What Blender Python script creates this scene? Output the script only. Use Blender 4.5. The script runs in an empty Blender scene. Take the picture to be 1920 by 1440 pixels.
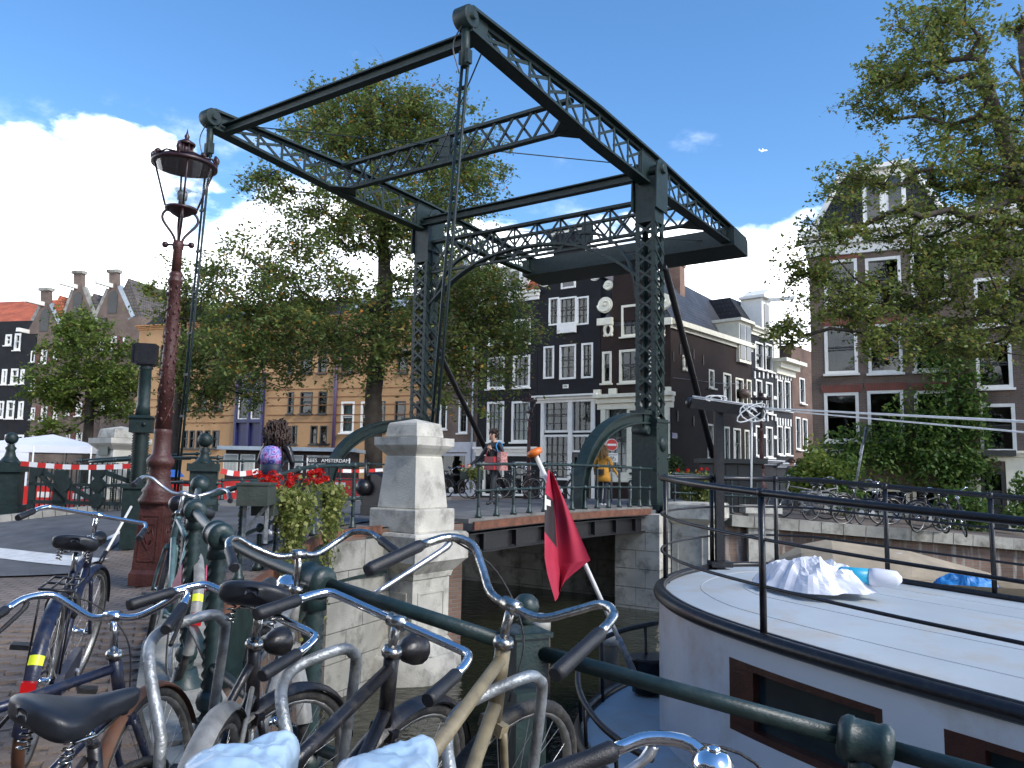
import bpy, math, random
import numpy as np
from mathutils import Vector, Matrix
from mathutils.geometry import delaunay_2d_cdt
random.seed(7); rng = np.random.default_rng(7)
SC = bpy.context.scene; COL = SC.collection
V = Vector; R = math.radians
# ------------------------------------------------------------------ camera (the eye is the world origin; ground is about 1.5 m below it)
PITCH, ROLL, FPX = R(6.3), R(1.0), 1480.0
cF = V((0, math.cos(PITCH), math.sin(PITCH))); cU = V((0, -math.sin(PITCH), math.cos(PITCH))); cX = V((1, 0, 0))
cR = cX*math.cos(ROLL) + cU*math.sin(ROLL); cT = -cX*math.sin(ROLL) + cU*math.cos(ROLL)
cam = bpy.data.cameras.new('camera'); camo = bpy.data.objects.new('camera', cam); COL.objects.link(camo)
camo.matrix_world = Matrix(((cR.x, cT.x, -cF.x, 0), (cR.y, cT.y, -cF.y, 0), (cR.z, cT.z, -cF.z, 0), (0, 0, 0, 1)))
cam.sensor_width = 36; cam.lens = 36*FPX/1920; cam.clip_start = .05; cam.clip_end = 6000
SC.camera = camo
def ray(px, py): return cR*((px-960)/FPX) - cT*((py-720)/FPX) + cF
def PX(px, py, y): d = ray(px, py); return d*(y/d.y)         # the place at depth y
def PZ(px, py, z): d = ray(px, py); return d*(z/d.z)         # the place on level z
# ------------------------------------------------------------------ sky and sun
SUN_EL, SUN_AZ = R(38), R(128)          # azimuth clockwise from +Y: behind the camera, to its right
W = bpy.data.worlds.new('World'); SC.world = W; W.use_nodes = True
nt = W.node_tree; N = nt.nodes; L = nt.links; N.clear()
def nd(tree, typ, **kw):
    n = tree.nodes.new(typ)
    for k, v in kw.items():
        if k.startswith('i_'): n.inputs[k[2:].replace('_', ' ')].default_value = v
        else: setattr(n, k, v)
    return n
out = nd(nt, 'ShaderNodeOutputWorld')
sky = nd(nt, 'ShaderNodeTexSky', sky_type='NISHITA', sun_disc=False, sun_elevation=SUN_EL, sun_rotation=SUN_AZ, air_density=1.0, dust_density=.3, ozone_density=3.2)
tc = nd(nt, 'ShaderNodeTexCoord')
sep = nd(nt, 'ShaderNodeSeparateXYZ'); L.new(tc.outputs['Generated'], sep.inputs[0])
def mth(op, a, b=None, c=None):
    n = nd(nt, 'ShaderNodeMath', operation=op)
    for i, x in enumerate((a, b, c)):
        if x is None: continue
        if isinstance(x, (int, float)): n.inputs[i].default_value = x
        else: L.new(x, n.inputs[i])
    return n.outputs[0]
def noise(scale, detail, rough, off, stretch=1.9):
    mp = nd(nt, 'ShaderNodeMapping'); mp.inputs['Scale'].default_value = (1, 1, stretch); mp.inputs['Location'].default_value = off
    L.new(tc.outputs['Generated'], mp.inputs[0])
    n = nd(nt, 'ShaderNodeTexNoise'); n.inputs['Scale'].default_value = scale; n.inputs['Detail'].default_value = detail; n.inputs['Roughness'].default_value = rough
    L.new(mp.outputs[0], n.inputs['Vector']); return n.outputs['Fac']
n1 = noise(4.2, 10, .55, (3.1, 1.2, 0.4)); n2 = noise(1.1, 2, .5, (7.7, 2.3, 1.1)); n3 = noise(7, 8, .6, (1.7, 5.3, 2.2))
el = sep.outputs['Z']
lean = mth('MULTIPLY', sep.outputs['X'], -.09)                 # cloud bank stands higher on one side of the sky
band = mth('SUBTRACT', mth('ADD', .332, lean), el)             # >0 inside the bank near the horizon
bandf = mth('MULTIPLY', band, 3.0)
cov = mth('ADD', mth('ADD', mth('MULTIPLY', n1, 1.0), mth('MULTIPLY', n2, .35)), bandf)
mr = nd(nt, 'ShaderNodeMapRange', interpolation_type='SMOOTHSTEP'); mr.inputs['From Min'].default_value = .76; mr.inputs['From Max'].default_value = .86
L.new(cov, mr.inputs['Value'])
wisp = nd(nt, 'ShaderNodeMapRange', interpolation_type='SMOOTHSTEP'); wisp.inputs['From Min'].default_value = .55; wisp.inputs['From Max'].default_value = .95
wisp.inputs['To Max'].default_value = .35; L.new(mth('ADD', n3, mth('MULTIPLY', bandf, .25)), wisp.inputs['Value'])
cfac = mth('MAXIMUM', mr.outputs[0], wisp.outputs[0])
shade = nd(nt, 'ShaderNodeMapRange'); shade.inputs['From Min'].default_value = .35; shade.inputs['From Max'].default_value = .68
L.new(n3, shade.inputs['Value'])
cc = nd(nt, 'ShaderNodeMix', data_type='RGBA'); cc.inputs[6].default_value = (.60, .66, .76, 1); cc.inputs[7].default_value = (1, 1, 1, 1); L.new(shade.outputs[0], cc.inputs[0])
bg1 = nd(nt, 'ShaderNodeBackground'); bg1.inputs['Strength'].default_value = .098
hsv = nd(nt, 'ShaderNodeHueSaturation', i_Saturation=1.18); L.new(sky.outputs[0], hsv.inputs['Color']); L.new(hsv.outputs[0], bg1.inputs[0])
bg2 = nd(nt, 'ShaderNodeBackground'); bg2.inputs['Strength'].default_value = 1.75; L.new(cc.outputs[2], bg2.inputs[0])
mx = nd(nt, 'ShaderNodeMixShader'); L.new(cfac, mx.inputs[0]); L.new(bg1.outputs[0], mx.inputs[1]); L.new(bg2.outputs[0], mx.inputs[2]); L.new(mx.outputs[0], out.inputs[0])
sl = bpy.data.lights.new('sun', 'SUN'); sl.energy = 1.5; sl.angle = R(18); sl.color = (1, .95, .87)
so = bpy.data.objects.new('sun', sl); COL.objects.link(so)
sd = V((math.sin(SUN_AZ)*math.cos(SUN_EL), math.cos(SUN_AZ)*math.cos(SUN_EL), math.sin(SUN_EL)))
so.rotation_euler = sd.to_track_quat('Z', 'Y').to_euler(); so.location = sd*60
vs = SC.view_settings; vs.view_transform = 'Standard'; vs.look = 'None'; vs.exposure = 1.4; vs.gamma = 1; vs.use_curve_mapping = False
# ------------------------------------------------------------------ materials
MATS = {}
def mat(name, col, rough=.6, metal=0, var=.2, scale=6, bump=0, bscale=60, col2=None, spec=.5, island=0, detail=4, coat=0, dirt=None, dirt_scale=3, dirt_amt=.5):
    if name in MATS: return MATS[name]
    m = bpy.data.materials.new(name); m.use_nodes = True; MATS[name] = m
    t = m.node_tree; p = t.nodes['Principled BSDF']
    p.inputs['Roughness'].default_value = rough; p.inputs['Metallic'].default_value = metal; p.inputs['Specular IOR Level'].default_value = spec
    p.inputs['Coat Weight'].default_value = coat
    c = tuple(col)
    a = tuple(x*(1-var) for x in c) + (1,); b = tuple(min(1, x*(1+var)) for x in (col2 or c)) + (1,)
    co = nd(t, 'ShaderNodeTexCoord'); nz = nd(t, 'ShaderNodeTexNoise'); nz.inputs['Scale'].default_value = scale; nz.inputs['Detail'].default_value = detail
    t.links.new(co.outputs['Object'], nz.inputs['Vector'])
    mr = nd(t, 'ShaderNodeMapRange'); mr.inputs['From Min'].default_value = .3; mr.inputs['From Max'].default_value = .7; t.links.new(nz.outputs['Fac'], mr.inputs['Value'])
    mi = nd(t, 'ShaderNodeMix', data_type='RGBA'); mi.inputs[6].default_value = a; mi.inputs[7].default_value = b
    src = mr.outputs[0]
    if island:
        ge = nd(t, 'ShaderNodeNewGeometry'); im = nd(t, 'ShaderNodeMix'); im.inputs[0].default_value = island
        t.links.new(src, im.inputs[2]); t.links.new(ge.outputs['Random Per Island'], im.inputs[3]); src = im.outputs[0]
    t.links.new(src, mi.inputs[0]); colout = mi.outputs[2]
    if dirt:
        dn = nd(t, 'ShaderNodeTexNoise'); dn.inputs['Scale'].default_value = dirt_scale; dn.inputs['Detail'].default_value = 8; dn.inputs['Roughness'].default_value = .65
        t.links.new(co.outputs['Object'], dn.inputs['Vector'])
        dr = nd(t, 'ShaderNodeMapRange'); dr.inputs['From Min'].default_value = .5; dr.inputs['From Max'].default_value = .68; dr.inputs['To Max'].default_value = dirt_amt
        t.links.new(dn.outputs['Fac'], dr.inputs['Value'])
        dm = nd(t, 'ShaderNodeMix', data_type='RGBA'); dm.inputs[7].default_value = tuple(dirt)+(1,)
        t.links.new(dr.outputs[0], dm.inputs[0]); t.links.new(colout, dm.inputs[6]); colout = dm.outputs[2]
    t.links.new(colout, p.inputs['Base Color'])
    if bump:
        bn = nd(t, 'ShaderNodeTexNoise'); bn.inputs['Scale'].default_value = bscale; bn.inputs['Detail'].default_value = 5; t.links.new(co.outputs['Object'], bn.inputs['Vector'])
        bp = nd(t, 'ShaderNodeBump'); bp.inputs['Strength'].default_value = bump; bp.inputs['Distance'].default_value = .02
        t.links.new(bn.outputs['Fac'], bp.inputs['Height']); t.links.new(bp.outputs[0], p.inputs['Normal'])
    return m
def brick_mat(name, c1, c2, mortar, bw=.22, rh=.065, ms=.010, rough=.85, var=.35, bump=.5, streak=None):
    m = bpy.data.materials.new(name); m.use_nodes = True; MATS[name] = m
    t = m.node_tree; p = t.nodes['Principled BSDF']; p.inputs['Roughness'].default_value = rough; p.inputs['Specular IOR Level'].default_value = .25
    uv = nd(t, 'ShaderNodeUVMap'); b = nd(t, 'ShaderNodeTexBrick')
    b.inputs['Scale'].default_value = 1; b.inputs['Brick Width'].default_value = bw; b.inputs['Row Height'].default_value = rh; b.inputs['Mortar Size'].default_value = ms; b.inputs['Mortar Smooth'].default_value = .2
    b.inputs['Color1'].default_value = tuple(c1)+(1,); b.inputs['Color2'].default_value = tuple(c2)+(1,); b.inputs['Mortar'].default_value = tuple(mortar)+(1,)
    t.links.new(uv.outputs[0], b.inputs['Vector'])
    nz = nd(t, 'ShaderNodeTexNoise'); nz.inputs['Scale'].default_value = .8; nz.inputs['Detail'].default_value = 7; t.links.new(uv.outputs[0], nz.inputs['Vector'])
    hs = nd(t, 'ShaderNodeHueSaturation'); t.links.new(b.outputs['Color'], hs.inputs['Color'])
    mr = nd(t, 'ShaderNodeMapRange'); mr.inputs['From Min'].default_value = .3; mr.inputs['From Max'].default_value = .7; mr.inputs['To Min'].default_value = 1-var; mr.inputs['To Max'].default_value = 1+var
    t.links.new(nz.outputs['Fac'], mr.inputs['Value']); t.links.new(mr.outputs[0], hs.inputs['Value']); co = hs.outputs[0]
    if streak:
        mp = nd(t, 'ShaderNodeMapping'); mp.inputs['Scale'].default_value = (3.2, .35, 1); t.links.new(uv.outputs[0], mp.inputs[0])
        n2 = nd(t, 'ShaderNodeTexNoise'); n2.inputs['Scale'].default_value = 2.2; n2.inputs['Detail'].default_value = 6; t.links.new(mp.outputs[0], n2.inputs['Vector'])
        r2 = nd(t, 'ShaderNodeMapRange'); r2.inputs['From Min'].default_value = .54; r2.inputs['From Max'].default_value = .66; r2.inputs['To Max'].default_value = .75; t.links.new(n2.outputs['Fac'], r2.inputs['Value'])
        mi = nd(t, 'ShaderNodeMix', data_type='RGBA'); mi.inputs[7].default_value = tuple(streak)+(1,); t.links.new(r2.outputs[0], mi.inputs[0]); t.links.new(co, mi.inputs[6]); co = mi.outputs[2]
    t.links.new(co, p.inputs['Base Color'])
    bp = nd(t, 'ShaderNodeBump'); bp.inputs['Strength'].default_value = bump; bp.inputs['Distance'].default_value = .008
    inv = nd(t, 'ShaderNodeMath', operation='SUBTRACT'); inv.inputs[0].default_value = 1; t.links.new(b.outputs['Fac'], inv.inputs[1])
    t.links.new(inv.outputs[0], bp.inputs['Height']); t.links.new(bp.outputs[0], p.inputs['Normal'])
    return m
def glass_mat(name, tint=(.75, .8, .8), refl=.03):
    m = bpy.data.materials.new(name); m.use_nodes = True; MATS[name] = m; t = m.node_tree; t.nodes.clear()
    o = nd(t, 'ShaderNodeOutputMaterial'); tr = nd(t, 'ShaderNodeBsdfTransparent'); tr.inputs[0].default_value = tuple(tint)+(1,)
    gl = nd(t, 'ShaderNodeBsdfGlossy'); gl.inputs['Roughness'].default_value = .02
    lw = nd(t, 'ShaderNodeLayerWeight'); fr = nd(t, 'ShaderNodeMath', operation='POWER'); fr.inputs[1].default_value = 3.5; t.links.new(lw.outputs['Facing'], fr.inputs[0])
    mu = nd(t, 'ShaderNodeMath', operation='MULTIPLY_ADD'); mu.inputs[1].default_value = .55; mu.inputs[2].default_value = refl; t.links.new(fr.outputs[0], mu.inputs[0])
    co = nd(t, 'ShaderNodeTexCoord'); nz = nd(t, 'ShaderNodeTexNoise'); nz.inputs['Scale'].default_value = .9; t.links.new(co.outputs['Object'], nz.inputs['Vector'])
    bp = nd(t, 'ShaderNodeBump'); bp.inputs['Strength'].default_value = .12; bp.inputs['Distance'].default_value = .05; t.links.new(nz.outputs['Fac'], bp.inputs['Height']); t.links.new(bp.outputs[0], gl.inputs['Normal'])
    mx = nd(t, 'ShaderNodeMixShader'); t.links.new(mu.outputs[0], mx.inputs[0]); t.links.new(tr.outputs[0], mx.inputs[1]); t.links.new(gl.outputs[0], mx.inputs[2]); t.links.new(mx.outputs[0], o.inputs[0])
    return m
# ------------------------------------------------------------------ mesh helpers
def frame_for(t):
    t = t.normalized(); a = V((0, 0, 1)) if abs(t.z) < .95 else V((1, 0, 0))
    x = a.cross(t).normalized(); return x, t.cross(x)
class MB:
    def __init__(s): s.v = []; s.f = []; s.sm = []; s.mi = []; s.cur = 0
    def add(s, vs, fs, smooth=False):
        o = len(s.v); s.v.extend(tuple(v) for v in vs)
        for f in fs: s.f.append(tuple(i+o for i in f)); s.sm.append(smooth); s.mi.append(s.cur)
        return s
    def hexa(s, p):     # 8 corners: bottom ring then top ring
        return s.add(p, [(3, 2, 1, 0), (4, 5, 6, 7), (0, 1, 5, 4), (1, 2, 6, 5), (2, 3, 7, 6), (3, 0, 4, 7)])
    def box(s, c, d, rz=0, M=None, taper=1):
        x, y, z = d[0]/2, d[1]/2, d[2]/2; P = []
        for zz, k in ((-z, 1), (z, taper)):
            for a, b in ((-x, -y), (x, -y), (x, y), (-x, y)): P.append(V((a*k, b*k, zz)))
        m = Matrix.Rotation(rz, 4, 'Z') if M is None else M
        return s.hexa([V(c)+(m @ p) for p in P])
    def beam(s, p, q, w, h, up=(0, 0, 1)):
        p, q = V(p), V(q); t = (q-p).normalized(); x = V(up).cross(t)
        if x.length < 1e-4: x = V((1, 0, 0)).cross(t)
        x.normalize(); y = t.cross(x); P = []
        for e in (p, q):
            for a, b in ((-1, -1), (1, -1), (1, 1), (-1, 1)): P.append(e+x*(a*w/2)+y*(b*h/2))
        return s.hexa(P)
    def tube(s, pts, r, n=8, closed=False, caps=True, twist=0, lob=None, smooth=True):
        pts = [V(p) for p in pts]; m = len(pts); rs = r if isinstance(r, (list, tuple)) else [r]*m
        vs, fs = [], []; px = None
        for i, p in enumerate(pts):
            a = pts[(i-1) % m] if (closed or i > 0) else p; b = pts[(i+1) % m] if (closed or i < m-1) else p
            t = (b-a)
            t = t.normalized() if t.length > 1e-9 else V((0, 0, 1))
            if px is None: x, y = frame_for(t)
            else:
                x = px - t*px.dot(t)
                if x.length < 1e-6: x, y = frame_for(t)
                x.normalize(); y = t.cross(x)
            px = x
            for k in range(n):
                an = 2*math.pi*k/n + twist*i; rr = rs[i]*(1 if lob is None else (1+lob*(k % 2*2-1)))
                vs.append(p+x*(math.cos(an)*rr)+y*(math.sin(an)*rr))
        for i in range(m if closed else m-1):
            j = (i+1) % m
            for k in range(n): fs.append((i*n+k, i*n+(k+1) % n, j*n+(k+1) % n, j*n+k))
        s.add(vs, fs, smooth)
        if caps and not closed: s.add([], [])
        if caps and not closed:
            o = len(s.v)-len(vs)
            for base in (range(n-1, -1, -1), range((m-1)*n, m*n)): s.f.append(tuple(o+k for k in base)); s.sm.append(False); s.mi.append(s.cur)
        return s
    def lathe(s, prof, c=(0, 0, 0), n=12, smooth=True, M=None, sx=1, sy=1, ph=0):
        vs, fs = [], []; c = V(c)
        for r, z in prof:
            for k in range(n):
                a = 2*math.pi*(k+ph)/n; p = V((r*math.cos(a)*sx, r*math.sin(a)*sy, z)); vs.append(c+(M @ p if M else p))
        m = len(prof)
        for i in range(m-1):
            for k in range(n): fs.append((i*n+k, i*n+(k+1) % n, (i+1)*n+(k+1) % n, (i+1)*n+k))
        o = len(s.v); s.add(vs, fs, smooth)
        for base, r in ((range(n-1, -1, -1), prof[0][0]), (range((m-1)*n, m*n), prof[-1][0])):
            if r > 1e-4: s.f.append(tuple(o+k for k in base)); s.sm.append(False); s.mi.append(s.cur)
        return s
    def ball(s, c, r, n=12, sc=(1, 1, 1), M=None):
        prof = [(r*math.sin(math.pi*i/(n//2+1)) if 0 < i < n//2+1 else 1e-5, -r*math.cos(math.pi*i/(n//2+1))*sc[2]) for i in range(n//2+2)]
        return s.lathe(prof, c, n, True, M, sc[0], sc[1])
    def prism(s, poly, f0, f1):     # poly in 2d, f0/f1 map a 2d point to 3d for the two faces
        n = len(poly); a = [f0(*p) for p in poly]; b = [f1(*p) for p in poly]
        return s.add(a+b, [tuple(range(n-1, -1, -1)), tuple(range(n, 2*n))]+[(i, (i+1) % n, n+(i+1) % n, n+i) for i in range(n)])
    def quad(s, a, b, c, d): return s.add([a, b, c, d], [(0, 1, 2, 3)])
    def grid(s, fn, nu, nv, smooth=True):
        vs = [fn(i/nu, j/nv) for j in range(nv+1) for i in range(nu+1)]
        return s.add(vs, [(j*(nu+1)+i, j*(nu+1)+i+1, (j+1)*(nu+1)+i+1, (j+1)*(nu+1)+i) for j in range(nv) for i in range(nu)], smooth)
    def build(s, name, mats, parent=None, world=False, uv=False, **props):
        if not isinstance(mats, (list, tuple)): mats = [mats]
        vs = s.v
        if world and parent is not None:
            Mi = wmat(parent).inverted(); vs = [tuple(Mi @ V(v)) for v in vs]
        me = bpy.data.meshes.new(name); me.from_pydata(vs, [], s.f)
        for m in mats: me.materials.append(m)
        me.polygons.foreach_set('use_smooth', s.sm)
        if len(mats) > 1: me.polygons.foreach_set('material_index', s.mi)
        if uv: box_uv(me)
        return link(name, me, parent, **props)
def box_uv(me):
    nl = len(me.loops); npol = len(me.polygons)
    if not nl: return
    co = np.empty(len(me.vertices)*3); me.vertices.foreach_get('co', co); co = co.reshape(-1, 3)
    li = np.empty(nl, dtype=np.int32); me.loops.foreach_get('vertex_index', li)
    nm = np.empty(npol*3); me.polygons.foreach_get('normal', nm); nm = nm.reshape(-1, 3)
    tot = np.empty(npol, dtype=np.int32); me.polygons.foreach_get('loop_total', tot)
    ln = np.repeat(nm, tot, axis=0)
    h = np.hypot(ln[:, 0], ln[:, 1]); flat = h < .25; hh = np.where(h < 1e-6, 1, h)
    tx, ty = -ln[:, 1]/hh, ln[:, 0]/hh; p = co[li]
    u = np.where(flat, p[:, 0], p[:, 0]*tx+p[:, 1]*ty)
    bx, by, bz = -ln[:, 2]*ln[:, 0]/hh, -ln[:, 2]*ln[:, 1]/hh, h
    w = np.where(flat, p[:, 1], p[:, 0]*bx+p[:, 1]*by+p[:, 2]*bz)
    lay = me.uv_layers.new(name='UVMap'); lay.data.foreach_set('uv', np.stack([u, w], 1).ravel())
def wmat(o):
    m = Matrix.LocRotScale(o.location, o.rotation_euler, o.scale)
    return wmat(o.parent) @ m if o.parent is not None else m
def setp(o, label=None, cat=None, group=None, kind=None):
    for k, v in (('label', label), ('category', cat), ('group', group), ('kind', kind)):
        if v: o[k] = v
    return o
def link(name, me, parent=None, **props):
    o = bpy.data.objects.new(name, me); COL.objects.link(o)
    if parent is not None: o.parent = parent
    return setp(o, **props)
def thing(name, label, cat, loc=(0, 0, 0), rz=0, group=None):
    o = bpy.data.objects.new(name, None); COL.objects.link(o); o.location = loc; o.rotation_euler = (0, 0, rz); o.empty_display_size = .2
    return setp(o, label, cat, group)
def dup(root, loc=None, rz=None, label=None, group=None):
    def cp(o, par):
        c = o.copy(); COL.objects.link(c); c.parent = par
        for ch in KIDS.get(o.name, ()): cp(ch, c)
        return c
    KIDS = {}
    def walk(o):
        KIDS[o.name] = list(o.children)
        for ch in o.children: walk(ch)
    walk(root); r = cp(root, None)
    if loc is not None: r.location = loc
    if rz is not None: r.rotation_euler = (0, 0, rz)
    return setp(r, label, None, group)
def bez(pts, n=8):       # smooth curve through points (Catmull-Rom)
    P = [V(p) for p in pts]; P = [P[0]*2-P[1]]+P+[P[-1]*2-P[-2]]; o = []
    for i in range(1, len(P)-2):
        a, b, c, d = P[i-1:i+3]
        for k in range(n):
            t = k/n; o.append(.5*((2*b)+(c-a)*t+(2*a-5*b+4*c-d)*t*t+(3*b-a-3*c+d)*t**3))
    o.append(P[-2]); return o
# ------------------------------------------------------------------ colours
GREEN = mat('bridge_green', (.010, .022, .021), .5, 0, .35, 9, .15, 120, dirt=(.028, .036, .032), dirt_scale=14, dirt_amt=.5, spec=.35)
GREEN2 = mat('rail_green', (.012, .028, .028), .42, 0, .35, 12, .12, 90, dirt=(.05, .062, .058), dirt_scale=20, dirt_amt=.4)
BLACKP = mat('black_paint', (.010, .010, .012), .35, 0, .3, 20, .1, 80, dirt=(.05, .04, .03), dirt_scale=24, dirt_amt=.4)
STONE = mat('pale_stone', (.46, .44, .385), .85, 0, .22, 2.2, .4, 45, dirt=(.13, .125, .11), dirt_scale=2.6, dirt_amt=.75, spec=.2)
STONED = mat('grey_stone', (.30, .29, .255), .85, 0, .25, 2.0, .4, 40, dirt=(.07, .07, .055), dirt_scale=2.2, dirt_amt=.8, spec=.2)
WHITEP = mat('white_paint', (.72, .71, .66), .55, 0, .06, 4, .08, 40)
CREAM = mat('cream_paint', (.68, .65, .52), .55, 0, .08, 4, .08, 40)
GALV = mat('galvanised_steel', (.30, .32, .33), .45, .55, .35, 18, .25, 70, dirt=(.10, .09, .08), dirt_scale=16, dirt_amt=.6)
CHROME = mat('chrome', (.72, .74, .77), .10, 1, .08, 30, .03, 60)
OLDCHROME = mat('worn_chrome', (.50, .49, .46), .24, 1, .25, 40, .1, 90, dirt=(.16, .11, .07), dirt_scale=45, dirt_amt=.7)
RUBBER = mat('black_rubber', (.012, .012, .013), .6, 0, .4, 40, .3, 150)
GRIP = mat('grip_rubber', (.011, .012, .015), .5, 0, .3, 40, .15, 300)
TYRE = mat('tyre_rubber', (.022, .021, .020), .75, 0, .5, 25, .3, 120, dirt=(.09, .08, .065), dirt_scale=12, dirt_amt=.6)
RIM = mat('rim_metal', (.34, .33, .31), .35, .8, .3, 22, .1, 80, dirt=(.12, .09, .06), dirt_scale=18, dirt_amt=.6)
SPOKE = mat('spoke_wire', (.45, .45, .45), .35, .9, .2, 40)
LEATHER = mat('saddle_vinyl', (.014, .016, .021), .42, 0, .25, 30, .10, 320)
GLASS = glass_mat('window_glass'); GLASSB = glass_mat('lantern_glass', (.86, .88, .88), .07)
RUST = mat('rusty_steel', (.14, .055, .03), .8, 0, .4, 9, .3, 60, dirt=(.06, .035, .025), dirt_scale=7, dirt_amt=.7)
WOOD = mat('weathered_wood', (.13, .10, .07), .85, 0, .4, 5, .5, 30)
CURTAIN = mat('curtain_cloth', (.36, .37, .34), .9, 0, .12, 3)
DARKIN = mat('dark_interior', (.018, .018, .018), .9, 0, .3, 1)
# ------------------------------------------------------------------ ground levels (metres below the eye), blended from measured spots
CP = np.array([(0, 0, -1.36), (-1.3, 2.4, -1.36), (-2.3, 4.2, -1.36), (-1.85, 4.6, -1.27), (-1.41, 3.8, -1.30), (-.775, 3.1, -1.32), (.05, 2.75, -1.34), (1.03, 2.3, -1.36), (3, 1.0, -1.38), (8, -2, -1.42),
    (-2.6, 6.5, -1.20), (-2.55, 7.4, -1.10), (-2.3, 9.0, -.92), (-2.3, 10.6, -.86), (-1.6, 12.0, -.84), (-3.8, 8.2, -1.24), (-5.1, 10.7, -1.12), (-6.3, 9.3, -1.33), (-7, 16.6, -.84), (-5, 13, -.86), (-4.2, 14.6, -.84), (-2.5, 13.6, -.84),
    (-7.2, 14.8, -.88), (-12.3, 19.5, -1.36), (-9.6, 19.2, -1.05), (-9, 12.5, -1.2), (-8, 5, -1.45), (-6, 0, -1.45), (-20, 10, -1.6), (-30, 30, -1.6), (-4, -8, -1.5), (-4, 4.5, -1.41), (-12, 3, -1.55)])
def _tps(r2): return np.where(r2 > 1e-9, r2*np.log(np.maximum(r2, 1e-9)), 0)
_n = len(CP); _A = np.zeros((_n+3, _n+3)); _A[:_n, :_n] = _tps(((CP[:, None, :2]-CP[None, :, :2])**2).sum(2))+np.eye(_n)*.8
_A[:_n, _n] = 1; _A[:_n, _n+1:] = CP[:, :2]; _A[_n, :_n] = 1; _A[_n+1:, :_n] = CP[:, :2].T
_w = np.linalg.solve(_A, np.concatenate([CP[:, 2], [0, 0, 0]]))
def g(x, y):
    v = float(_w[:_n] @ _tps((CP[:, 0]-x)**2+(CP[:, 1]-y)**2)+_w[_n]+_w[_n+1]*x+_w[_n+2]*y)
    return max(-1.75, min(-.80, v))
WATER = -3.0
# bridge frame: u to the right across the road, v along the road away from the camera
BO = V((.357, 20.79, 0)); BD = V((.568, .823, 0)).normalized(); BW = V((BD.y, -BD.x, 0)); BYAW = -math.atan2(BD.x, BD.y)
DECK = -.84
def BR(u, v, z): return BO+BW*u+BD*v+V((0, 0, z))
def sheet(poly, zf, name, m, step=1.0, dz=0, bounds=None, **props):     # a sheet draped over the ground inside a polygon
    poly = [V((p[0], p[1])) for p in poly]; n = len(poly)
    ring = []
    for i in range(n):
        a, b = poly[i], poly[(i+1) % n]; k = max(1, int((b-a).length/(step if step > 0 else 1e9)))
        k = min(k, 60)
        for j in range(k): ring.append(a.lerp(b, j/k))
    xs = [p.x for p in poly]; ys = [p.y for p in poly]; pts = list(ring)
    if step:
        bx = bounds or (min(xs), min(ys), max(xs), max(ys))
        x = bx[0]+step/2
        while x < bx[2]:
            y = bx[1]+step/2
            while y < bx[3]: pts.append(V((x+.01*step*math.sin(y), y))); y += step
            x += step
    m_ = len(ring)
    vo, eo, fo, *_ = delaunay_2d_cdt(pts, [(i, (i+1) % m_) for i in range(m_)], [], 1, 1e-5)
    # keep only triangles inside the polygon
    def inside(p):
        c = False; j = n-1
        for i in range(n):
            a, b = poly[i], poly[j]
            if (a.y > p.y) != (b.y > p.y) and p.x < (b.x-a.x)*(p.y-a.y)/(b.y-a.y)+a.x: c = not c
            j = i
        return c
    fs = []
    for f in fo:
        c = (vo[f[0]]+vo[f[1]]+vo[f[2]])/3
        if inside(c):
            a, b, d = (vo[i] for i in f[:3])
            fs.append(tuple(f) if (b-a).cross(d-a) > 0 else tuple(reversed(f)))
    mb = MB(); mb.add([(p.x, p.y, zf(p.x, p.y)+dz) for p in vo], fs, True)
    return mb.build(name, m, uv=True, **props)
# quay railing posts
QP = {'A': (-2.13, 5.3), 'B': (-1.67, 4.4), 'C': (-.9, 3.6), 'D': (.087, 3.2), 'E': (1.24, 2.7), 'F': (2.35, 2.1), 'G': (3.5, 1.4)}
EDGE = [(40, -22), (8, -1), (3.0, 1.55), (2.07, 2.0), (1.10, 2.45), (.10, 2.92), (-.68, 3.25), (-1.27, 3.92), (-1.70, 4.68), (-2.1, 5.6), (-2.42, 6.6), (-2.36, 7.5), (-2.35, 9.0), (-2.46, 10.4), (-1.78, 11.75)]
pl_c = BR(4.05, -7.9, 0)
NRc = BR(3.75, -7.35, 0); NLc = BR(-3.75, -7.35, 0)
near_poly = EDGE + [(NRc.x, NRc.y), (NLc.x, NLc.y), (-9.2, 18.5), (-11.5, 20.6), (-16, 24.2), (-45, 46), (-300, 200), (-300, -250), (300, -250), (300, -160)]
PAVE = brick_mat('klinker_paving', (.15, .118, .10), (.19, .152, .128), (.075, .068, .062), .2, .1, .012, .8, .3, .7)
ASPH = mat('asphalt', (.105, .109, .116), .82, 0, .22, 3, .5, 260, dirt=(.055, .057, .06), dirt_scale=1.3, dirt_amt=.6, spec=.3)
CONC = mat('paving_slab', (.15, .145, .135), .85, 0, .3, 2.5, .4, 90, dirt=(.08, .075, .07), dirt_scale=1.6, dirt_amt=.7)
KERB = mat('kerb_stone', (.27, .26, .235), .85, 0, .25, 4, .4, 60)
LINEP = mat('road_paint', (.62, .62, .60), .7, 0, .12, 8, .2, 200, dirt=(.2, .2, .2), dirt_scale=9, dirt_amt=.4)
def in_poly(poly, x, y):
    c = False; j = len(poly)-1
    for i in range(len(poly)):
        a, b = poly[i], poly[j]
        if (a[1] > y) != (b[1] > y) and x < (b[0]-a[0])*(y-a[1])/(b[1]-a[1])+a[0]: c = not c
        j = i
    return c
INNER = [(x-.34*(1 if y > 4 else .35), y-.34*(0 if y > 5.5 else 1)) for x, y in EDGE[1:11]]
sheet(near_poly, g, 'quay_ground', PAVE, .6, bounds=(-14, -2, 4, 22), kind='structure')
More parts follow.
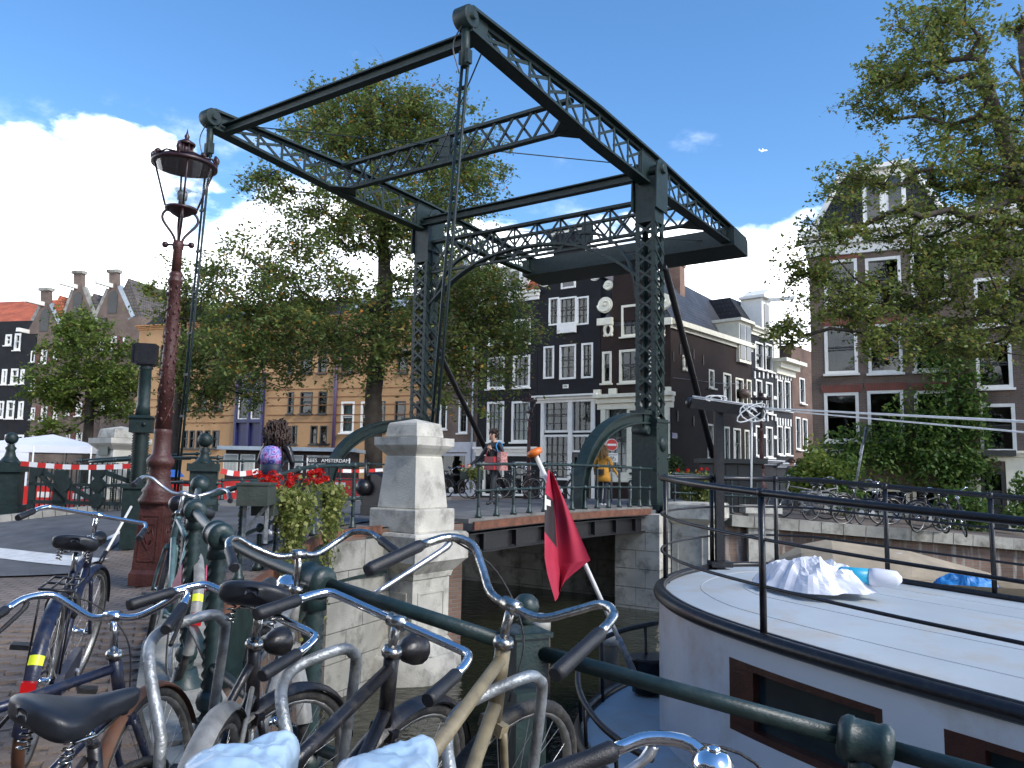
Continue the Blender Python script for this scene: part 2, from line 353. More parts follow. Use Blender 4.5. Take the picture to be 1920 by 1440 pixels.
# road over the approach: 4 mm above the paving
rl = [PZ(-260, 1090, -1.42), PZ(0, 1092, -1.36), PZ(150, 1096, -1.36), PZ(235, 1040, -1.30), PZ(300, 1010, -1.2)]
road = [(p.x, p.y) for p in rl] + [(-3.15, 9.4), (-2.95, 10.4), tuple(BR(2.5, -8.2, 0).xy), tuple(BR(2.5, -7.4, 0).xy), tuple(BR(-2.4, -7.4, 0).xy), (-7.55, 15.2), (-8.9, 14.2), (-11.5, 12.0), (-17, 9.5), (-26, 8.0), (-26, 4.5), (-13, 6.5)]
sheet(road, g, 'road', ASPH, .45, dz=.022, kind='structure')
def strip(a, b, w, name, m, dz, n=14, **kw):
    a, b = V(a).to_2d().to_3d(), V(b).to_2d().to_3d(); s = (b-a).cross(V((0, 0, 1))).normalized()*w/2; mb = MB()
    mb.grid(lambda i, j: (lambda p: V((p.x, p.y, g(p.x, p.y)+dz)))(a.lerp(b, i)+s*(2*j-1)), n, 2); return mb.build(name, m, uv=True, **kw)
strip(PZ(-200, 1044, -1.42), PZ(172, 1084, -1.37), .42, 'stop_line', LINEP, .03, kind='structure')
strip(PZ(186, 1050, -1.32), PZ(300, 1005, -1.2), .09, 'lane_line', LINEP, .03, kind='structure')
# kerb and raised far pavement
kl = [(-7.35, 15.35), (-8.9, 14.3), (-11.5, 12.1), (-17, 9.6), (-26, 8.1)]
kerbt = thing('kerb', 'long row of pale kerb stones along the far side of the road', 'kerb', (-9, 14, g(-9, 14)))
kpts = bez([(x, y, 0) for x, y in kl], 10)
kmb = 0
for i in range(len(kpts)-1):
    a, b = kpts[i], kpts[i+1]; t = (b-a).normalized()*.006; mb = MB()
    a2 = V((a.x, a.y, g(a.x, a.y)+.04))+t; b2 = V((b.x, b.y, g(b.x, b.y)+.04))-t
    mb.beam(a2, b2, .16, .2).build('kerb_block', KERB, kerbt, world=True)
fpoly = kl + [(-26, 14), (-16.5, 23.2), (-11.5, 19.9), (-9.2, 18.0), (-7.6, 16.4)]
sheet(fpoly, g, 'far_pavement', CONC, .9, dz=.10, kind='structure')
# loose bricks of the paving nearest the camera: one object each
BRK = mat('klinker_brick', (.14, .11, .094), .8, 0, .3, 1.7, .5, 90, col2=(.21, .165, .135), spec=.3)
brick_me = []
for k in range(4):
    mb = MB(); mb.box((0, 0, -.012), (.198, .094, .05)); P = mb.v
    mb.v = [(x+random.uniform(-.003, .003), y+random.uniform(-.003, .003), z+(random.uniform(-.002, .003) if z > 0 else 0)) for x, y, z in P]
    me = bpy.data.meshes.new('brick'); me.from_pydata(mb.v, [], mb.f); me.materials.append(BRK); brick_me.append(me)
pav = thing('brick_paving', 'rows of brown klinker bricks underfoot, left of the parked bicycles', 'paving', (-2.2, 3.6, -1.46)); pav['kind'] = 'structure'; del pav['category']
cells = []; ang = R(24); ca, sa = math.cos(ang), math.sin(ang)
for i in range(-30, 34):
    for j in range(-40, 60):
        lx = (i+(j % 2)*.5)*.207; ly = j*.103; x = -2.3+lx*ca-ly*sa; y = 3.7+lx*sa+ly*ca
        z = g(x, y); dpt = cF.dot(V((x, y, z)))
        if dpt < .5: continue
        px = 960+FPX*V((x, y, z)).dot(cR)/dpt; py = 720-FPX*V((x, y, z)).dot(cT)/dpt
        if -40 < px < 560 and 1085 < py < 1480 and y < 7 and in_poly(INNER+[(-20, 9), (-20, -9), (9, -9)], x, y): cells.append((dpt, x, y, z))
cells.sort(); big = MB(); Mi = wmat(pav).inverted()
for k, (dpt, x, y, z) in enumerate(cells):
    zt = z-.006+random.uniform(-.003, .006)
    if k < 300:
        o = link('brick', random.choice(brick_me), pav); o.location = Mi @ V((x, y, zt)); o.rotation_euler = (random.uniform(-.012, .012), random.uniform(-.012, .012), ang+random.uniform(-.02, .02))
    else: big.box((x, y, zt-.012), (.198, .094, .05), ang+random.uniform(-.02, .02))
BRKS = mat('klinker_rows', (.14, .11, .094), .8, 0, .3, 1.7, .5, 90, col2=(.21, .165, .135), spec=.3, island=.7)
if big.v: big.build('brick_rows', BRKS, pav, world=True, kind='stuff')
# water
def water_mat():
    m = bpy.data.materials.new('canal_water'); m.use_nodes = True; t = m.node_tree; p = t.nodes['Principled BSDF']
    p.inputs['Base Color'].default_value = (.020, .022, .013, 1); p.inputs['Roughness'].default_value = .06; p.inputs['IOR'].default_value = 1.33
    co = nd(t, 'ShaderNodeTexCoord'); h = None
    for sc, st in ((2.2, .5), (7, .35)):
        nz = nd(t, 'ShaderNodeTexNoise'); nz.inputs['Scale'].default_value = sc; nz.inputs['Detail'].default_value = 3; t.links.new(co.outputs['Object'], nz.inputs['Vector'])
        bp = nd(t, 'ShaderNodeBump'); bp.inputs['Strength'].default_value = st; bp.inputs['Distance'].default_value = .05; t.links.new(nz.outputs['Fac'], bp.inputs['Height'])
        if h: t.links.new(h, bp.inputs['Normal'])
        h = bp.outputs[0]
    t.links.new(h, p.inputs['Normal']); return m
mb = MB(); mb.quad((-120, -60, WATER), (120, -60, WATER), (120, 120, WATER), (-120, 120, WATER)); mb.build('canal_water', water_mat(), kind='structure')
# far ground
def gf(x, y):
    q = V((x, y, 0))-BO; u = q.dot(BW); v = q.dot(BD); d = max(0, abs(u)-3); t = min(1, max(0, (v-1)/16)); r = min(1, d/10)
    return DECK-.30*t-(.95*r*(.6+.4*t) if u > 0 else .35*r)
fq = [(3.9, 18.2+.5), (5.1, 19.05), (14, 19.45), (30, 17.5), (90, 5), (600, -60), (600, 1500), (-900, 1500), (-900, 700), (-60, 66), (-22, 36.5), (-9, 28.2), (-4.2, 24.4), (-2.75, 23.2), tuple(BR(-3.6, .25, 0).xy), tuple(BR(3.6, .25, 0).xy)]
sheet(fq, gf, 'far_quay_ground', PAVE, 3, bounds=(-30, 16, 40, 60), kind='structure')
fr = [tuple(BR(u, v, 0).xy) for u, v in ((-2.6, .3), (2.6, .3), (2.9, 18), (5.2, 60), (-1, 60), (-2.9, 18))]
sheet(fr, gf, 'far_road', ASPH, 3, dz=.006, kind='structure')
# quay walls
QB = brick_mat('quay_brick', (.13, .075, .055), (.16, .10, .075), (.12, .11, .095), .22, .062, .010, .9, .45, .6)
QBF = brick_mat('far_quay_brick', (.15, .09, .068), (.19, .12, .09), (.14, .13, .115), .22, .062, .010, .9, .45, .6, streak=(.36, .35, .32))
def wall(pl, zf, name, m, bot=-4.4, th=.4, **kw):
    mb = MB(); P = [V((p[0], p[1], 0)) for p in pl]
    pts = []
    for i in range(len(P)-1):
        k = max(1, min(40, int((P[i+1]-P[i]).length/.6)))
        pts += [P[i].lerp(P[i+1], j/k) for j in range(k)]
    pts.append(P[-1])
    for a, b in zip(pts, pts[1:]):
        za, zb = zf(a.x, a.y), zf(b.x, b.y)
        mb.quad((a.x, a.y, bot), (b.x, b.y, bot), (b.x, b.y, zb), (a.x, a.y, za))
    return mb.build(name, m, uv=True, **kw)
wall([p for p in EDGE[1:]]+[(NRc.x, NRc.y), (NLc.x, NLc.y), (-9.2, 18.5), (-11.5, 20.6), (-16, 24.2), (-45, 46)], lambda x, y: g(x, y)-.02, 'quay_wall', QB, kind='structure')
wall(list(reversed(fq[1:4]+[(60, 11)])), lambda x, y: gf(x, y)-.2, 'far_quay_wall', QBF, kind='structure')
wall(list(reversed(fq[9:15])), lambda x, y: gf(x, y)-.2, 'far_left_quay_wall', QB, kind='structure')
cop = thing('quay_coping', 'grey stone coping along the top of the far brick quay wall', 'coping', (9, 19, -1.4))
ccp = bez([(5.2, 19.0, 0), (9.5, 19.2, 0), (14, 19.4, 0), (22, 18.6, 0), (30, 17.4, 0)], 8)
for a, b in zip(ccp, ccp[1:]):
    t = (b-a).normalized()*.008; mb = MB()
    mb.beam(V((a.x, a.y, gf(a.x, a.y)-.10))+t, V((b.x, b.y, gf(b.x, b.y)-.10))-t, .5, .26).build('coping_stone', STONED, cop, world=True)
copn = thing('quay_edge_stones', 'worn grey edge stones under the near railing beside the bicycles', 'coping', (0, 3.3, -1.5))
E2 = EDGE[2:11]
for (x0, y0), (x1, y1) in zip(E2, E2[1:]):
    a, b = V((x0, y0, g(x0, y0)-.07)), V((x1, y1, g(x1, y1)-.07)); t = (b-a).normalized()*.006; s = V((b.y-a.y, a.x-b.x, 0)).normalized()
    s = s if s.dot(V((0, -1, 0))) > 0 else -s
    MB().beam(a+t+s*.17, b-t+s*.17, .42, .2).build('edge_stone', STONED, copn, world=True)
# ------------------------------------------------------------------ the drawbridge
def loc3(o, pts): return [V(p) for p in pts]
BT = thing('drawbridge', 'dark green iron lattice drawbridge with two balance beams over the canal', 'drawbridge', BO+V((0, 0, DECK)), BYAW)
HW = 3.575; TILT = -.028; D0 = -DECK    # local z is measured from the deck
def bb(u, v, z): return V((u, v, z+D0))
PIV = 7.42
def armz(v): return PIV+TILT*v
RIV = MB
def lattice_x(root, name, p0, p1, h, bays, bw=.055, th=.03, n=None, parent_mat=GREEN, chord=(.16, .07)):
    # two chords and crossed bars in the plane spanned by p0->p1 and the vertical
    p0, p1 = V(p0), V(p1); up = V((0, 0, 1)); e = p1-p0; side = up.cross(e).normalized()
    ch = MB()
    for s in (0, 1): ch.beam(p0+up*(h*s), p1+up*(h*s), chord[0], chord[1])
    c = ch.build(name, GREEN, root); k = 0
    for i in range(bays):
        a, b = p0+e*(i/bays), p0+e*((i+1)/bays)
        for s, (q, r) in enumerate(((a, b+up*h), (a+up*h, b))):
            off = side*(.017*(1 if s else -1)); m = MB(); m.beam(q+off, r+off, th, bw, up=side.cross(r-q)); m.build('lattice_bar', GREEN, c)
    return c
def arm(u):
    near, far = -7.37, 6.54
    def hh(v):   # half depth of the girder
        return .20+.21*min(1, (v-near)/4.5) if v < 0 else .41-.17*(v/far)
    body = MB(); vs = [near+(far-near)*i/24 for i in range(25)]
    for a, b in zip(vs, vs[1:]):
        for s in (1, -1):
            body.beam(bb(u, a, armz(a)+s*hh(a)), bb(u, b+.004, armz(b)+s*hh(b)), .30, .055)
            body.beam(bb(u, a, armz(a)+s*(hh(a)-.055)), bb(u, b+.004, armz(b)+s*(hh(b)-.055)), .045, .10)
    for v0, v1 in ((near, near+.55), (-.55, .55), (far-.55, far)):   # solid end and pivot plates
        poly = [(v0, armz(v0)-hh(v0)), (v1, armz(v1)-hh(v1)), (v1, armz(v1)+hh(v1)), (v0, armz(v0)+hh(v0))]
        body.prism(poly, lambda a, b: bb(u-.05, a, b), lambda a, b: bb(u+.05, a, b))
    root = body.build('balance_beam', GREEN, BT)
    e = MB(); e.lathe([(.18, -.15), (.20, -.13), (.20, .13), (.18, .15)], bb(u, near-.02, armz(near)+.02), 16, M=Matrix.Rotation(R(90), 4, 'Y')); e.lathe([(.07, -.22), (.07, .22)], bb(u, near-.02, armz(near)+.02), 10, M=Matrix.Rotation(R(90), 4, 'Y')); e.build('end_drum', GREEN, root)
    for v0, v1, n in ((near+.55, -.55, 9), (.55, far-.55, 9)):
        for i in range(n):
            a, b = v0+(v1-v0)*i/n, v0+(v1-v0)*(i+1)/n; za, zb = armz(a), armz(b); ha, hb = hh(a)-.08, hh(b)-.08
            segs = [((a, za+ha), (b, zb-hb)), ((a, za-.35*ha), (b, zb+.75*hb)), ((b, zb-hb), (b, zb+hb))]
            for k, (p, q) in enumerate(segs):
                x = u+(.022*(k-1)); m = MB(); m.beam(bb(x, *p), bb(x, *q), .022, .065, up=V((1, 0, 0)).cross(V((0, q[0]-p[0], q[1]-p[1]))))
                m.build('lattice_bar', GREEN, root)
    return root
for u in (HW, -HW): arm(u)
# cross girders and beams between the balance beams
lattice_x(BT, 'cross_girder', bb(-HW+.14, -3.55, armz(-3.55)-.36), bb(HW-.14, -3.55, armz(-3.55)-.36), .66, 14)
lattice_x(BT, 'cross_girder', bb(-HW+.14, 3.3, armz(3.3)-.33), bb(HW-.14, 3.3, armz(3.3)-.33), .58, 14)
for v in (-3.55, 3.3):
    m = MB(); m.box(bb(0, v, armz(v)), (.34, .12, .62)); m.build('splice_plate', GREEN, BT)
    for s in (-1, 1):
        m = MB(); m.prism([(s*(HW-.12), v-.5), (s*(HW-.12), v+.5), (s*(HW-.62), v)], lambda a, b, v=v: bb(a, b, armz(v)-.385), lambda a, b, v=v: bb(a, b, armz(v)-.355)); m.build('gusset_plate', GREEN, BT)
m = MB(); m.beam(bb(-HW+.1, -7.05, armz(-7.05)-.05), bb(HW-.1, -7.05, armz(-7.05)-.05), .22, .03); m.beam(bb(-HW+.1, -7.05, armz(-7.05)-.14), bb(HW-.1, -7.05, armz(-7.05)-.14), .035, .15); m.beam(bb(-HW+.1, -7.05, armz(-7.05)-.23), bb(HW-.1, -7.05, armz(-7.05)-.23), .18, .03); m.build('end_beam', GREEN, BT)
m = MB(); m.beam(bb(-HW+.1, -.3, PIV-.12), bb(HW-.1, -.3, PIV-.12), .24, .03); m.beam(bb(-HW+.1, -.3, PIV-.215), bb(HW-.1, -.3, PIV-.215), .03, .16); m.beam(bb(-HW+.1, -.3, PIV-.31), bb(HW-.1, -.3, PIV-.31), .20, .03); m.build('pivot_beam', GREEN, BT)
m = MB(); zc = armz(6.1); m.prism([(5.45, zc-.36), (6.75, zc-.44), (6.75, zc+.02), (6.6, zc+.15), (5.45, zc+.2)], lambda a, b: bb(-HW-.25, a, b), lambda a, b: bb(HW+.25, a, b)); m.build('counterweight', GREEN, BT)
# gate posts: four corner angles with crossed bars, solid foot and head
def post(u):
    s = .25; z0, z1 = DECK, 7.18; zs = 1.28; zt = 6.05
    b = MB()
    for a in (-1, 1):
        for c in (-1, 1):
            b.beam(bb(u+a*(s-.05), c*s, zs-.1), bb(u+a*(s-.05), c*s, zt+.1), .10, .022, up=(0, 1, 0)); b.beam(bb(u+a*s, c*(s-.06), zs-.1), bb(u+a*s, c*(s-.06), zt+.1), .022, .12, up=(0, 1, 0))
    b.box(bb(u, 0, (zt+z1)/2), (2*s+.02, 2*s+.02, z1-zt)); root = b.build('gate_post', GREEN, BT)
    f = MB(); f.box(bb(u, 0, (z0+zs)/2), (2*s+.14, 2*s+.16, zs-z0)); f.box(bb(u, 0, z0+.07), (2*s+.30, 2*s+.32, .14)); f.box(bb(u, 0, zs-.06), (2*s+.2, 2*s+.22, .05))
    for sx in (-1, 1): f.lathe([(.19, -.05), (.19, .02), (.14, .07), (.02, .09)], bb(u+sx*(s+.07), 0, .7), 12, M=Matrix.Rotation(R(90)*sx, 4, 'Y'))
    for z in (0, .35, .7, 1.05):
        for k in (-1, 1): f.ball(bb(u+.3*k, -s-.085, z), .022, 6); f.ball(bb(u+s+.075, .26*k, z), .022, 6)
    f.build('post_foot', GREEN, root)
    hd = MB()
    for sx in (-1, 1):      # rounded cheek plates that carry the pivot
        poly = [(-.36, 6.35), (.30, 6.35)]+[(.02+.34*math.cos(t), 7.30+.34*math.sin(t)) for t in [math.pi*i/10*1.0 for i in range(11)]]
        hd.prism(poly, lambda a, b, sx=sx: bb(u+sx*.30, a, b), lambda a, b, sx=sx: bb(u+sx*.335, a, b))
    hd.lathe([(.10, -.42), (.13, -.40), (.13, .40), (.10, .42)], bb(u, 0, PIV-.02), 12, M=Matrix.Rotation(R(90), 4, 'Y')); hd.build('pivot_head', GREEN, root)
    n = 13; dz = (zt-zs)/n; k = 0
    lt = MB()
    for i in range(n):
        a, c = zs+i*dz, zs+(i+1)*dz
        for q in (-1, 1):
            for w_, (z_a, z_b) in enumerate(((a, c), (c, a))):
                o = .004+.02*w_
                lt.beam(bb(u-s, q*(s+o), z_a), bb(u+s, q*(s+o), z_b), .018, .055, up=V((0, 1, 0)).cross(V((2*s, 0, z_b-z_a))))
                lt.beam(bb(u+q*(s+o), -s, z_a), bb(u+q*(s+o), s, z_b), .018, .05, up=V((1, 0, 0)).cross(V((0, 2*s, z_b-z_a))))
    lt.build('post_lattice', GREEN, root); rv = MB()
    for i in range(2*n+1):
        z = zs+i*dz/2
        for a in (-1, 1): rv.ball(bb(u+a*(s-.05), -s-.014, z), .017, 6); rv.ball(bb(u+s+.012, a*(s-.06), z), .017, 6)
    rv.build('rivets', GREEN, root)
for u in (HW, -HW): post(u)
# arched portal truss between the posts
pr = MB(); us = [-HW+.25+(2*HW-.5)*i/16 for i in range(17)]
def arz(u): t = abs(u)/(HW-.25); return 4.75+1.25*(1-t**2.4)
for a, b in zip(us, us[1:]):
    pr.beam(bb(a, -.1, arz(a)), bb(b, -.1, arz(b)), .2, .06)
pr.beam(bb(-HW+.2, -.1, 6.62), bb(HW-.2, -.1, 6.62), .2, .07); pr.beam(bb(-HW+.2, -.1, 5.72), bb(HW-.2, -.1, 5.72), .10, .05)
prt = pr.build('portal_arch', GREEN, BT)
n = 9
for i in range(n+1):
    u0 = -HW+.3+(2*HW-.6)*i/n; lo = max(5.72, 0)
    m = MB(); m.beam(bb(u0, -.1, min(arz(u0), 5.72) if abs(u0) > 2.6 else 5.72), bb(u0, -.1, 6.6), .05, .03, up=(0, 1, 0)); m.build('strut', GREEN, prt)
    if i < n:
        u1 = -HW+.3+(2*HW-.6)*(i+1)/n
        for k, (z0, z1) in enumerate(((5.74, 6.6), (6.6, 5.74))):
            m = MB(); m.beam(bb(u0, -.1+.03*(k*2-1), z0), bb(u1, -.1+.03*(k*2-1), z1), .02, .06, up=V((0, 1, 0)).cross(V((u1-u0, 0, z1-z0)))); m.build('lattice_bar', GREEN, prt)
for s in (-1, 1):        # second curved bracket inside the haunch
    pts = [bb(s*(HW-.3-1.55*(1-math.cos(t))), -.1, 4.2+1.9*math.sin(t)) for t in [R(90)*i/9 for i in range(10)]]; m = MB()
    for a, b in zip(pts, pts[1:]): m.beam(a, b, .12, .05)
    for i in (2, 4, 6): p = pts[i]; m.beam(p, V((s*(HW-.28), -.1, p.z)), .04, .04)
    m.build('haunch_bracket', GREEN, prt)
# hanging rods, braces, rack arcs, thin tie rods
for s, du, dv in ((1, -1.5, 1.1), (-1, -.75, .2)):
    top = bb(s*HW, -7.37, armz(-7.37)-.22); bot = bb(s*HW+du, -7.37+dv, DECK+.1); m = MB()
    for k in (-1, 1): m.tube([top+V((.06*k, 0, -.5)), bot+V((.06*k, 0, 0))], .028, 6)
    for i in range(1, 9): p = top.lerp(bot, i/9); m.box(p, (.17, .06, .05))
    m.tube([top+V((0, 0, .15)), top+V((0, 0, -.62))], .075, 8); m.box(top+V((0, 0, -.45)), (.2, .12, .24)); m.build('hanging_rod', GREEN, BT)
    m = MB(); q = [top+V((0, -.10, .1)), top+V((-.16, -.14, -.25)), top+V((-.06, -.08, -.75))]; m.tube(bez(q, 6), .012, 5); m.build('cable', BLACKP, BT)
for s, zt, L_ in ((1, 5.0, 4.3), (-1, 4.4, 4.8)):
    m = MB(); m.tube([bb(s*(HW+.28), .15, zt), bb(s*(HW+.28), .32, zt-.05), bb(s*(HW+.28), L_, DECK+.05)], .085, 10); m.box(bb(s*(HW+.28), L_, DECK+.1), (.3, .3, .2)); m.build('brace', BLACKP, BT)
for s in (1, -1):
    ru, rz_ = 3.5, 2.12; sp = lambda q: math.copysign(abs(q)**.82, q); pts = [(-ru*sp(math.cos(t)), DECK+rz_*sp(math.sin(t))) for t in [R(92)*i/18 for i in range(19)]]; uu = s*(HW+.05)
    m = MB(); nrm = [V((-math.cos(R(92)*i/18)/ru, math.sin(R(92)*i/18)/rz_)).normalized() for i in range(19)]
    for i in range(18):
        (a, za), (b, zb) = pts[i], pts[i+1]; na, nb = nrm[i], nrm[i+1]; w1 = .11
        m.hexa([bb(uu-.04, a-na.x*w1, za-na.y*w1), bb(uu+.04, a-na.x*w1, za-na.y*w1), bb(uu+.04, b-nb.x*w1, zb-nb.y*w1), bb(uu-.04, b-nb.x*w1, zb-nb.y*w1), bb(uu-.04, a+na.x*w1, za+na.y*w1), bb(uu+.04, a+na.x*w1, za+na.y*w1), bb(uu+.04, b+nb.x*w1, zb+nb.y*w1), bb(uu-.04, b+nb.x*w1, zb+nb.y*w1)])
        for q in (-1, 1): m.hexa([bb(uu-.13, a+q*na.x*w1-.0, za+q*na.y*w1-.015), bb(uu+.13, a+q*na.x*w1, za+q*na.y*w1-.015), bb(uu+.13, b+q*nb.x*w1, zb+q*nb.y*w1-.015), bb(uu-.13, b+q*nb.x*w1, zb+q*nb.y*w1-.015), bb(uu-.13, a+q*na.x*w1, za+q*na.y*w1+.02), bb(uu+.13, a+q*na.x*w1, za+q*na.y*w1+.02), bb(uu+.13, b+q*nb.x*w1, zb+q*nb.y*w1+.02), bb(uu-.13, b+q*nb.x*w1, zb+q*nb.y*w1+.02)])
    root = m.build('rack_arc', GREEN, BT); t_ = MB()
    for i in range(60):
        t = R(88)*i/60; nn = V((-math.cos(t)/ru, math.sin(t)/rz_)).normalized(); t_.box(bb(uu, -ru*sp(math.cos(t))-nn.x*.15, DECK+rz_*sp(math.sin(t))-nn.y*.15), (.10, .05, .05))
    t_.build('rack_teeth', GREEN, root)
    m = MB(); m.box(bb(s*HW-.02, -.42, 1.18), (.30, .34, .46)); m.box(bb(s*HW-.02, -.44, 1.43), (.40, .42, .05)); m.lathe([(.1, -.2), (.1, .2)], bb(s*HW, -.5, 1.0), 10, M=Matrix.Rotation(R(90), 4, 'Y')); m.build('drive_box', GREEN, BT)
m = MB(); m.tube([bb(-HW+.1, -6.6, armz(-6.6)+.15), bb(HW-.1, -.75, armz(-.75)-.1)], .014, 5); m.tube([bb(HW-.1, -6.8, armz(-6.8)-.3), bb(-HW+.1, -.75, armz(-.75)-.1)], .014, 5); m.tube([bb(-HW+.2, .3, PIV-.2), bb(HW-.1, 6, armz(6)-.1)], .012, 5); m.build('tie_rods', GREEN, BT)
# bridge leaf
m = MB(); NV = 16
def crown(v): return DECK+.05*(1-((v+3.6)/4)**2)
ASPHD = ASPH
for i in range(NV):
    a, b = -7.3+7.5*i/NV, -7.3+7.5*(i+1)/NV; za, zb = crown(a), crown(b)
    m.hexa([bb(-3.9, a, za-.12), bb(3.9, a, za-.12), bb(3.9, b, zb-.12), bb(-3.9, b, zb-.12), bb(-3.9, a, za), bb(3.9, a, za), bb(3.9, b, zb), bb(-3.9, b, zb)])
leaf = m.build('bridge_leaf', ASPH, BT, uv=True)
mbs = {-1: MB(), 1: MB()}; mg = MB()
for i in range(NV):
    a, b = -7.3+7.5*i/NV, -7.3+7.5*(i+1)/NV; za, zb = crown(a), crown(b)
    for s in (-1, 1):
        if a > -1.2: continue
        mbs[s].hexa([bb(s*3.92-.02, a, za-.10), bb(s*3.92+.02, a, za-.10), bb(s*3.92+.02, b, zb-.10), bb(s*3.92-.02, b, zb-.10), bb(s*3.92-.02, a, za+.03), bb(s*3.92+.02, a, za+.03), bb(s*3.92+.02, b, zb+.03), bb(s*3.92-.02, b, zb+.03)])
        for zz, ww in ((-.16, .2), (-.46, .2)): mg.hexa([bb(s*3.75-ww/2, a, za+zz-.02), bb(s*3.75+ww/2, a, za+zz-.02), bb(s*3.75+ww/2, b, zb+zz-.02), bb(s*3.75-ww/2, b, zb+zz-.02), bb(s*3.75-ww/2, a, za+zz), bb(s*3.75+ww/2, a, za+zz), bb(s*3.75+ww/2, b, zb+zz), bb(s*3.75-ww/2, b, zb+zz)])
        mg.hexa([bb(s*3.75-.01, a, za-.46), bb(s*3.75+.01, a, za-.46), bb(s*3.75+.01, b, zb-.46), bb(s*3.75-.01, b, zb-.46), bb(s*3.75-.01, a, za-.16), bb(s*3.75+.01, a, za-.16), bb(s*3.75+.01, b, zb-.16), bb(s*3.75-.01, b, zb-.16)])
for i in range(7):
    v = -6.9+i*.93; mg.beam(bb(-3.7, v, crown(v)-.3), bb(3.83, v, crown(v)-.3), .05, .26)
    mg.beam(bb(3.83, v, crown(v)-.45), bb(3.83, v, crown(v)-.17), .04, .06, up=(0, 1, 0))
[mbs[s].build('edge_band', RUST, leaf) for s in mbs]; mg.build('deck_girders', BLACKP, leaf)
for s in (-1, 1):
    m = MB()
    for i in range(NV): a, b = -7.3+7.5*i/NV, -7.3+7.5*(i+1)/NV; za, zb = crown(a), crown(b); m.hexa([bb(s*3.2-.62, a, za+.002), bb(s*3.2+.62, a, za+.002), bb(s*3.2+.62, b, zb+.002), bb(s*3.2-.62, b, zb+.002), bb(s*3.2-.62, a, za+.07), bb(s*3.2+.62, a, za+.07), bb(s*3.2+.62, b, zb+.07), bb(s*3.2-.62, b, zb+.07)])
    m.build('walkway', CONC, leaf, uv=True)
# ------------------------------------------------------------------ railings
def twisted_bar(mb, p, q, r, turns=3, steps=30, n=8, lob=.16):
    p, q = V(p), V(q); mb.tube([p.lerp(q, i/steps) for i in range(steps+1)], r, n, twist=2*math.pi*turns/steps, lob=lob)
def rail_post(parent, p, z0, z1, zm=None, r=.026, full=True):
    m = MB(); x, y = p
    m.lathe([(.058, 0), (.058, .04), (.042, .055), (.032, .15), (.028, .17)], (x, y, z0), 8)
    twisted_bar(m, (x, y, z0+.17), (x, y, z1-.06), r, turns=max(2, (z1-z0)*5))
    m.ball((x, y, z1), .045, 8, (1, 1, 1.1))
    if zm: m.ball((x, y, zm), .045, 8, (1, 1, 1.2))
    return m.build('baluster', GREEN2, parent, world=True)
def railing(name, label, path, zf, h=.86, mid=.44, sp=1.0, group=None, r=.026, cat='railing'):
    Q = [V((p[0], p[1], 0)) for p in path]; P = bez(Q, 8) if len(Q) > 2 else [Q[0].lerp(Q[1], i/12) for i in range(13)]
    P = [V((p.x, p.y, zf(p.x, p.y))) for p in P]
    t = thing(name, label, cat, P[0], 0, group)
    MB().tube([p+V((0, 0, h)) for p in P], r, 8).build('top_rail', GREEN2, t, world=True)
    MB().tube([p+V((0, 0, mid)) for p in P], r*.75, 8).build('mid_rail', GREEN2, t, world=True)
    d = 0; nxt = .1; k = 0
    for a, b in zip(P, P[1:]):
        l = (b-a).length
        while nxt <= d+l:
            q = a.lerp(b, (nxt-d)/l)
            rail_post(t, (q.x, q.y), q.z, q.z+(h if k % 2 == 0 else mid), q.z+mid if k % 2 == 0 else None); nxt += sp/2; k += 1
        d += l
    return t
def bz(x, y): q = V((x, y, 0))-BO; v = q.dot(BD); return crown(min(.2, max(-7.3, v)))+.07
pe = lambda u, v: tuple(BR(u, v, 0).xy)
railing('bridge_railing', 'green twisted-baluster railing along the near edge of the bridge leaf', [pe(3.78, -7.1), pe(3.78, .15)], bz, .86, .43, 1.0, 'bridge railings')
railing('bridge_railing', 'green twisted-baluster railing along the far edge of the bridge leaf', [pe(-3.78, -7.0), pe(-3.78, .15)], bz, .86, .43, 1.0, 'bridge railings')
AP = [(-2.62, 6.62), (-2.58, 7.5), (-2.50, 9.0), (-2.60, 10.35), (-2.15, 11.6)]
railing('approach_railing', 'green railing with flower boxes leading up to the stone pillar', AP, g, .90, .42, .95)
railing('approach_railing', 'green railing running on behind the right gate post, beside the flower box', [pe(3.9, .5), (5.4, 20.0), (7.5, 21.5)], lambda x, y: gf(x, y), .9, .45, 1.0)
# near quay railing: one thing, bent tube rails, collars and spiral posts
QR = thing('quay_railing', 'thick bent dark green tube railing on spiral posts, bicycles leaning on it', 'railing', (.09, 3.2, -1.5))
qz = {'A': -.30, 'B': -.375, 'C': -.53, 'D': -.755, 'E': -.925, 'F': -1.02, 'G': -1.06}
QPIX = {'A': (366, 957, 4.6), 'B': (410, 1003, 3.8), 'C': (590, 1088, 3.1), 'D': (985, 1216, 2.75), 'E': (1622, 1392, 2.32)}
Q3 = {k: PX(*v) for k, v in QPIX.items()}
Q3['F'] = Q3['E']+(Q3['E']-Q3['D'])*1.0; Q3['G'] = Q3['F']+(Q3['E']-Q3['D'])*1.0
q0 = PX(372, 918, 6.45)
rp = [q0, Q3['A'], Q3['B'], Q3['C'], Q3['D'], Q3['E'], Q3['F'], Q3['G']]
for i, (a, b) in enumerate(zip(rp, rp[1:])):
    pts = [a, b] if i >= 3 else bez([a, a.lerp(b, .5)+V((0, 0, -.012)), b], 5)
    MB().tube(pts, .026, 12).build('top_rail', GREEN2, QR, world=True)
    c, d = V((a.x, a.y, max(g(a.x, a.y)+.14, a.z-.60))), V((b.x, b.y, max(g(b.x, b.y)+.14, b.z-.60)))
    MB().tube([c, d], .024, 10).build('lower_rail', GREEN2, QR, world=True)
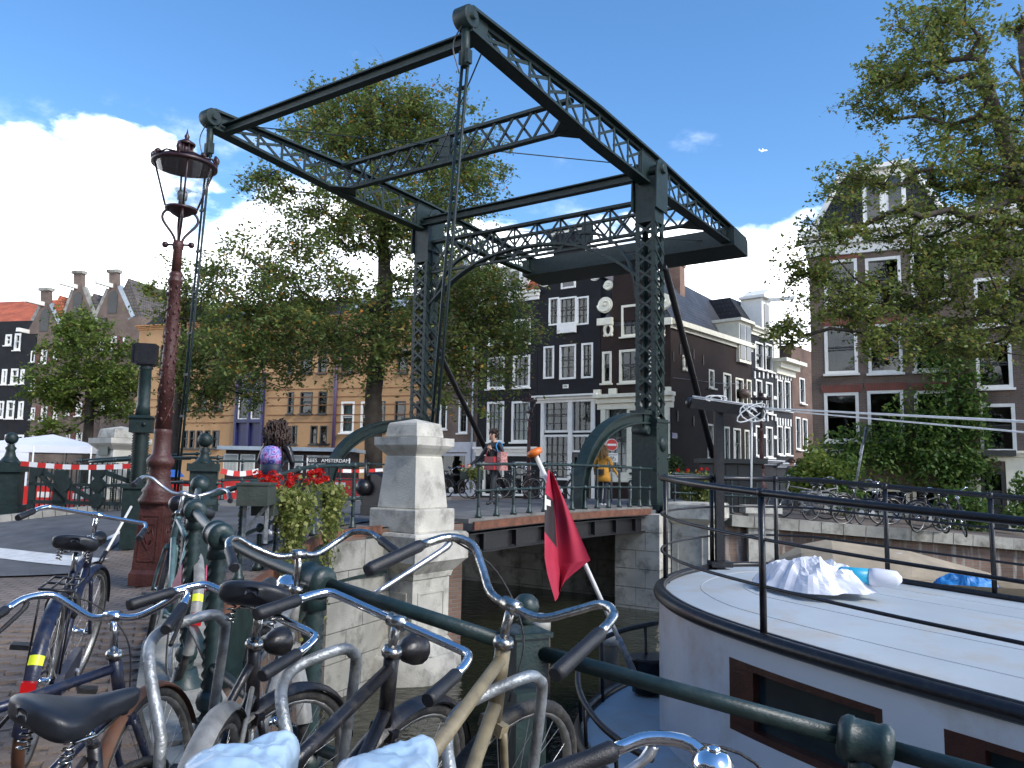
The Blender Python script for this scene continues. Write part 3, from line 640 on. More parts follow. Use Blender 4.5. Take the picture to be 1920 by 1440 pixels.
for k in 'ABCEF':
    p = Q3[k]; gz = g(p.x, p.y)-.02; m = MB()
    m.lathe([(.105, 0), (.105, .07), (.075, .10), (.06, .16)], (p.x, p.y, gz), 12)
    twisted_bar(m, (p.x, p.y, gz+.14), (p.x, p.y, p.z-.09), .038, 3.2, 44, 10, .13)
    m.ball((p.x, p.y, gz+.24), .062, 10); po = m.build('spiral_post', GREEN2, QR, world=True)
    nb = (rp[rp.index(p)+1]-rp[rp.index(p)-1]).normalized(); x, y = frame_for(nb); M = Matrix((x, y, nb)).transposed().to_4x4(); m = MB()
    m.lathe([(.030, -.075), (.05, -.07), (.060, -.058), (.063, -.05), (.063, -.036), (.059, -.032), (.059, .032), (.063, .036), (.063, .05), (.060, .058), (.05, .07), (.030, .075)], p, 32, M=M); m.lathe([(.05, -.11), (.044, -.03)], p, 12); m.build('collar', GREEN2, QR, world=True)
p = Q3['D']; m = MB(); rz = R(24); m.box((p.x, p.y, p.z-.02), (.118, .118, .13), rz); m.box((p.x, p.y, p.z+.053), (.14, .14, .016), rz); m.box((p.x, p.y, p.z+.07), (.11, .11, .02), rz, taper=.5); m.lathe([(.026, .07), (.022, .085), (.034, .092), (.022, .10), (.038, .115), (.046, .138), (.040, .162), (.022, .178), (0.0001, .182)], p, 16)
m.box((p.x, p.y, p.z-.45), (.11, .11, .64), rz); m.box((p.x, p.y, p.z-.7), (.17, .17, .2), rz); m.build('square_post', GREEN2, QR, world=True)
# square post with ball where the railings meet
p = PX(374, 930, 6.45); gz = g(p.x, p.y)-.02
bt = thing('railing_post', 'square green post with round ball finial where the railings meet', 'post', (p.x, p.y, gz)); m = MB(); rz = R(-12)
m.box((0, 0, .45), (.15, .15, .9), rz); m.box((0, 0, .12), (.22, .22, .24), rz); m.box((0, 0, .92), (.19, .19, .04), rz); m.box((0, 0, .955), (.15, .15, .04), rz, taper=.4); m.build('shaft', GREEN2, bt)
MB().ball((0, 0, 1.06), .075, 16).build('ball', GREEN2, bt)
p = PX(333, 945, 6.6); gz = g(p.x, p.y); bt = thing('spiral_bollard', 'thin spiral post with a black ball top beside the lamp post', 'bollard', (p.x, p.y, gz)); m = MB(); hh_ = p.z-gz
m.lathe([(.08, 0), (.08, .1), (.05, .14)], n=10); twisted_bar(m, (0, 0, .1), (0, 0, hh_), .038, 4, 40, 8, .16); m.build('shaft', GREEN2, bt); MB().ball((0, 0, hh_), .072, 16).build('ball', BLACKP, bt)
# ------------------------------------------------------------------ stone pillars and abutments
def pillar(name, label, loc, top, bot, full=True):
    t = thing(name, label, 'pillar', (loc[0], loc[1], bot), BYAW); z = lambda a: a-bot
    def blk(nm, w0, w1, a, b, m=STONE, bev=.02):
        mb = MB(); P = []
        for zz, w in ((a, w0), (a+bev, w0+bev), (b-bev, w1+bev), (b, w1)): P.append((w*math.sqrt(2)/2, z(zz)))
        mb.lathe(P, n=4, smooth=False, ph=.5); return mb.build(nm, m, t)
    T = top
    blk('cap_stone', .60, .56, T-.22, T-.02); mb = MB(); mb.lathe([(.40, z(T-.02)), (.38, z(T)), (.0001, z(T+.07))], n=4, smooth=False, ph=.5); mb.build('cap_top', STONE, t)
    mb = MB(); mb.lathe([(w*.7071, z(T+a)) for w, a in ((.58, -.50), (.62, -.47), (.80, -.38), (.86, -.34), (.86, -.22), (.80, -.22))], n=4, smooth=False, ph=.5); mb.build('cornice', STONE, t)
    blk('shaft', .72, .585, T-1.28, T-.50); blk('plinth', .88, .88, T-1.62, T-1.28)
    if full:
        mb = MB(); mb.lathe([(w*.7071, z(T+a)) for w, a in ((.86, -2.28), (.90, -2.20), (1.16, -2.05), (1.22, -2.02), (1.22, -1.66), (1.16, -1.62))], n=4, smooth=False, ph=.5); mb.build('ledge', STONE, t)
        blk('pier', .80, .80, -2.46, T-2.28); 
        mb = MB()
        for M_ in (0, 1):      # recessed panel frame on the two visible faces
            pass
        for s, (ax, ay) in enumerate((((1, 0)), ((0, -1)))):
            o = .412
            for (a0, a1, b0, b1) in ((-.30, .30, T-2.50, T-2.47), (-.30, -.27, -2.3, T-2.5), (.27, .30, -2.3, T-2.5)):
                if s == 0: mb.box((o, (a0+a1)/2, z((b0+b1)/2)), (.02, a1-a0, b1-b0))
                else: mb.box(((a0+a1)/2, -o, z((b0+b1)/2)), (a1-a0, .02, b1-b0))
        mb.build('panel_moulding', STONE, t)
        mb = MB(); mb.lathe([(r, z(a)) for r, a in ((.80, -4.2), (.80, -3.0), (.78, -2.66), (.74, -2.62))], n=16, ph=.5); mb.build('base', STONE, t)
        mb = MB(); mb.lathe([(.76, z(-2.62)), (.58, z(-2.44))], n=8, smooth=False, ph=.5); mb.build('flare', STONE, t)
    return t
pp = PX(776, 880, 12.1)
pillar('stone_pillar', 'tall pale stone pillar standing in the canal at the near end of the bridge', (pp.x, pp.y), .70, WATER-.6)
pq = PX(222, 880, 18.6)
p2 = pillar('stone_pillar', 'pale stone pillar with a green plaque beyond the far railing', (pq.x, pq.y), .82, g(pq.x, pq.y)-.3, False)
p2.scale = (1.15, 1.15, 1.0)
mb = MB(); mb.box((.02, -.345, 1.62), (.34, .02, .24)); mb.build('plaque', mat('green_plaque', (.03, .06, .045), .5, 0, .2), p2)
# stonework of the near abutment, block by block
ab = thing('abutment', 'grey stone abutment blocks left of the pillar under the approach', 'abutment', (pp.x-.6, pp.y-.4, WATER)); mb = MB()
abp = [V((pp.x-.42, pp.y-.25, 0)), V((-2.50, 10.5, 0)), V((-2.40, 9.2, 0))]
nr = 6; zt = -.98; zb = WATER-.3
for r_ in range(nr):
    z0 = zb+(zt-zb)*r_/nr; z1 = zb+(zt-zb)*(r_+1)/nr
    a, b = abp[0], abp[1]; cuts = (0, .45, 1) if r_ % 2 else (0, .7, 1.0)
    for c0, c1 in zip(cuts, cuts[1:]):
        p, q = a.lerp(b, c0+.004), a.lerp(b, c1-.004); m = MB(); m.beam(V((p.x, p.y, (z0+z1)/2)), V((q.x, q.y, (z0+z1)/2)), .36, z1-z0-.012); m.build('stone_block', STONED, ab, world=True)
# steel fascia of the approach span: rusty top band over a green girder
ed = bez([(-1.92, 11.6, 0), (-2.48, 10.4, 0), (-2.38, 9.0, 0), (-2.40, 7.5, 0), (-2.46, 6.7, 0)], 6)
fs = thing('approach_span', 'rusty topped green steel edge girder under the flower railing', 'girder', (-2.1, 9, -1)); mr_ = MB(); mg_ = MB()
for a, b in zip(ed, ed[1:]):
    ga, gb = g(a.x, a.y), g(b.x, b.y); s = V((.05, 0, 0))
    mr_.beam(V((a.x, a.y, ga-.03))+s, V((b.x, b.y, gb-.03))+s, .07, .12); mg_.beam(V((a.x, a.y, ga-.36))+s, V((b.x, b.y, gb-.36))+s, .04, .5); mg_.beam(V((a.x, a.y, ga-.62))+s*2, V((b.x, b.y, gb-.62))+s*2, .16, .04)
mr_.build('edge_band', RUST, fs, world=True); mg_.build('edge_girder', GREEN, fs, world=True)
# far abutment under the right gate post
fa = thing('abutment', 'pale stone block abutment carrying the right gate post', 'abutment', BR(3, .3, WATER), BYAW)
nr = 6; z0_ = -.35; tot = DECK-.06-(WATER-.35)
for r_ in range(nr):
    za, zb_ = (WATER-.35)+tot*r_/nr, (WATER-.35)+tot*(r_+1)/nr; us_ = [-7.5, -6.4, -5.2, -4.0, -2.6, -1.3] if r_ % 2 else [-7.5, -5.8, -4.6, -3.3, -2.0, -1.0]
    us_ = [u for u in us_]+[.05]
    for a, b in (((.10, .62), (.62, 1.2)) if r_ % 2 else ((.10, .85), (.85, 1.2))):
        m = MB(); m.box(((a+b)/2, -.42, (za+zb_)/2-WATER), (b-a-.012, 1.5, zb_-za-.012)); m.build('stone_block', STONE, fa)
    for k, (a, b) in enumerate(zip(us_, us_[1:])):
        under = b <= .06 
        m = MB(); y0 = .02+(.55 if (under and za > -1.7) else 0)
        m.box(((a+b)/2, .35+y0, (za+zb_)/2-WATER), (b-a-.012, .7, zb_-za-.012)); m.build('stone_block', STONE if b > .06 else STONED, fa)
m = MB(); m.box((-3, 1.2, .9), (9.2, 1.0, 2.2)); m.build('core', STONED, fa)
t = thing('stone_pier', 'panelled pale stone pier at the canal side of the right abutment', 'pier', BR(4.65, .15, WATER-.4), BYAW)
m = MB(); m.box((0, 0, 1.15), (.86, .8, 2.3)); m.build('shaft', STONE, t)
m = MB(); m.lathe([(w*.7071, a) for w, a in ((.90, 2.3), (1.1, 2.40), (1.14, 2.42), (1.14, 2.72), (1.08, 2.76))], n=4, smooth=False, ph=.5); m.build('cap_stone', STONE, t)
m = MB(); m.lathe([(w*.7071, a) for w, a in ((1.12, 0), (1.12, .42), (.92, .72))], n=4, smooth=False, ph=.5); m.build('base', STONE, t)
m = MB()
for (a0, a1, b0, b1) in ((-.30, .30, 2.02, 2.05), (-.30, -.27, .95, 2.05), (.27, .30, .95, 2.05)): m.box(((a0+a1)/2, -.41, (b0+b1)/2), (a1-a0, .02, b1-b0)); m.box((.44, (a0+a1)/2, (b0+b1)/2), (.02, a1-a0, b1-b0))
m.build('panel_moulding', STONE, t)
t = thing('stone_pier', 'second pale stone pier further right, behind the mast of the boat', 'pier', (6.0, 19.1, WATER-.3), R(-3)); m = MB(); m.box((0, 0, 1.2), (.7, .5, 2.5)); m.build('shaft', STONE, t); m = MB(); m.box((0, 0, 2.5), (.85, .65, .18)); m.build('cap_stone', STONE, t)
# ------------------------------------------------------------------ far-left bridge gate with big green ball posts
def ball_post(px, py_ball, Y, label, w=.5, ballr=.15):
    p = PX(px, py_ball, Y); gz = g(p.x, p.y)-.03; h = p.z-gz-ballr*1.2
    t = thing('gate_pillar', label, 'gate pillar', (p.x, p.y, gz), R(20), 'green ball-topped gate pillars'); m = MB()
    m.box((0, 0, h*.33), (w*.9, w*.9, h*.66)); m.box((0, 0, .15), (w*1.15, w*1.15, .3)); m.box((0, 0, h*.71), (w*1.12, w*1.12, h*.12)); m.box((0, 0, h*.775), (w*.9, w*.9, .05), taper=.7); m.build('body', GREEN, t)
    m = MB(); m.lathe([(w*.40, h*.78), (w*.32, h*.80), (w*.2, h*.86), (w*.15, h*.93), (w*.2, h*.97), (.06, h*1.0), (ballr*.6, h*1.02)], n=16); m.build('neck', GREEN, t)
    MB().ball((0, 0, h+ballr*1.2), ballr, 18).build('ball', GREEN, t)
    return p
a_ = ball_post(22, 822, 15.6, 'green ball-topped gate pillar at the left edge, left of the red tape', .52, .12)
b_ = ball_post(385, 825, 14.6, 'big green ball-topped gate pillar right of the red lamp post', .5, .135)
gt = thing('bridge_gate', 'dark green iron gate of diagonal bars and diamond plates behind the road', 'gate', (a_.x, a_.y, g(a_.x, a_.y)))
A0 = PX(62, 900, 15.2); B0 = PX(268, 900, 14.8)
def gp(s, z): q = A0.lerp(B0, s); return V((q.x, q.y, z))
zt, zm, zl = PX(150, 872, 15).z, PX(150, 909, 15).z, PX(150, 943, 15).z
for (p, q, w) in ((gp(0, zt), gp(1, zt), .04), (gp(-.03, zm), gp(1.0, zm), .05), (gp(0, zl), gp(1, zl), .07), (gp(.06, zt-.1), gp(.62, zl), .085), (gp(.03, zt-.14), gp(.33, zl), .085), (gp(.62, zt-.1), gp(1.0, zm), .085), (gp(.6, zt-.1), gp(.6, zl), .08), (gp(.0, zt), gp(.0, zl-.15), .14), (gp(.26, zt-.1), gp(.26, zl-.2), .28), (gp(.92, zt-.1), gp(.92, zl-.1), .28)):
    m = MB(); m.beam(p, q, .05, w) if abs((q-p).z) < .9*(q-p).length else m.beam(p, q, .05, w, up=(A0-B0).normalized()); m.build('gate_bar', GREEN, gt, world=True)
for s, z in ((.6, zm), (.6, zl+.05), (.6, zt-.12), (.04, zt-.1), (.3, zm)):
    m = MB(); q = gp(s, z); d_ = (B0-A0).normalized(); w_ = .14; nrm = d_.cross(V((0, 0, 1)))*.035; up = V((0, 0, 1))
    P = [q+d_*w_*math.cos(k*math.pi/4+.39)+up*w_*math.sin(k*math.pi/4+.39) for k in range(8)]; m.add([x+nrm for x in P]+[x-nrm for x in P], [tuple(range(8)), tuple(range(15, 7, -1))]+[(i, i+8, (i+1) % 8+8, (i+1) % 8) for i in range(8)]); m.build('diamond_plate', GREEN, gt, world=True)
for i in range(21):
    m = MB(); m.beam(gp(.03+i*.046, zl-.1), gp(.03+i*.046, zt+.05), .018, .018, up=(1, 0, 0)); m.build('gate_picket', GREEN, gt, world=True)
railing('far_railing', 'thin green railing with twisted posts along the far side of the road', [(b_.x+.2, b_.y+.4), pe(-4.1, -9.2), pe(-3.8, -7.2)], g, .98, .5, 1.05)
railing('far_railing', 'thin green railing in front of the white tent, behind the gate', [(a_.x+.1, a_.y+2.2), (a_.x+3.0, a_.y+2.5), (pq.x+.2, pq.y-.6)], g, 1.12, .5, 1.05)
# red and white barrier tape
TAPE = []
REDT, WHT = mat('tape_red', (.55, .025, .02), .5, 0, .08), mat('tape_white', (.75, .75, .74), .5, 0, .04)
def tape(label, a, b, n):
    t = thing('barrier_tape', label, 'barrier tape', a, 0, 'red and white barrier tapes'); d_ = (b-a)
    for i in range(n):
        sag = lambda s: V((0, 0, -.05*math.sin(math.pi*s)))
        p, q = a+d_*(i/n)+sag(i/n), a+d_*((i+1)/n)+sag((i+1)/n); m = MB(); m.beam(p, q, .004, .09); m.build('tape_segment', REDT if i % 2 == 0 else WHT, t, world=True)
tape('red and white tape strung across the green gate by the tent', PX(39, 869, 14.6), PX(262, 873, 14.4), 14)
tape('red and white tape between the ball pillar and the backpack girl', PX(414, 883, 13.6), PX(485, 883, 13.9), 6)
tape('short red and white tape on the far railing beside the walking woman', BR(-3.9, -3.6, PX(893, 884, 20).z), BR(-3.9, -1.2, PX(893, 884, 20).z), 8)
# ------------------------------------------------------------------ houses
BLK = mat('black_painted_brick', (.0065, .007, .010), .6, 0, .35, 1.5, .5, 40, spec=.18, dirt=(.016, .016, .018), dirt_scale=.7, dirt_amt=.6)
BRN = brick_mat('dark_brown_brick', (.022, .0125, .010), (.028, .016, .0125), (.021, .014, .012), .22, .065, .008, .8, .25, .25)
BRR = brick_mat('red_brown_brick', (.125, .068, .05), (.155, .09, .065), (.12, .10, .085), .22, .065, .010, .85, .3, .3)
BRG = brick_mat('grey_brown_brick', (.125, .085, .065), (.155, .108, .084), (.15, .13, .115), .22, .065, .010, .85, .3, .3)
BRO = brick_mat('old_brick', (.20, .105, .07), (.25, .14, .095), (.2, .17, .14), .22, .065, .010, .85, .3, .3)
OCH = mat('ochre_render', (.40, .235, .11), .85, 0, .10, .7, .25, 40, dirt=(.30, .16, .07), dirt_scale=.9, dirt_amt=.5)
BLUEP = mat('deep_blue_paint', (.018, .02, .085), .45, 0, .2, 2); PURP = mat('purple_pipe', (.06, .035, .085), .5)
def tile_mat(name, c, c2): return brick_mat(name, c, c2, tuple(x*.35 for x in c), .24, .26, .022, .55, .3, 1.0)
SLATE = tile_mat('slate_tiles', (.05, .053, .062), (.07, .072, .08)); TILEO = tile_mat('orange_tiles', (.42, .10, .04), (.5, .14, .06)); TILEB = tile_mat('black_glazed_tiles', (.022, .022, .026), (.032, .032, .036)); TILEG = tile_mat('grey_brown_tiles', (.10, .085, .075), (.13, .11, .095))
LEADG = mat('lead_grey', (.33, .38, .42), .5, .2, .15, 3); GREYP = mat('grey_paint', (.40, .41, .44), .55, 0, .1, 3)
DKFR = mat('dark_frame', (.02, .022, .02), .45, 0, .2, 4); REDSH = mat('red_brown_shutter', (.10, .022, .018), .6, 0, .2, 4)
class Fac:
    def __init__(s, name, label, cat, S, e, zg, W, H, depth, wm, bottom=0, group=None):
        s.S = V((S[0], S[1], 0)); s.e = V((e[0], e[1], 0)).normalized(); s.n = V((-s.e.y, s.e.x, 0)); s.zg = zg; s.W = W; s.H = H; s.D = depth; s.wm = wm; s.op = []
        s.t = thing(name, label, cat, (S[0], S[1], zg), math.atan2(s.e.y, s.e.x), group)
    def loc(s, px, py):
        d = ray(px, py); P = d*(s.S.dot(s.n)/d.dot(s.n)); return (P-s.S).dot(s.e), P.z-s.zg
    def rect(s, r):
        a, b = s.loc(r[0], (r[1]+r[3])/2), s.loc(r[2], (r[1]+r[3])/2); mx = (r[0]+r[2])/2
        return a[0], s.loc(mx, r[3])[1], b[0], s.loc(mx, r[1])[1]
    def win(s, r, nx=2, nz=3, fm=None, fw=.10, curtain=0, sill=True, local=False, arch=False, panes=True, bars=None, name='window', door=False, backing=None):
        x0, z0, x1, z1 = r if local else s.rect(r); s.op.append((x0, z0, x1, z1)); fm = fm or WHITEP; t = s.t
        m = MB(); y0, y1 = -.02, .14
        for (a, b, c, d) in ((x0, z0, x0+fw, z1), (x1-fw, z0, x1, z1), (x0+fw, z1-fw, x1-fw, z1), (x0+fw, z0, x1-fw, z0+fw)): m.box(((a+c)/2, (y0+y1)/2, (b+d)/2), (c-a, y1-y0, d-b))
        if sill: m.box(((x0+x1)/2, -.06, z0-.04), (x1-x0+.12, .22, .08))
        w = m.build(name, fm, t)
        a, c, b, d = x0+fw, x1-fw, z0+fw, z1-fw; mid = b+(d-b)*.56; yy = .08
        bm = MB(); bw = .035
        for i in range(1, nx): x = a+(c-a)*i/nx; bm.box((x, yy, (b+d)/2), (bw, .04, d-b))
        for j in range(1, nz): z = b+(d-b)*j/nz; bm.box(((a+c)/2, yy, z), (c-a, .036, bw))
        bm.box(((a+c)/2, yy, mid), (c-a, .07, .06)) if nz > 1 and panes else None
        if bm.v: bm.build('glazing_bars', bars or fm, w)
        if panes:
            for (p, q) in (((b, mid), (mid, d)) if nz > 1 and (d-b) > .9 else ((b, d),)):
                pm = MB(); pm.box(((a+c)/2, yy+.03, (p+q)/2), (c-a, .008, q-p-.004)); pm.build('pane', GLASS, w)
        if curtain:
            cm = MB(); k = 8
            for (u0, u1) in (((a, a+(c-a)*curtain/2), (c-(c-a)*curtain/2, c)) if curtain < 1 else ((a, c),)):
                P = [(u0+(u1-u0)*i/k, .30+.03*(i % 2)) for i in range(k+1)]
                for p, q in zip(P, P[1:]): cm.quad((p[0], p[1], b), (q[0], q[1], b), (q[0], q[1], d), (p[0], p[1], d))
            cm.build('curtain', CURTAIN, w)
        return w
    def wall(s, sides=True, back=True, H2=None, z0=-.6, roof_cap=True):
        xs = sorted({0, s.W, *(v for o in s.op for v in (o[0], o[2]) if 0 < v < s.W)}); zs = sorted({z0, s.H, *(v for o in s.op for v in (o[1], o[3]) if z0 < v < s.H)}); m = MB()
        for i in range(len(xs)-1):
            for j in range(len(zs)-1):
                cx, cz = (xs[i]+xs[i+1])/2, (zs[j]+zs[j+1])/2
                if any(o[0] < cx < o[2] and o[1] < cz < o[3] for o in s.op): continue
                m.quad((xs[i], 0, zs[j]), (xs[i+1], 0, zs[j]), (xs[i+1], 0, zs[j+1]), (xs[i], 0, zs[j+1]))
        for (a, b, c, d) in s.op:
            k = .16; m.quad((a, 0, b), (a, k, b), (a, k, d), (a, 0, d)); m.quad((c, 0, d), (c, k, d), (c, k, b), (c, 0, b)); m.quad((a, 0, d), (a, k, d), (c, k, d), (c, 0, d)); m.quad((a, 0, b), (c, 0, b), (c, k, b), (a, k, b))
        if sides: m.quad((0, s.D, z0), (0, 0, z0), (0, 0, s.H), (0, s.D, s.H)); m.quad((s.W, 0, z0), (s.W, s.D, z0), (s.W, s.D, s.H), (s.W, 0, s.H))
        if back: m.quad((s.W, s.D, z0), (0, s.D, z0), (0, s.D, s.H), (s.W, s.D, s.H))
        if roof_cap: m.quad((0, .01, s.H-.01), (s.W, .01, s.H-.01), (s.W, s.D, s.H-.01), (0, s.D, s.H-.01))
        return m.build('wall', s.wm, s.t, uv=True)
    def gable(s, pts, m, th=.35, name='gable', local=False):
        P = pts if local else [s.loc(*p) for p in pts]; mb = MB(); mb.prism(P, lambda a, b: (a, -.002, b), lambda a, b: (a, th, b)); return mb.build(name, m, s.t, uv=True)
    def boxpx(s, r, name, m, out=.06, y1=.05, **k):
        x0, z0, x1, z1 = s.rect(r); mb = MB(); mb.box(((x0+x1)/2, (y1-out)/2, (z0+z1)/2), (x1-x0, y1+out, z1-z0)); return mb.build(name, m, s.t, **k)
    def cornice(s, z, h=.35, m=None, x0=None, x1=None, out=.35, name='cornice'):
        x0 = -.05 if x0 is None else x0; x1 = s.W+.05 if x1 is None else x1; mb = MB(); L = x1-x0; c = (x0+x1)/2
        for (zz, hh, o) in ((z-h*.12, h*.24, out), (z-h*.42, h*.36, out*.55), (z-h*.8, h*.40, out*.25)): mb.box((c, .02-o/2, zz), (L+o*.6, o+.04, hh))
        return mb.build(name, m or WHITEP, s.t)
    def roof(s, ridge_h, m, H=None, xr=None, over=.05, y0=.1, hip=0, D=None):
        H = s.H if H is None else H; xr = s.W/2 if xr is None else xr; D = s.D if D is None else D; mb = MB(); z = H+ridge_h
        a, b, c, d = (-over, y0, H), (s.W+over, y0, H), (s.W+over, D, H), (-over, D, H); r0, r1 = (xr, y0+hip, z), (xr, D-hip, z)
        mb.add([a, b, c, d, r0, r1], [(1, 2, 5, 4), (3, 0, 4, 5), (0, 1, 4), (2, 3, 5)]); return mb.build('roof', m, s.t, uv=True)
def line_pt(P0, e, px):          # where the plan line through P0 along e crosses a pixel column (at eye level)
    d = ray(px, 884); n = V((-e[1], e[0], 0)); return d*(V((P0[0], P0[1], 0)).dot(n)/V((d.x, d.y, 0)).dot(n))
eW = (.823, -.568); C0 = PX(1258, 885, 38); ZGF = -1.25
def row(name, label, pxl, pxr, ytop, P0, e, zg, depth, wm, cat='house', pxm=None):
    a, b = line_pt(P0, e, pxl), line_pt(P0, e, pxr); f = Fac(name, label, cat, a, e, zg, (b-a).to_2d().length, 1, depth, wm); f.H = f.loc((pxl+pxr)/2 if pxm is None else pxm, ytop)[1]; return f
def scroll(f, cx, cz, r, flip, m):
    pts = []
    for i in range(26):
        t = i/25; a = t*4.6*math.pi/2; rr = r*(1-.80*t); pts.append((cx+flip*rr*math.cos(a), -.06, cz-rr*math.sin(a)*.95))
    mb = MB(); mb.tube(pts, [r*.16*(1-.4*i/25) for i in range(26)], 6); mb.ball((cx, -.06, cz), r*.2, 8); mb.lathe([(r*1.02, -.05), (r*1.0, .03)], (cx, -.02, cz), 20, M=Matrix.Rotation(R(90), 4, 'X')); return mb.build('scroll', m, f.t)
# corner house, dark brown with scrolled neck gable
h3 = row('corner_house', 'dark brown corner house with cream scrolled neck gable and slate roof', 1125, 1258, 601, C0, eW, ZGF, 15, BRN, pxm=1258)
for r, nx, nz in (((1165, 571, 1200, 631), 2, 3), ((1129, 659, 1147, 719), 1, 2), ((1161, 655, 1200, 718), 2, 2), ((1217, 652, 1242, 715), 1, 2)): h3.win(r, nx, nz, CREAM, .12, bars=DKFR)
h3.win((1136, 757, 1180, 900), 3, 6, CREAM, .14, curtain=.9, bars=DKFR); h3.win((1193, 757, 1236, 900), 3, 6, CREAM, .14, bars=DKFR)
h3.wall()
h3.gable([(1144, 603), (1150, 520), (1152, 490), (1226, 486), (1228, 516), (1236, 599)], BRN)
x0, z0 = h3.loc(1189, 493); h3.cornice(z0+.1, .35, CREAM, h3.loc(1147, 500)[0], h3.loc(1232, 500)[0], .3)
for px, py, r, fl in ((1135, 572, .42, -1), (1243, 566, .42, 1), (1141, 535, .26, -1), (1236, 530, .26, 1)): x, z = h3.loc(px, py); scroll(h3, x, z, r, fl, CREAM)
for px in (1136, 1247): h3.boxpx((px-14, 597, px+14, 610), 'scroll_base', CREAM, .18)
for px in (1141, 1238):
    x, z = h3.loc(px, 619); mb = MB(); mb.tube([(x+.2*math.cos(a), -.03, z+.29*math.sin(a)) for a in [2*math.pi*i/20 for i in range(20)]], .085, 7, closed=True)
    for sx, sz in ((-1, 1), (1, 1), (-1, -1), (1, -1)): mb.ball((x+sx*.2, -.03, z+sz*.27), .09, 8)
    mb.build('oval_window', CREAM, h3.t)
x, z = h3.loc(1190, 738); h3.cornice(z, .75, CREAM, -.1, h3.W+.12, .42)
for r in ((1116, 731, 1128, 741), (1144, 729, 1158, 740), (1239, 726, 1258, 737)): h3.boxpx(r, 'cornice_block', CREAM, .2)
for r in ((1127, 757, 1136, 940), (1180, 757, 1193, 940), (1236, 757, 1257, 940)): h3.boxpx(r, 'pilaster', CREAM, .08)
h3.boxpx((1125, 886, 1258, 905), 'plinth', CREAM, .05)
zr = h3.loc(1189, 480)[1]-h3.H; h3.roof(zr*.95, SLATE, over=.15)
# its long side wall down the street
eS = (.648, .762); zc = h3.H
hs = Fac('side_wing', 'long dark brown side of the corner house along the street with a white eaves board', 'house', h3.S+h3.e*(h3.W+.01), eS, ZGF, 10.2, zc, .8, BRN)
hs.t.parent = None
for r in ((1329, 693, 1339, 728), (1356, 700, 1371, 756), (1379, 709, 1394, 759), (1400, 712, 1409, 760), (1326, 795, 1338, 860), (1358, 800, 1368, 866), (1375, 803, 1389, 868), (1396, 806, 1405, 868)):
    hs.win(r, 1, 2, CREAM, .10, bars=DKFR)
hs.W = hs.loc(1411, 760)[0]; hs.wall(sides=False, back=False, roof_cap=False)
mb = MB(); mb.box((hs.W/2, -.14, zc-.05), (hs.W, .3, .26)); mb.box((hs.W/2, -.05, zc-.26), (hs.W, .1, .2)); mb.build('eaves_board', CREAM, hs.t)
x0, z0, x1, z1 = hs.rect((1259, 812, 1269, 822)); mb = MB(); mb.box(((x0+x1)/2, -.02, (z0+z1)/2), (x1-x0, .03, z1-z0)); sgn = mb.build('street_name_plate', mat('plate_blue', (.03, .03, .16), .4), hs.t)
mb = MB(); mb.box(((x0+x1)/2, -.04, z1-.08), (x1-x0-.1, .006, .07)); mb.box(((x0+x1)/2-.1, -.04, z1-.2), ((x1-x0)*.5, .006, .05)); 
ox, oz = hs.loc(1285, 682); mb = MB(); mb.tube([(ox+.24*math.cos(a), -.03, oz+.34*math.sin(a)) for a in [2*math.pi*i/20 for i in range(20)]], .09, 7, closed=True); [mb.ball((ox+sx*.24, -.03, oz+sz*.32), .1, 8) for sx in (-1, 1) for sz in (-1, 1)]; mb.build('oval_window', CREAM, hs.t)
for px, py in ((1262, 668), (1275, 655), (1300, 664), (1318, 675), (1270, 780), (1300, 790)):
    x, z = hs.loc(px, py); mb = MB(); mb.box((x, -.02, z), (.05, .04, .5)); mb.build('wall_anchor', DKFR, hs.t)
# dormer and chimney on the slate roof
x, z = hs.loc(1391, 640); mb = MB(); dx0, dz0, dx1, dz1 = hs.rect((1380, 606, 1402, 681)); mb.box(((dx0+dx1)/2, .9, (dz0+dz1)/2), (dx1-dx0, 2.2, dz1-dz0)); mb.box(((dx0+dx1)/2, .85, dz1+.08), (dx1-dx0+.3, 2.5, .16)); dm = mb.build('dormer', CREAM, hs.t)
for i in range(2): mb = MB(); w_ = (dx1-dx0)/2; mb.box((dx0+w_*(i+.5), -.22, (dz0+dz1)/2), (w_-.16, .03, dz1-dz0-.35)); mb.build('dormer_pane', mat('dark_glass', (.02, .025, .03), .08), dm)
cx, cz = hs.loc(1265, 520); q = h3.S+h3.e*(h3.W*.55)+h3.n*3.5
ch = MB(); cl = wmat(h3.t).inverted() @ PX(1266, 516, h3.S.y+2.6); ch.box((cl.x, cl.y, cl.z-.4), (.85, .7, 1.9)); ch.box((cl.x, cl.y, cl.z+.5), (.95, .8, .12)); chm = ch.build('chimney', BRO, h3.t, uv=True)
for i in range(4): mb = MB(); mb.lathe([(.09, 0), (.075, .5), (.085, .5), (.085, .56)], (cl.x-.3+.2*i, cl.y, cl.z+.55), 8); mb.build('chimney_pot', BRO, chm)
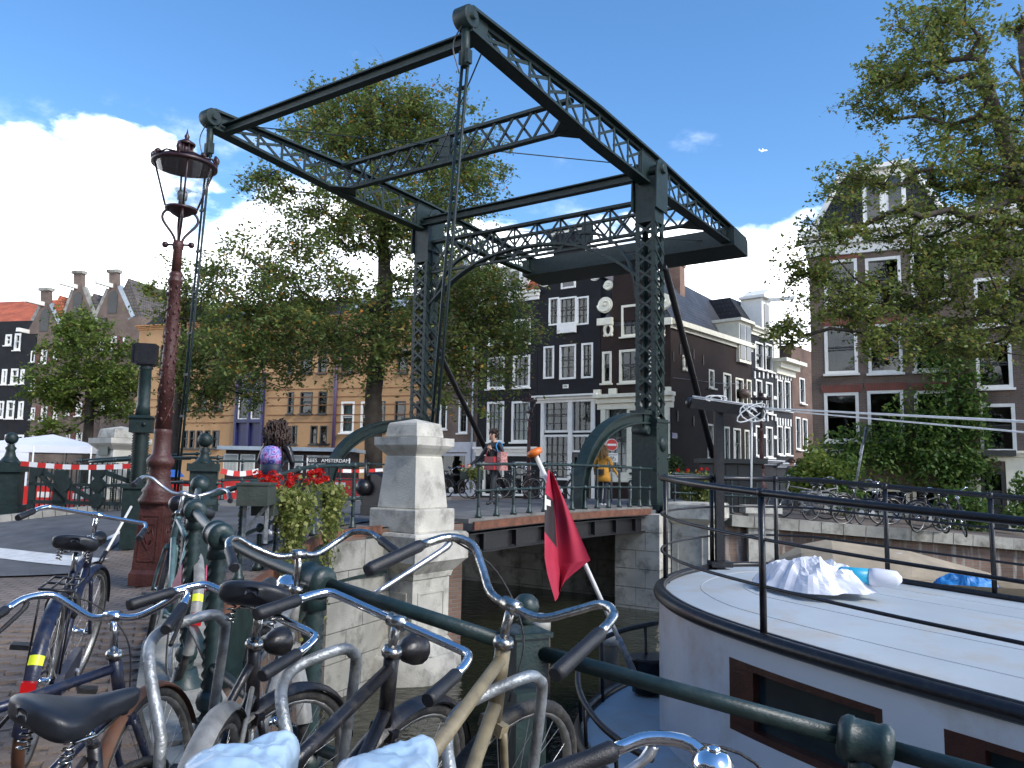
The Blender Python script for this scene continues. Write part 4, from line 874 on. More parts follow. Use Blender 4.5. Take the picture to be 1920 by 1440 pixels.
# black neck gable house
h2 = row('gable_house', 'black canal house with white framed windows and a neck gable', 1005, 1124.5, 528, C0, eW, ZGF, 14, BLK)
h2.win((1029, 558, 1048, 610), 2, 3, WHITEP, .09, bars=DKFR, sill=False); h2.win((1048, 557, 1081, 610), 3, 3, WHITEP, .09, bars=DKFR, sill=False, curtain=.5); h2.win((1081, 556, 1104, 609), 2, 3, WHITEP, .09, bars=DKFR, sill=False)
for r in ((1019, 649, 1039, 710), (1049, 646, 1080, 711), (1090, 643, 1112, 709)): h2.win(r, 2, 3, WHITEP, .10, bars=DKFR, sill=False, curtain=.4)
h2.win((1019, 750, 1068, 811), 3, 4, WHITEP, .12, bars=DKFR, sill=False, curtain=.25); h2.win((1071, 749, 1111, 811), 3, 1, WHITEP, .10, bars=DKFR, sill=False)
h2.win((1019, 815, 1068, 900), 4, 5, WHITEP, .12, bars=DKFR, sill=False); h2.win((1071, 815, 1111, 848), 3, 1, WHITEP, .10, bars=DKFR, sill=False); h2.win((1071, 850, 1111, 950), 2, 1, DKFR, .2, sill=False, name='door')
h2.wall(); h2.boxpx((1048, 606, 1081, 625), 'window_box', WHITEP, .22)
h2.gable([(1030, 530), (1037, 490), (1039, 430), (1099, 427), (1103, 485), (1112, 528)], BLK)
x0, z0, x1, z1 = h2.rect((1053, 512, 1080, 541)); fr = MB()
for (a, b, c, d) in ((x0, z0, x0+.09, z1), (x1-.09, z0, x1, z1), (x0+.09, z0, x1-.09, z0+.09), (x0+.09, z1-.09, x1-.09, z1)): fr.box(((a+c)/2, -.04, (b+d)/2), (c-a, .08, d-b))
fw_ = fr.build('attic_window', WHITEP, h2.t); mb = MB(); mb.box(((x0+x1)/2, -.02, (z0+z1)/2), (x1-x0-.18, .03, z1-z0-.18)); mb.build('pane', MATS['dark_glass'], fw_)
for px, py, r, fl in ((1022, 527, .33, -1), (1116, 514, .36, 1), (1033, 470, .2, -1), (1104, 466, .2, 1), (1034, 440, .16, -1), (1103, 437, .16, 1)): x, z = h2.loc(px, py); scroll(h2, x, z, r, fl, WHITEP)
x, z = h2.loc(1069, 430); h2.cornice(z+.15, .3, WHITEP, h2.loc(1036, 430)[0], h2.loc(1102, 430)[0], .25)
x, z = h2.loc(1060, 741); h2.cornice(z, .38, WHITEP, 0, h2.W-.15, .4, name='shop_cornice')
for r in ((1014, 747, 1020, 948), (1066, 747, 1073, 948), (1110, 747, 1116, 948)): h2.boxpx(r, 'shop_post', WHITEP, .07)
npl = h2.boxpx((1056, 721, 1066, 728), 'house_number_plate', WHITEP, .05)
h2.roof(h2.loc(1069, 430)[1]-h2.H-.2, TILEG, over=.1)
# black left house with orange roof
h1 = row('row_house', 'black canal house with orange tiled roof, partly behind the big tree', 893, 1004.5, 556, C0, eW, ZGF, 12, BLK)
for r in ((913, 753, 945, 829), (959, 752, 993, 829), (914, 668, 946, 729), (961, 666, 994, 727), (916, 601, 947, 647), (963, 598, 995, 645)): h1.win(r, 3, 4, WHITEP, .12, bars=DKFR, curtain=1 if r[1] > 700 else .5)
h1.win((905, 866, 945, 930), 2, 1, WHITEP, .12, sill=False); h1.win((960, 866, 995, 930), 2, 1, WHITEP, .12, sill=False)
h1.wall(); h1.cornice(h1.H+.1, .5, WHITEP); x, z = h1.loc(950, 838); h1.cornice(z, .5, WHITEP, 0, h1.W, .3, name='shop_cornice'); h1.roof(2.6, TILEO, over=.1, hip=2.0)
for px in (935, 965): x, z = h1.loc(px, 535); mb = MB(); mb.box((x, .5, h1.H+.8), (1.0, 1.2, 1.5)); mb.box((x, .45, h1.H+1.6), (1.25, 1.4, .14)); d_ = mb.build('dormer', WHITEP, h1.t); mb = MB(); mb.box((x, -.11, h1.H+.8), (.7, .03, 1.1)); mb.build('dormer_pane', MATS['dark_glass'], d_)
# brick gable house
h0 = row('brick_house', 'brown brick gable house with grey garage front beside the ochre building', 815, 892.5, 565, C0, eW, ZGF, 12, BRG)
for r in ((860, 750, 877, 812), (824, 752, 838, 805), (858, 655, 877, 690), (826, 690, 845, 720)): h0.win(r, 2, 3, WHITEP, .09, bars=DKFR)
h0.win((822, 850, 876, 930), 1, 1, GREYP, .15, sill=False, name='garage_door', panes=True); h0.wall()
h0.gable([(815, 566), (842, 487), (866, 486), (892, 564)], BRG); a0, b0 = h0.loc(866, 484), h0.loc(895, 523); a1 = h0.loc(842, 485); b1 = h0.loc(812, 566); mb = MB()
mb.beam((a0[0], .1, a0[1]), (h0.W+.05, .1, h0.H+.05), .5, .14, up=(0, 1, 0)); mb.beam((a1[0], .1, a1[1]), (-.05, .1, h0.H+.05), .5, .14, up=(0, 1, 0)); mb.build('gable_capping', LEADG, h0.t); h0.roof(h0.loc(854, 487)[1]-h0.H-.1, TILEG, over=0)
x, z = h0.loc(850, 834); h0.boxpx((815, 829, 892, 848), 'garage_lintel', GREYP, .08); h0.boxpx((876, 848, 892, 930), 'garage_pier', GREYP, .08)
mb = MB(); x, z = h0.loc(889, 700); mb.tube([(x, -.08, 0), (x, -.08, h0.H)], .06, 7); mb.build('drainpipe', LEADG, h0.t)
# street houses beyond the corner house
def street(name, label, pl, pr, yt, wm, wins, fm=WHITEP):
    P0 = hs.S; f = row(name, label, pl, pr, yt, P0, eS, ZGF-.1, 8, wm, pxm=pl)
    for r in wins: f.win(r, 1, 2, fm, .10, bars=DKFR)
    f.wall(); return f
h4 = street('street_house', 'black street house with white blocks round its windows and mansard roof', 1411.5, 1455, 615, BLK, [(1416, 642, 1431, 692), (1435, 645, 1449, 697), (1417, 712, 1429, 772), (1436, 717, 1449, 776), (1417, 798, 1429, 856), (1436, 800, 1449, 858)])
h4.cornice(h4.H+.1, .5, CREAM); mb = MB(); mb.add([(0, .1, h4.H), (h4.W, .1, h4.H), (h4.W, 8, h4.H), (0, 8, h4.H), (.3, 1.4, h4.H+2.0), (h4.W-.3, 1.4, h4.H+2.0), (h4.W-.3, 6, h4.H+2.0), (.3, 6, h4.H+2.0)], [(0, 1, 5, 4), (1, 2, 6, 5), (2, 3, 7, 6), (3, 0, 4, 7), (4, 5, 6, 7)]); mb.build('mansard_roof', TILEB, h4.t, uv=True)
x, z = h4.loc(1432, 590); mb = MB(); mb.box((x, .5, h4.H+1.0), (1.3, 1.3, 2.0)); mb.box((x, .4, h4.H+2.05), (1.7, 1.6, .16)); mb.prism([(x-.8, h4.H+2.13), (x+.8, h4.H+2.13), (x, h4.H+2.6)], lambda a, b: (a, -.35, b), lambda a, b: (a, 1.0, b)); d_ = mb.build('dormer', WHITEP, h4.t); mb = MB(); mb.box((x, -.17, h4.H+.95), (.7, .03, 1.4)); mb.build('dormer_pane', MATS['dark_glass'], d_)
mb = MB(); mb.beam((x, -.3, h4.H+1.9), (x, -1.9, h4.H+1.85), .16, .2); mb.build('hoist_beam', WHITEP, h4.t)
for px, py in [(a, b) for b in (703, 783) for a in (1414, 1422, 1430, 1438, 1446, 1453)]: x, z = h4.loc(px, py); mb = MB(); mb.box((x, -.03, z), (.16, .08, .42 if px % 3 else .3)); mb.build('white_block', WHITEP, h4.t)
for px, py in ((1414, 738), (1433, 742), (1452, 746), (1414, 815), (1433, 818), (1452, 820)): x, z = h4.loc(px, py); mb = MB(); mb.box((x, -.03, z), (.4, .08, .2)); mb.build('white_block', WHITEP, h4.t)
h5 = street('street_house', 'black street house with a heavy cream cornice, second beyond the corner house', 1455.5, 1488, 680, BLK, [(1457, 712, 1468, 769), (1471, 714, 1482, 771), (1457, 798, 1468, 853), (1471, 800, 1482, 853)])
h5.cornice(h5.H+.2, .9, CREAM, out=.9); mb = MB(); mb.box((h5.W/2, 3, h5.H+1.2), (h5.W*.8, 5, 2.2)); mb.build('attic_storey', BLK, h5.t); mb = MB(); mb.box((h5.W*.45, .45, h5.H+1.1), (1.0, .2, 1.7)); mb.build('dormer', CREAM, h5.t)
for px in (1456, 1461, 1466, 1471, 1476, 1481):
    for py in (704, 790): x, z = h5.loc(px, py+(px-1456)*.12); mb = MB(); mb.box((x, -.03, z), (.18, .08, .45)); mb.build('white_block', WHITEP, h5.t)
h6 = street('street_house', 'red brick street house seen end-on left of the big brick building', 1488.5, 1534, 648, BRR, [(1499, 709, 1509, 757), (1492, 782, 1501, 843), (1505, 785, 1514, 846)])
for f, y in ((h4, 862), (h5, 868)): x, z = f.loc(1430 if f is h4 else 1470, y); f.cornice(z, .3, GREYP, out=.5, name='shop_cornice')
# big brick building on the right and its neighbour
eR = (.894, -.447); RA = PX(1526, 885, 29.5); ZGR = -1.95
ra = row('brick_building', 'big brown brick canal building with white base, climbing vine and black mansard', 1526, 1806, 445, RA, eR, ZGR, 12, BRG, pxm=1530)
for r in ((1545, 487, 1608, 576), (1623, 482, 1690, 573), (1708, 470, 1777, 564), (1546, 611, 1608, 701), (1627, 607, 1692, 700), (1712, 602, 1775, 696), (1546, 736, 1611, 828), (1627, 732, 1695, 827), (1715, 732, 1780, 826)): ra.win(r, 1, 2, WHITEP, .10, sill=True, bars=DKFR, curtain=0, fw=.11) if False else ra.win(r, 1, 2, WHITEP, .11, bars=DKFR)
for r in ((1600, 915, 1706, 968), (1712, 915, 1760, 968)): ra.win(r, 2, 1, CREAM, .12, sill=False, name='shop_window')
ra.wall()
for r in ((1545, 476, 1608, 487), (1546, 596, 1608, 611), (1627, 592, 1692, 607), (1546, 722, 1611, 736), (1627, 718, 1695, 732), (1715, 718, 1780, 732)):
    x0, z0, x1, z1 = ra.rect(r); arch = None; n = 15
    for i in range(n): mb = MB(); w_ = (x1-x0+.2)/n; t = (i+.5)/n-.5; mb.box((x0-.1+w_*(i+.5), -.012, (z0+z1)/2), (w_-.012, .05, z1-z0), M=Matrix.Rotation(t*.5, 4, 'Y')); mb.build('arch_brick', mat('arch_brick_red', (.20, .07, .05), .85, 0, .25, 3, island=.5), ra.t)
ra.cornice(ra.H+.15, .95, WHITEP, out=.55); x, z = ra.loc(1600, 846); mb = MB(); mb.box((ra.W/2, -.05, z/2-.3), (ra.W, .08, .8)); zb_ = ra.loc(1540, 845)[1]
mb = MB(); mb.box((ra.loc(1548, 890)[0]/2+.2, -.03, zb_/2), (ra.loc(1560, 890)[0]+.3, .12, zb_)); mb.box((ra.loc(1575, 890)[0], -.03, zb_-.5), (ra.W-.2-ra.loc(1300, 890)[0]*0, .1, .02)) if False else None
mb.build('base_render', WHITEP, ra.t); ra.cornice(zb_+.05, .3, WHITEP, out=.2, name='string_course')
mb = MB(); H = ra.H+.1; mb.add([(0, .2, H), (ra.W, .2, H), (ra.W, 11.5, H), (0, 11.5, H), (1.1, 1.4, H+2.5), (ra.W-1.1, 1.4, H+2.5), (ra.W-1.1, 10, H+2.5), (1.1, 10, H+2.5)], [(0, 1, 5, 4), (1, 2, 6, 5), (2, 3, 7, 6), (3, 0, 4, 7), (4, 5, 6, 7)]); mb.build('mansard_roof', TILEB, ra.t, uv=True)
mb = MB(); mb.box((ra.W/2, 1.3, H+2.58), (ra.W-2.0, .5, .22)); [mb.beam((x, .2, H), (xx, 1.4, H+2.55), .22, .12) for x, xx in ((0, 1.1), (ra.W, ra.W-1.1))]; mb.build('roof_trim', WHITEP, ra.t)
x0, x1 = ra.loc(1618, 400)[0], ra.loc(1700, 400)[0]; mb = MB(); mb.box(((x0+x1)/2, .8, H+1.1), (x1-x0, 1.8, 2.2)); mb.box(((x0+x1)/2, .7, H+2.28), (x1-x0+.3, 2.1, .16)); d_ = mb.build('dormer', WHITEP, ra.t)
for i in range(2): mb = MB(); w_ = (x1-x0)/2; mb.box((x0+w_*(i+.5), -.11, H+1.1), (w_-.3, .03, 1.6)); mb.build('dormer_pane', MATS['dark_glass'], d_)
rb = row('brick_building', 'brown brick building at the right edge with a black front door and white base', 1806.5, 2180, 405, RA, eR, ZGR, 12, BRG, pxm=1806)
for r in ((1827, 520, 1895, 612), (1830, 640, 1898, 728), (1837, 757, 1905, 848), (1930, 500, 2010, 600), (1935, 640, 2010, 735), (1940, 757, 2015, 848)): rb.win(r, 1, 2, WHITEP, .11, bars=DKFR)
rb.win((1841, 884, 1886, 990), 1, 1, DKFR, .10, sill=False, name='front_door'); rb.wall(); rb.cornice(rb.H+.15, .9, WHITEP, out=.5); zb_ = rb.loc(1820, 848)[1]
for (a, b) in ((1807, 1840), (1888, 2180)): xa, xb = rb.loc(a, 930)[0], rb.loc(b, 930)[0]; mb = MB(); mb.box(((xa+xb)/2, -.02, zb_/2), (xb-xa, .06, zb_)); mb.build('base_render', CREAM, rb.t)
rb.cornice(zb_+.05, .35, CREAM, out=.25, name='string_course'); rb.roof(2.5, TILEB, hip=1.5)
x0, z0, x1, z1 = rb.rect((1841, 886, 1886, 990)); mb = MB(); mb.box(((x0+x1)/2, .10, (z0+z1)/2-.25), (x1-x0-.2, .05, z1-z0-.7)); dr = mb.build('door_leaf', DKFR, rb.t); mb = MB(); mb.box(((x0+x1)/2, .06, (z0+z1)/2-.2), (.55, .02, .07)); mb.build('letter_slot', CHROME, dr)
xb0, zb0, xb1, zb1 = rb.rect((1840, 838, 1903, 850)); mb = MB(); mb.box(((xb0+xb1)/2, -.2, zb0), (xb1-xb0, .25, .2)); mb.build('window_box', DKFR, rb.t)
for k in range(26): pass
# ochre building
eO = (.945, -.326); OC = PX(813, 870, 47)
oc = row('ochre_building', 'long ochre rendered building with a tall blue glazed bay behind the trees', 243, 813, 600, OC, eO, -1.3, 12, OCH)
for r in ((540, 735, 551, 776), (563, 735, 586, 776), (597, 734, 613, 776), (342, 732, 356, 770), (372, 732, 388, 770), (402, 732, 418, 770), (300, 740, 312, 780), (547, 798, 557, 833), (582, 798, 595, 833), (600, 798, 613, 833), (342, 807, 352, 841), (355, 807, 365, 841), (368, 807, 379, 841), (383, 807, 394, 841), (398, 807, 411, 841), (300, 810, 312, 841), (704, 752, 722, 811), (740, 752, 760, 811), (780, 752, 800, 811), (540, 650, 552, 700), (563, 650, 586, 700), (597, 650, 613, 700), (640, 650, 662, 700), (704, 650, 722, 700), (745, 650, 765, 700), (300, 650, 312, 700), (342, 650, 356, 700), (402, 650, 418, 700), (780, 650, 798, 700)): oc.win(r, 1, 2, DKFR, .07, sill=True)
for r in ((639, 753, 664, 812), (676, 753, 690, 812)): oc.win(r, 1, 2, WHITEP, .12, curtain=1 if r[0] < 650 else 0)
for r in ((635, 843, 646, 862), (664, 843, 672, 862), (700, 843, 712, 862), (745, 843, 757, 862)): oc.win(r, 1, 1, WHITEP, .1, sill=False)
bl = oc.rect((445, 705, 494, 842)); oc.op.append(bl); oc.wall(); x0, z0, x1, z1 = bl; mb = MB()
for x in (x0, (x0+x1)/2, x1): mb.box((x, -.05, (z0+z1)/2), (.16, .3, z1-z0+.4))
for z in (z0, z0+(z1-z0)*.38, z0+(z1-z0)*.80, z1): mb.box(((x0+x1)/2, -.05, z), (x1-x0, .28, .22))
by = mb.build('blue_bay', BLUEP, oc.t)
for i in range(2):
    for (za, zb_) in ((0, .38), (.38, .8), (.8, 1)): mb = MB(); w_ = (x1-x0)/2; mb.box((x0+w_*(i+.5), .02, z0+(z1-z0)*(za+zb_)/2), (w_-.2, .02, (z1-z0)*(zb_-za)-.22)); mb.build('pane', GLASS if za else BLUEP, by)
    mb = MB(); xa, xb = x0+w_*i+.14, x0+w_*(i+1)-.14; za, zb_ = z0+(z1-z0)*.38+.14, z0+(z1-z0)*.8-.14
    for p, q in (((xa, za), (xb, za)), ((xb, za), (xb, zb_)), ((xb, zb_), (xa, zb_)), ((xa, zb_), (xa, za))): mb.beam((p[0], -.06, p[1]), (q[0], -.06, q[1]), .07, .07, up=(0, 1, 0))
    mb.build('pane_frame', WHITEP, by)
for py in (640, 670, 700, 730, 745, 760, 778, 792): # groove courses in the render, their shade painted as dark raised strips
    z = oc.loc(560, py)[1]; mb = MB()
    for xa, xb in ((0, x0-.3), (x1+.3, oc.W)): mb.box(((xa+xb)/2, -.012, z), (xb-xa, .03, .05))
    mb.build('course_line', mat('ochre_groove_shade', (.20, .085, .035), .85), oc.t)
mb = MB(); x = oc.loc(628, 800)[0]; mb.tube([(x, -.12, 0), (x, -.12, oc.H)], .11, 8); mb.build('drainpipe', PURP, oc.t); mb = MB(); x = oc.loc(322, 800)[0]; mb.tube([(x, -.12, 0), (x, -.12, oc.H)], .09, 8); mb.build('drainpipe', PURP, oc.t)
x = oc.loc(524, 805); 
mb = MB(); H = oc.H; mb.add([(0, .1, H), (oc.W, .1, H), (oc.W, 11.5, H), (0, 11.5, H), (.8, 1.6, H+1.5), (oc.W-.8, 1.6, H+1.5), (oc.W-.8, 10, H+1.5), (.8, 10, H+1.5)], [(0, 1, 5, 4), (1, 2, 6, 5), (2, 3, 7, 6), (3, 0, 4, 7), (4, 5, 6, 7)]); mb.build('mansard_roof', TILEB, oc.t, uv=True); oc.cornice(oc.H+.1, .3, mat('ochre_trim', (.4, .2, .08), .8), out=.3)
for px in (455, 490, 660, 740): x = oc.loc(px, 590)[0]; mb = MB(); mb.add([(x-.5, .45, H+.45), (x+.5, .45, H+.45), (x+.5, 1.25, H+1.25), (x-.5, 1.25, H+1.25)], [(0, 1, 2, 3)]); mb.v = [(a, b-.06, c+.06) for a, b, c in mb.v]; mb.build('skylight', LEADG, oc.t)
# three old gabled warehouses and the black house at far left
eG = (.974, -.227); GP = PX(246, 862, 60)
def warehouse(label, pl, pr, ysh, peak, wm, ridge, rm, cap):
    f = row('gabled_warehouse', label, pl, pr, ysh, GP, eG, -1.5, 14, wm); f.t['group'] = 'gabled warehouses on the far canal'
    pc = (pl+pr)/2; h = (863-ysh)
    for yy in (.18, .40, .63, .85):
        y = ysh+h*yy; k = 6
        f.win((pc-k, y-13, pc+k, y+13), 1, 2, WHITEP, .12, sill=True)
        for s in (-1, 1): f.win((pc+s*21-4, y-11, pc+s*21+4, y+11), 1, 2, WHITEP, .1, sill=True)
    f.wall()
    for yy in (.18, .40, .63, .85):
        for s in (-1, 1): mb = MB(); x0, z0, x1, z1 = f.rect((pc+s*11-4, ysh+h*yy-14, pc+s*11+4, ysh+h*yy+14)); mb.box(((x0+x1)/2, -.06, (z0+z1)/2), (x1-x0, .06, z1-z0)); mb.build('shutter', REDSH, f.t)
    px, py = peak; P = [(pl, ysh), (px-8, py+34), (px-8, py+2), (px+8, py), (px+8, py+30), (pr, ysh)]; f.gable(P, wm)
    Q = [f.loc(*p) for p in P]; mb = MB(); mb.beam((Q[4][0], .15, Q[4][1]), (Q[5][0], .15, Q[5][1]), .6, .3, up=(0, 1, 0)); mb.build('gable_capping', cap, f.t); mb = MB(); mb.beam((Q[1][0], .15, Q[1][1]), (Q[0][0], .15, Q[0][1]), .6, .25, up=(0, 1, 0)); mb.build('gable_capping', STONED, f.t)
    mb = MB(); mb.box(((Q[2][0]+Q[3][0])/2, .17, Q[3][1]), (Q[3][0]-Q[2][0]+.25, .6, .25)); mb.build('gable_cap', STONED, f.t)
    hx, hz = f.loc(px-3, py+28); mb = MB(); mb.beam((hx, 0, hz), (hx-.1, -1.6, hz), .3, .32); mb.build('hoist_beam', WHITEP, f.t)
    ax, az = f.loc(px, py+58); mb = MB(); mb.box((ax, -.02, az-.2), (.8, .05, 1.4)); mb.lathe([(.4, -.025), (.4, .03)], (ax, -.02, az+.5), 12, M=Matrix.Rotation(R(90), 4, 'X')); mb.build('hoist_door', DKFR, f.t)
    f.roof(f.loc(px, py+ridge)[1]-f.H, rm, over=0); return f
warehouse('brown gabled warehouse furthest right, grey tiled roof, beside the red lamp post', 180, 246, 596, (212, 508), BRG, 14, TILEG, LEADG)
warehouse('brown gabled warehouse with a rounded stone top, middle of the three', 117, 179.5, 604, (146, 510), BRG, 40, TILEG, STONED)
warehouse('narrow grey gabled warehouse leftmost of the three, with orange side roof', 49, 116.5, 626, (84, 542), BRG, 12, TILEO, LEADG)
hb = row('black_house', 'black house with white framed windows at the far left edge of the photo', -120, 48, 604, GP, eG, -1.5, 12, BLK)
for r in ((10, 627, 22, 648), (27, 625, 39, 657), (3, 692, 13, 721), (20, 691, 34, 721), (-4, 752, 7, 784), (12, 751, 27, 785), (34, 752, 44, 785), (38, 692, 46, 720), (-30, 691, -16, 721), (-30, 752, -16, 785), (8, 815, 24, 850), (30, 815, 44, 850)): hb.win(r, 1, 2, WHITEP, .16)
hb.wall(); mb = MB(); mb.box((hb.W-.9, -.4, hb.H-.9), (.3, 1.2, .3)); mb.build('hoist_beam', WHITEP, hb.t)
ob = row('orange_roof_house', 'house with bright orange tiled roof behind the black house', -200, 66, 612, PX(60, 862, 74), eG, -1.5, 12, BRO); ob.wall(); mb = MB(); H = ob.H; mb.add([(0, 0, H), (ob.W, 0, H), (ob.W, 6, H+3.8), (0, 6, H+3.8)], [(0, 1, 2, 3)]); mb.build('roof', TILEO, ob.t, uv=True)
# ------------------------------------------------------------------ trees and plants
def leaf_mat(name, cols, rough=.55):
    m = bpy.data.materials.new(name); m.use_nodes = True; t = m.node_tree; p = t.nodes['Principled BSDF']; p.inputs['Roughness'].default_value = rough; p.inputs['Specular IOR Level'].default_value = .3
    ge = nd(t, 'ShaderNodeNewGeometry'); cr = nd(t, 'ShaderNodeValToRGB'); cr.color_ramp.interpolation = 'LINEAR'
    while len(cr.color_ramp.elements) > 1: cr.color_ramp.elements.remove(cr.color_ramp.elements[-1])
    for i, (pos, c) in enumerate(cols):
        e = cr.color_ramp.elements[0] if i == 0 else cr.color_ramp.elements.new(pos); e.position = pos; e.color = tuple(c)+(1,)
    t.links.new(ge.outputs['Random Per Island'], cr.inputs[0])
    tl = nd(t, 'ShaderNodeBsdfTranslucent'); mx = nd(t, 'ShaderNodeMixShader'); mx.inputs[0].default_value = .42
    t.links.new(cr.outputs[0], p.inputs['Base Color']); t.links.new(cr.outputs[0], tl.inputs[0])
    t.links.new(p.outputs[0], mx.inputs[1]); t.links.new(tl.outputs[0], mx.inputs[2]); t.links.new(mx.outputs[0], t.nodes['Material Output'].inputs[0]); return m
ELM = leaf_mat('elm_leaves', [(0, (0.086, 0.136, 0.036)), (.45, (0.128, 0.185, 0.051)), (.75, (0.164, 0.212, 0.057)), (.92, (0.230, 0.227, 0.064)), (.975, (0.378, 0.227, 0.043)), (1, (0.486, 0.197, 0.043))])
ELMY = leaf_mat('yellowing_leaves', [(0, (0.097, 0.143, 0.036)), (.4, (0.146, 0.197, 0.048)), (.75, (0.194, 0.234, 0.057)), (.95, (0.270, 0.250, 0.064)), (1, (0.338, 0.181, 0.057))])
LIME = leaf_mat('bright_leaves', [(0, (0.081, 0.138, 0.025)), (.5, (0.125, 0.188, 0.035)), (.85, (0.175, 0.225, 0.044)), (1, (0.237, 0.237, 0.062))])
IVY = leaf_mat('vine_leaves', [(0, (0.042, 0.098, 0.022)), (.5, (0.070, 0.140, 0.031)), (.85, (0.119, 0.189, 0.042)), (1, (0.182, 0.224, 0.056))])
TRAIL = leaf_mat('trailing_leaves', [(0, (.11, .15, .03)), (.5, (.20, .23, .06)), (.85, (.31, .32, .10)), (1, (.42, .41, .17))])
REDFL = leaf_mat('red_petals', [(0, (.45, .008, .006)), (.6, (.62, .015, .012)), (1, (.75, .05, .035))]); FERN = leaf_mat('dark_leaves', [(0, (.02, .045, .012)), (1, (.05, .075, .02))])
BARK = mat('bark', (.045, .036, .028), .9, 0, .4, 3, .8, 14)
def leaves(name, cen, size, m, parent=None, world=True, up=.35, aspect=.55, kind=None, **kw):
    cen = np.asarray(cen, float); n = len(cen); r = rng
    nrm = r.normal(size=(n, 3)); nrm[:, 2] = np.abs(nrm[:, 2])+up*2; nrm /= np.linalg.norm(nrm, axis=1)[:, None]
    d = r.normal(size=(n, 3)); d[:, 2] -= .5; d -= nrm*(d*nrm).sum(1)[:, None]; d /= np.linalg.norm(d, axis=1)[:, None]+1e-9; s = np.cross(nrm, d)
    L_ = (size*(.6+.8*r.random(n)))[:, None]; w = L_*aspect*.5
    v = np.stack([cen-d*L_*.5, cen+s*w-d*L_*.05+nrm*L_*.08, cen+d*L_*.5, cen-s*w-d*L_*.05+nrm*L_*.08], 1).reshape(-1, 3)
    if parent is not None and world: Mi = np.array(wmat(parent).inverted()); v = v @ Mi[:3, :3].T+Mi[:3, 3]
    me = bpy.data.meshes.new(name); me.vertices.add(4*n); me.vertices.foreach_set('co', v.ravel()); me.loops.add(4*n); me.loops.foreach_set('vertex_index', np.arange(4*n, dtype=np.int32)); me.polygons.add(n); me.polygons.foreach_set('loop_start', np.arange(0, 4*n, 4, dtype=np.int32)); me.update(calc_edges=True); me.materials.append(m)
    return link(name, me, parent, kind=kind, **kw)
def tree(label, base, trunk, r0, blobs, nclus, per, lsize, m, sigma=.42, group=None, seed=1, bend=(0, 0), twig=.010, down=0):
    rg = np.random.default_rng(seed); base = V(base)
    t = thing('canal_tree', label, 'tree', base, 0, group)
    nodes = []; par = []
    for i in range(len(trunk)): nodes.append(V(trunk[i])); par.append(i-1)
    tg = []
    for (c, rad, wgt) in blobs:
        k = int(nclus*wgt)
        for _ in range(k):
            u = rg.normal(size=3); u /= np.linalg.norm(u); q = rg.random()**.45; tg.append(V((c[0]+u[0]*rad[0]*q, c[1]+u[1]*rad[1]*q, c[2]+u[2]*rad[2]*q)))
    top = nodes[len(trunk)//2]; tg.sort(key=lambda p: (p-top).length); arr = [tuple(n) for n in nodes]; ends = []
    plen = [0.0]*len(nodes); first = len(trunk)//2
    for p in tg:
        A = np.array(arr); d = np.linalg.norm(A-np.array(p), axis=1)+.18*np.array(plen); d[:first] += 50
        low = A[:, 2] > p.z+.3; d = d+np.where(low, 1.2, 0); j = int(np.argmin(d)); a = nodes[j]; L_ = (p-a).length; k = max(1, int(L_/.55)); prev = j; lift = V((0, 0, .10*L_))
        for i in range(1, k+1):
            s = i/k; q = a.lerp(p, s)+lift*math.sin(math.pi*s)+(V(rg.normal(size=3)*.05*min(1, L_)) if i < k else V((0, 0, 0)))
            nodes.append(q); arr.append(tuple(q)); par.append(prev); plen.append(plen[prev]+L_/k); prev = len(nodes)-1
        ends.append(prev)
    wt = [0.0]*len(nodes)
    for e in ends: wt[e] += 1
    for i in range(len(nodes)-1, 0, -1):
        if par[i] >= 0: wt[par[i]] += wt[i]
    tot = max(wt); rad = [max(twig, r0*(w/tot)**.5) for w in wt]
    for i in range(len(trunk)): rad[i] = max(rad[i], r0*(1.25-.35*i/max(1, len(trunk)-1))) if i < first+1 else rad[i]
    tm = MB(); bm = MB(); ch = {}
    tm.tube([nodes[i] for i in range(len(trunk))], [rad[i] for i in range(len(trunk))], 12)
    for i in range(len(trunk), len(nodes)):
        p = par[i]; a, b = nodes[p], nodes[i]
        if (b-a).length < 1e-3: continue
        r1 = min(rad[p], rad[i]*1.5); bm.tube([a-(b-a).normalized()*r1*.3, b], [r1, rad[i]], 6 if rad[i] > .03 else 4, caps=False)
    tm.build('trunk', BARK, t, world=True); bm.build('branches', BARK, t, world=True, kind='stuff')
    cen = []; tw = MB()
    for e in ends:
        p = np.array(nodes[e]); q = np.array(nodes[par[e]]); n = int(per*(.5+rg.random())); s = sigma*(.6+.8*rg.random())
        nt_ = 7; k2 = max(2, int(n*.7/nt_))
        for _ in range(nt_):
            u = rg.normal(size=3); u[2] = u[2]*.7+.1; u /= np.linalg.norm(u); L2 = s*(.9+1.1*rg.random()); e2 = p+u*L2+np.array([0, 0, -.12*L2]); mid = p+u*L2*.5+np.array([0, 0, .06*L2]); tw.tube([p, mid, e2], [twig*.55, twig*.4, twig*.25], 3, caps=False)
            f = (.15+.9*rg.random((k2, 1))); cen.append(p+(e2-p)*f+np.array([0, 0, .05*L2])*(1-(2*f-1)**2)+rg.normal(size=(k2, 3))*lsize*.55)
        k = n//4; f = rg.random((k, 1)); cen.append(q*(1-f)+p*f+rg.normal(size=(k, 3))*s*.45)
    tw.build('twigs', BARK, t, world=True, kind='stuff'); leaves('crown', np.concatenate(cen), lsize, m, t, kind='stuff'); return t
def PB(px, py, y, rpx, rpy, ry, w):     # crown lobe given where it shows and how far away
    c = PX(px, py, y); k = y/FPX; return ((c.x, c.y, c.z), (rpx*k, ry, rpy*k), w)
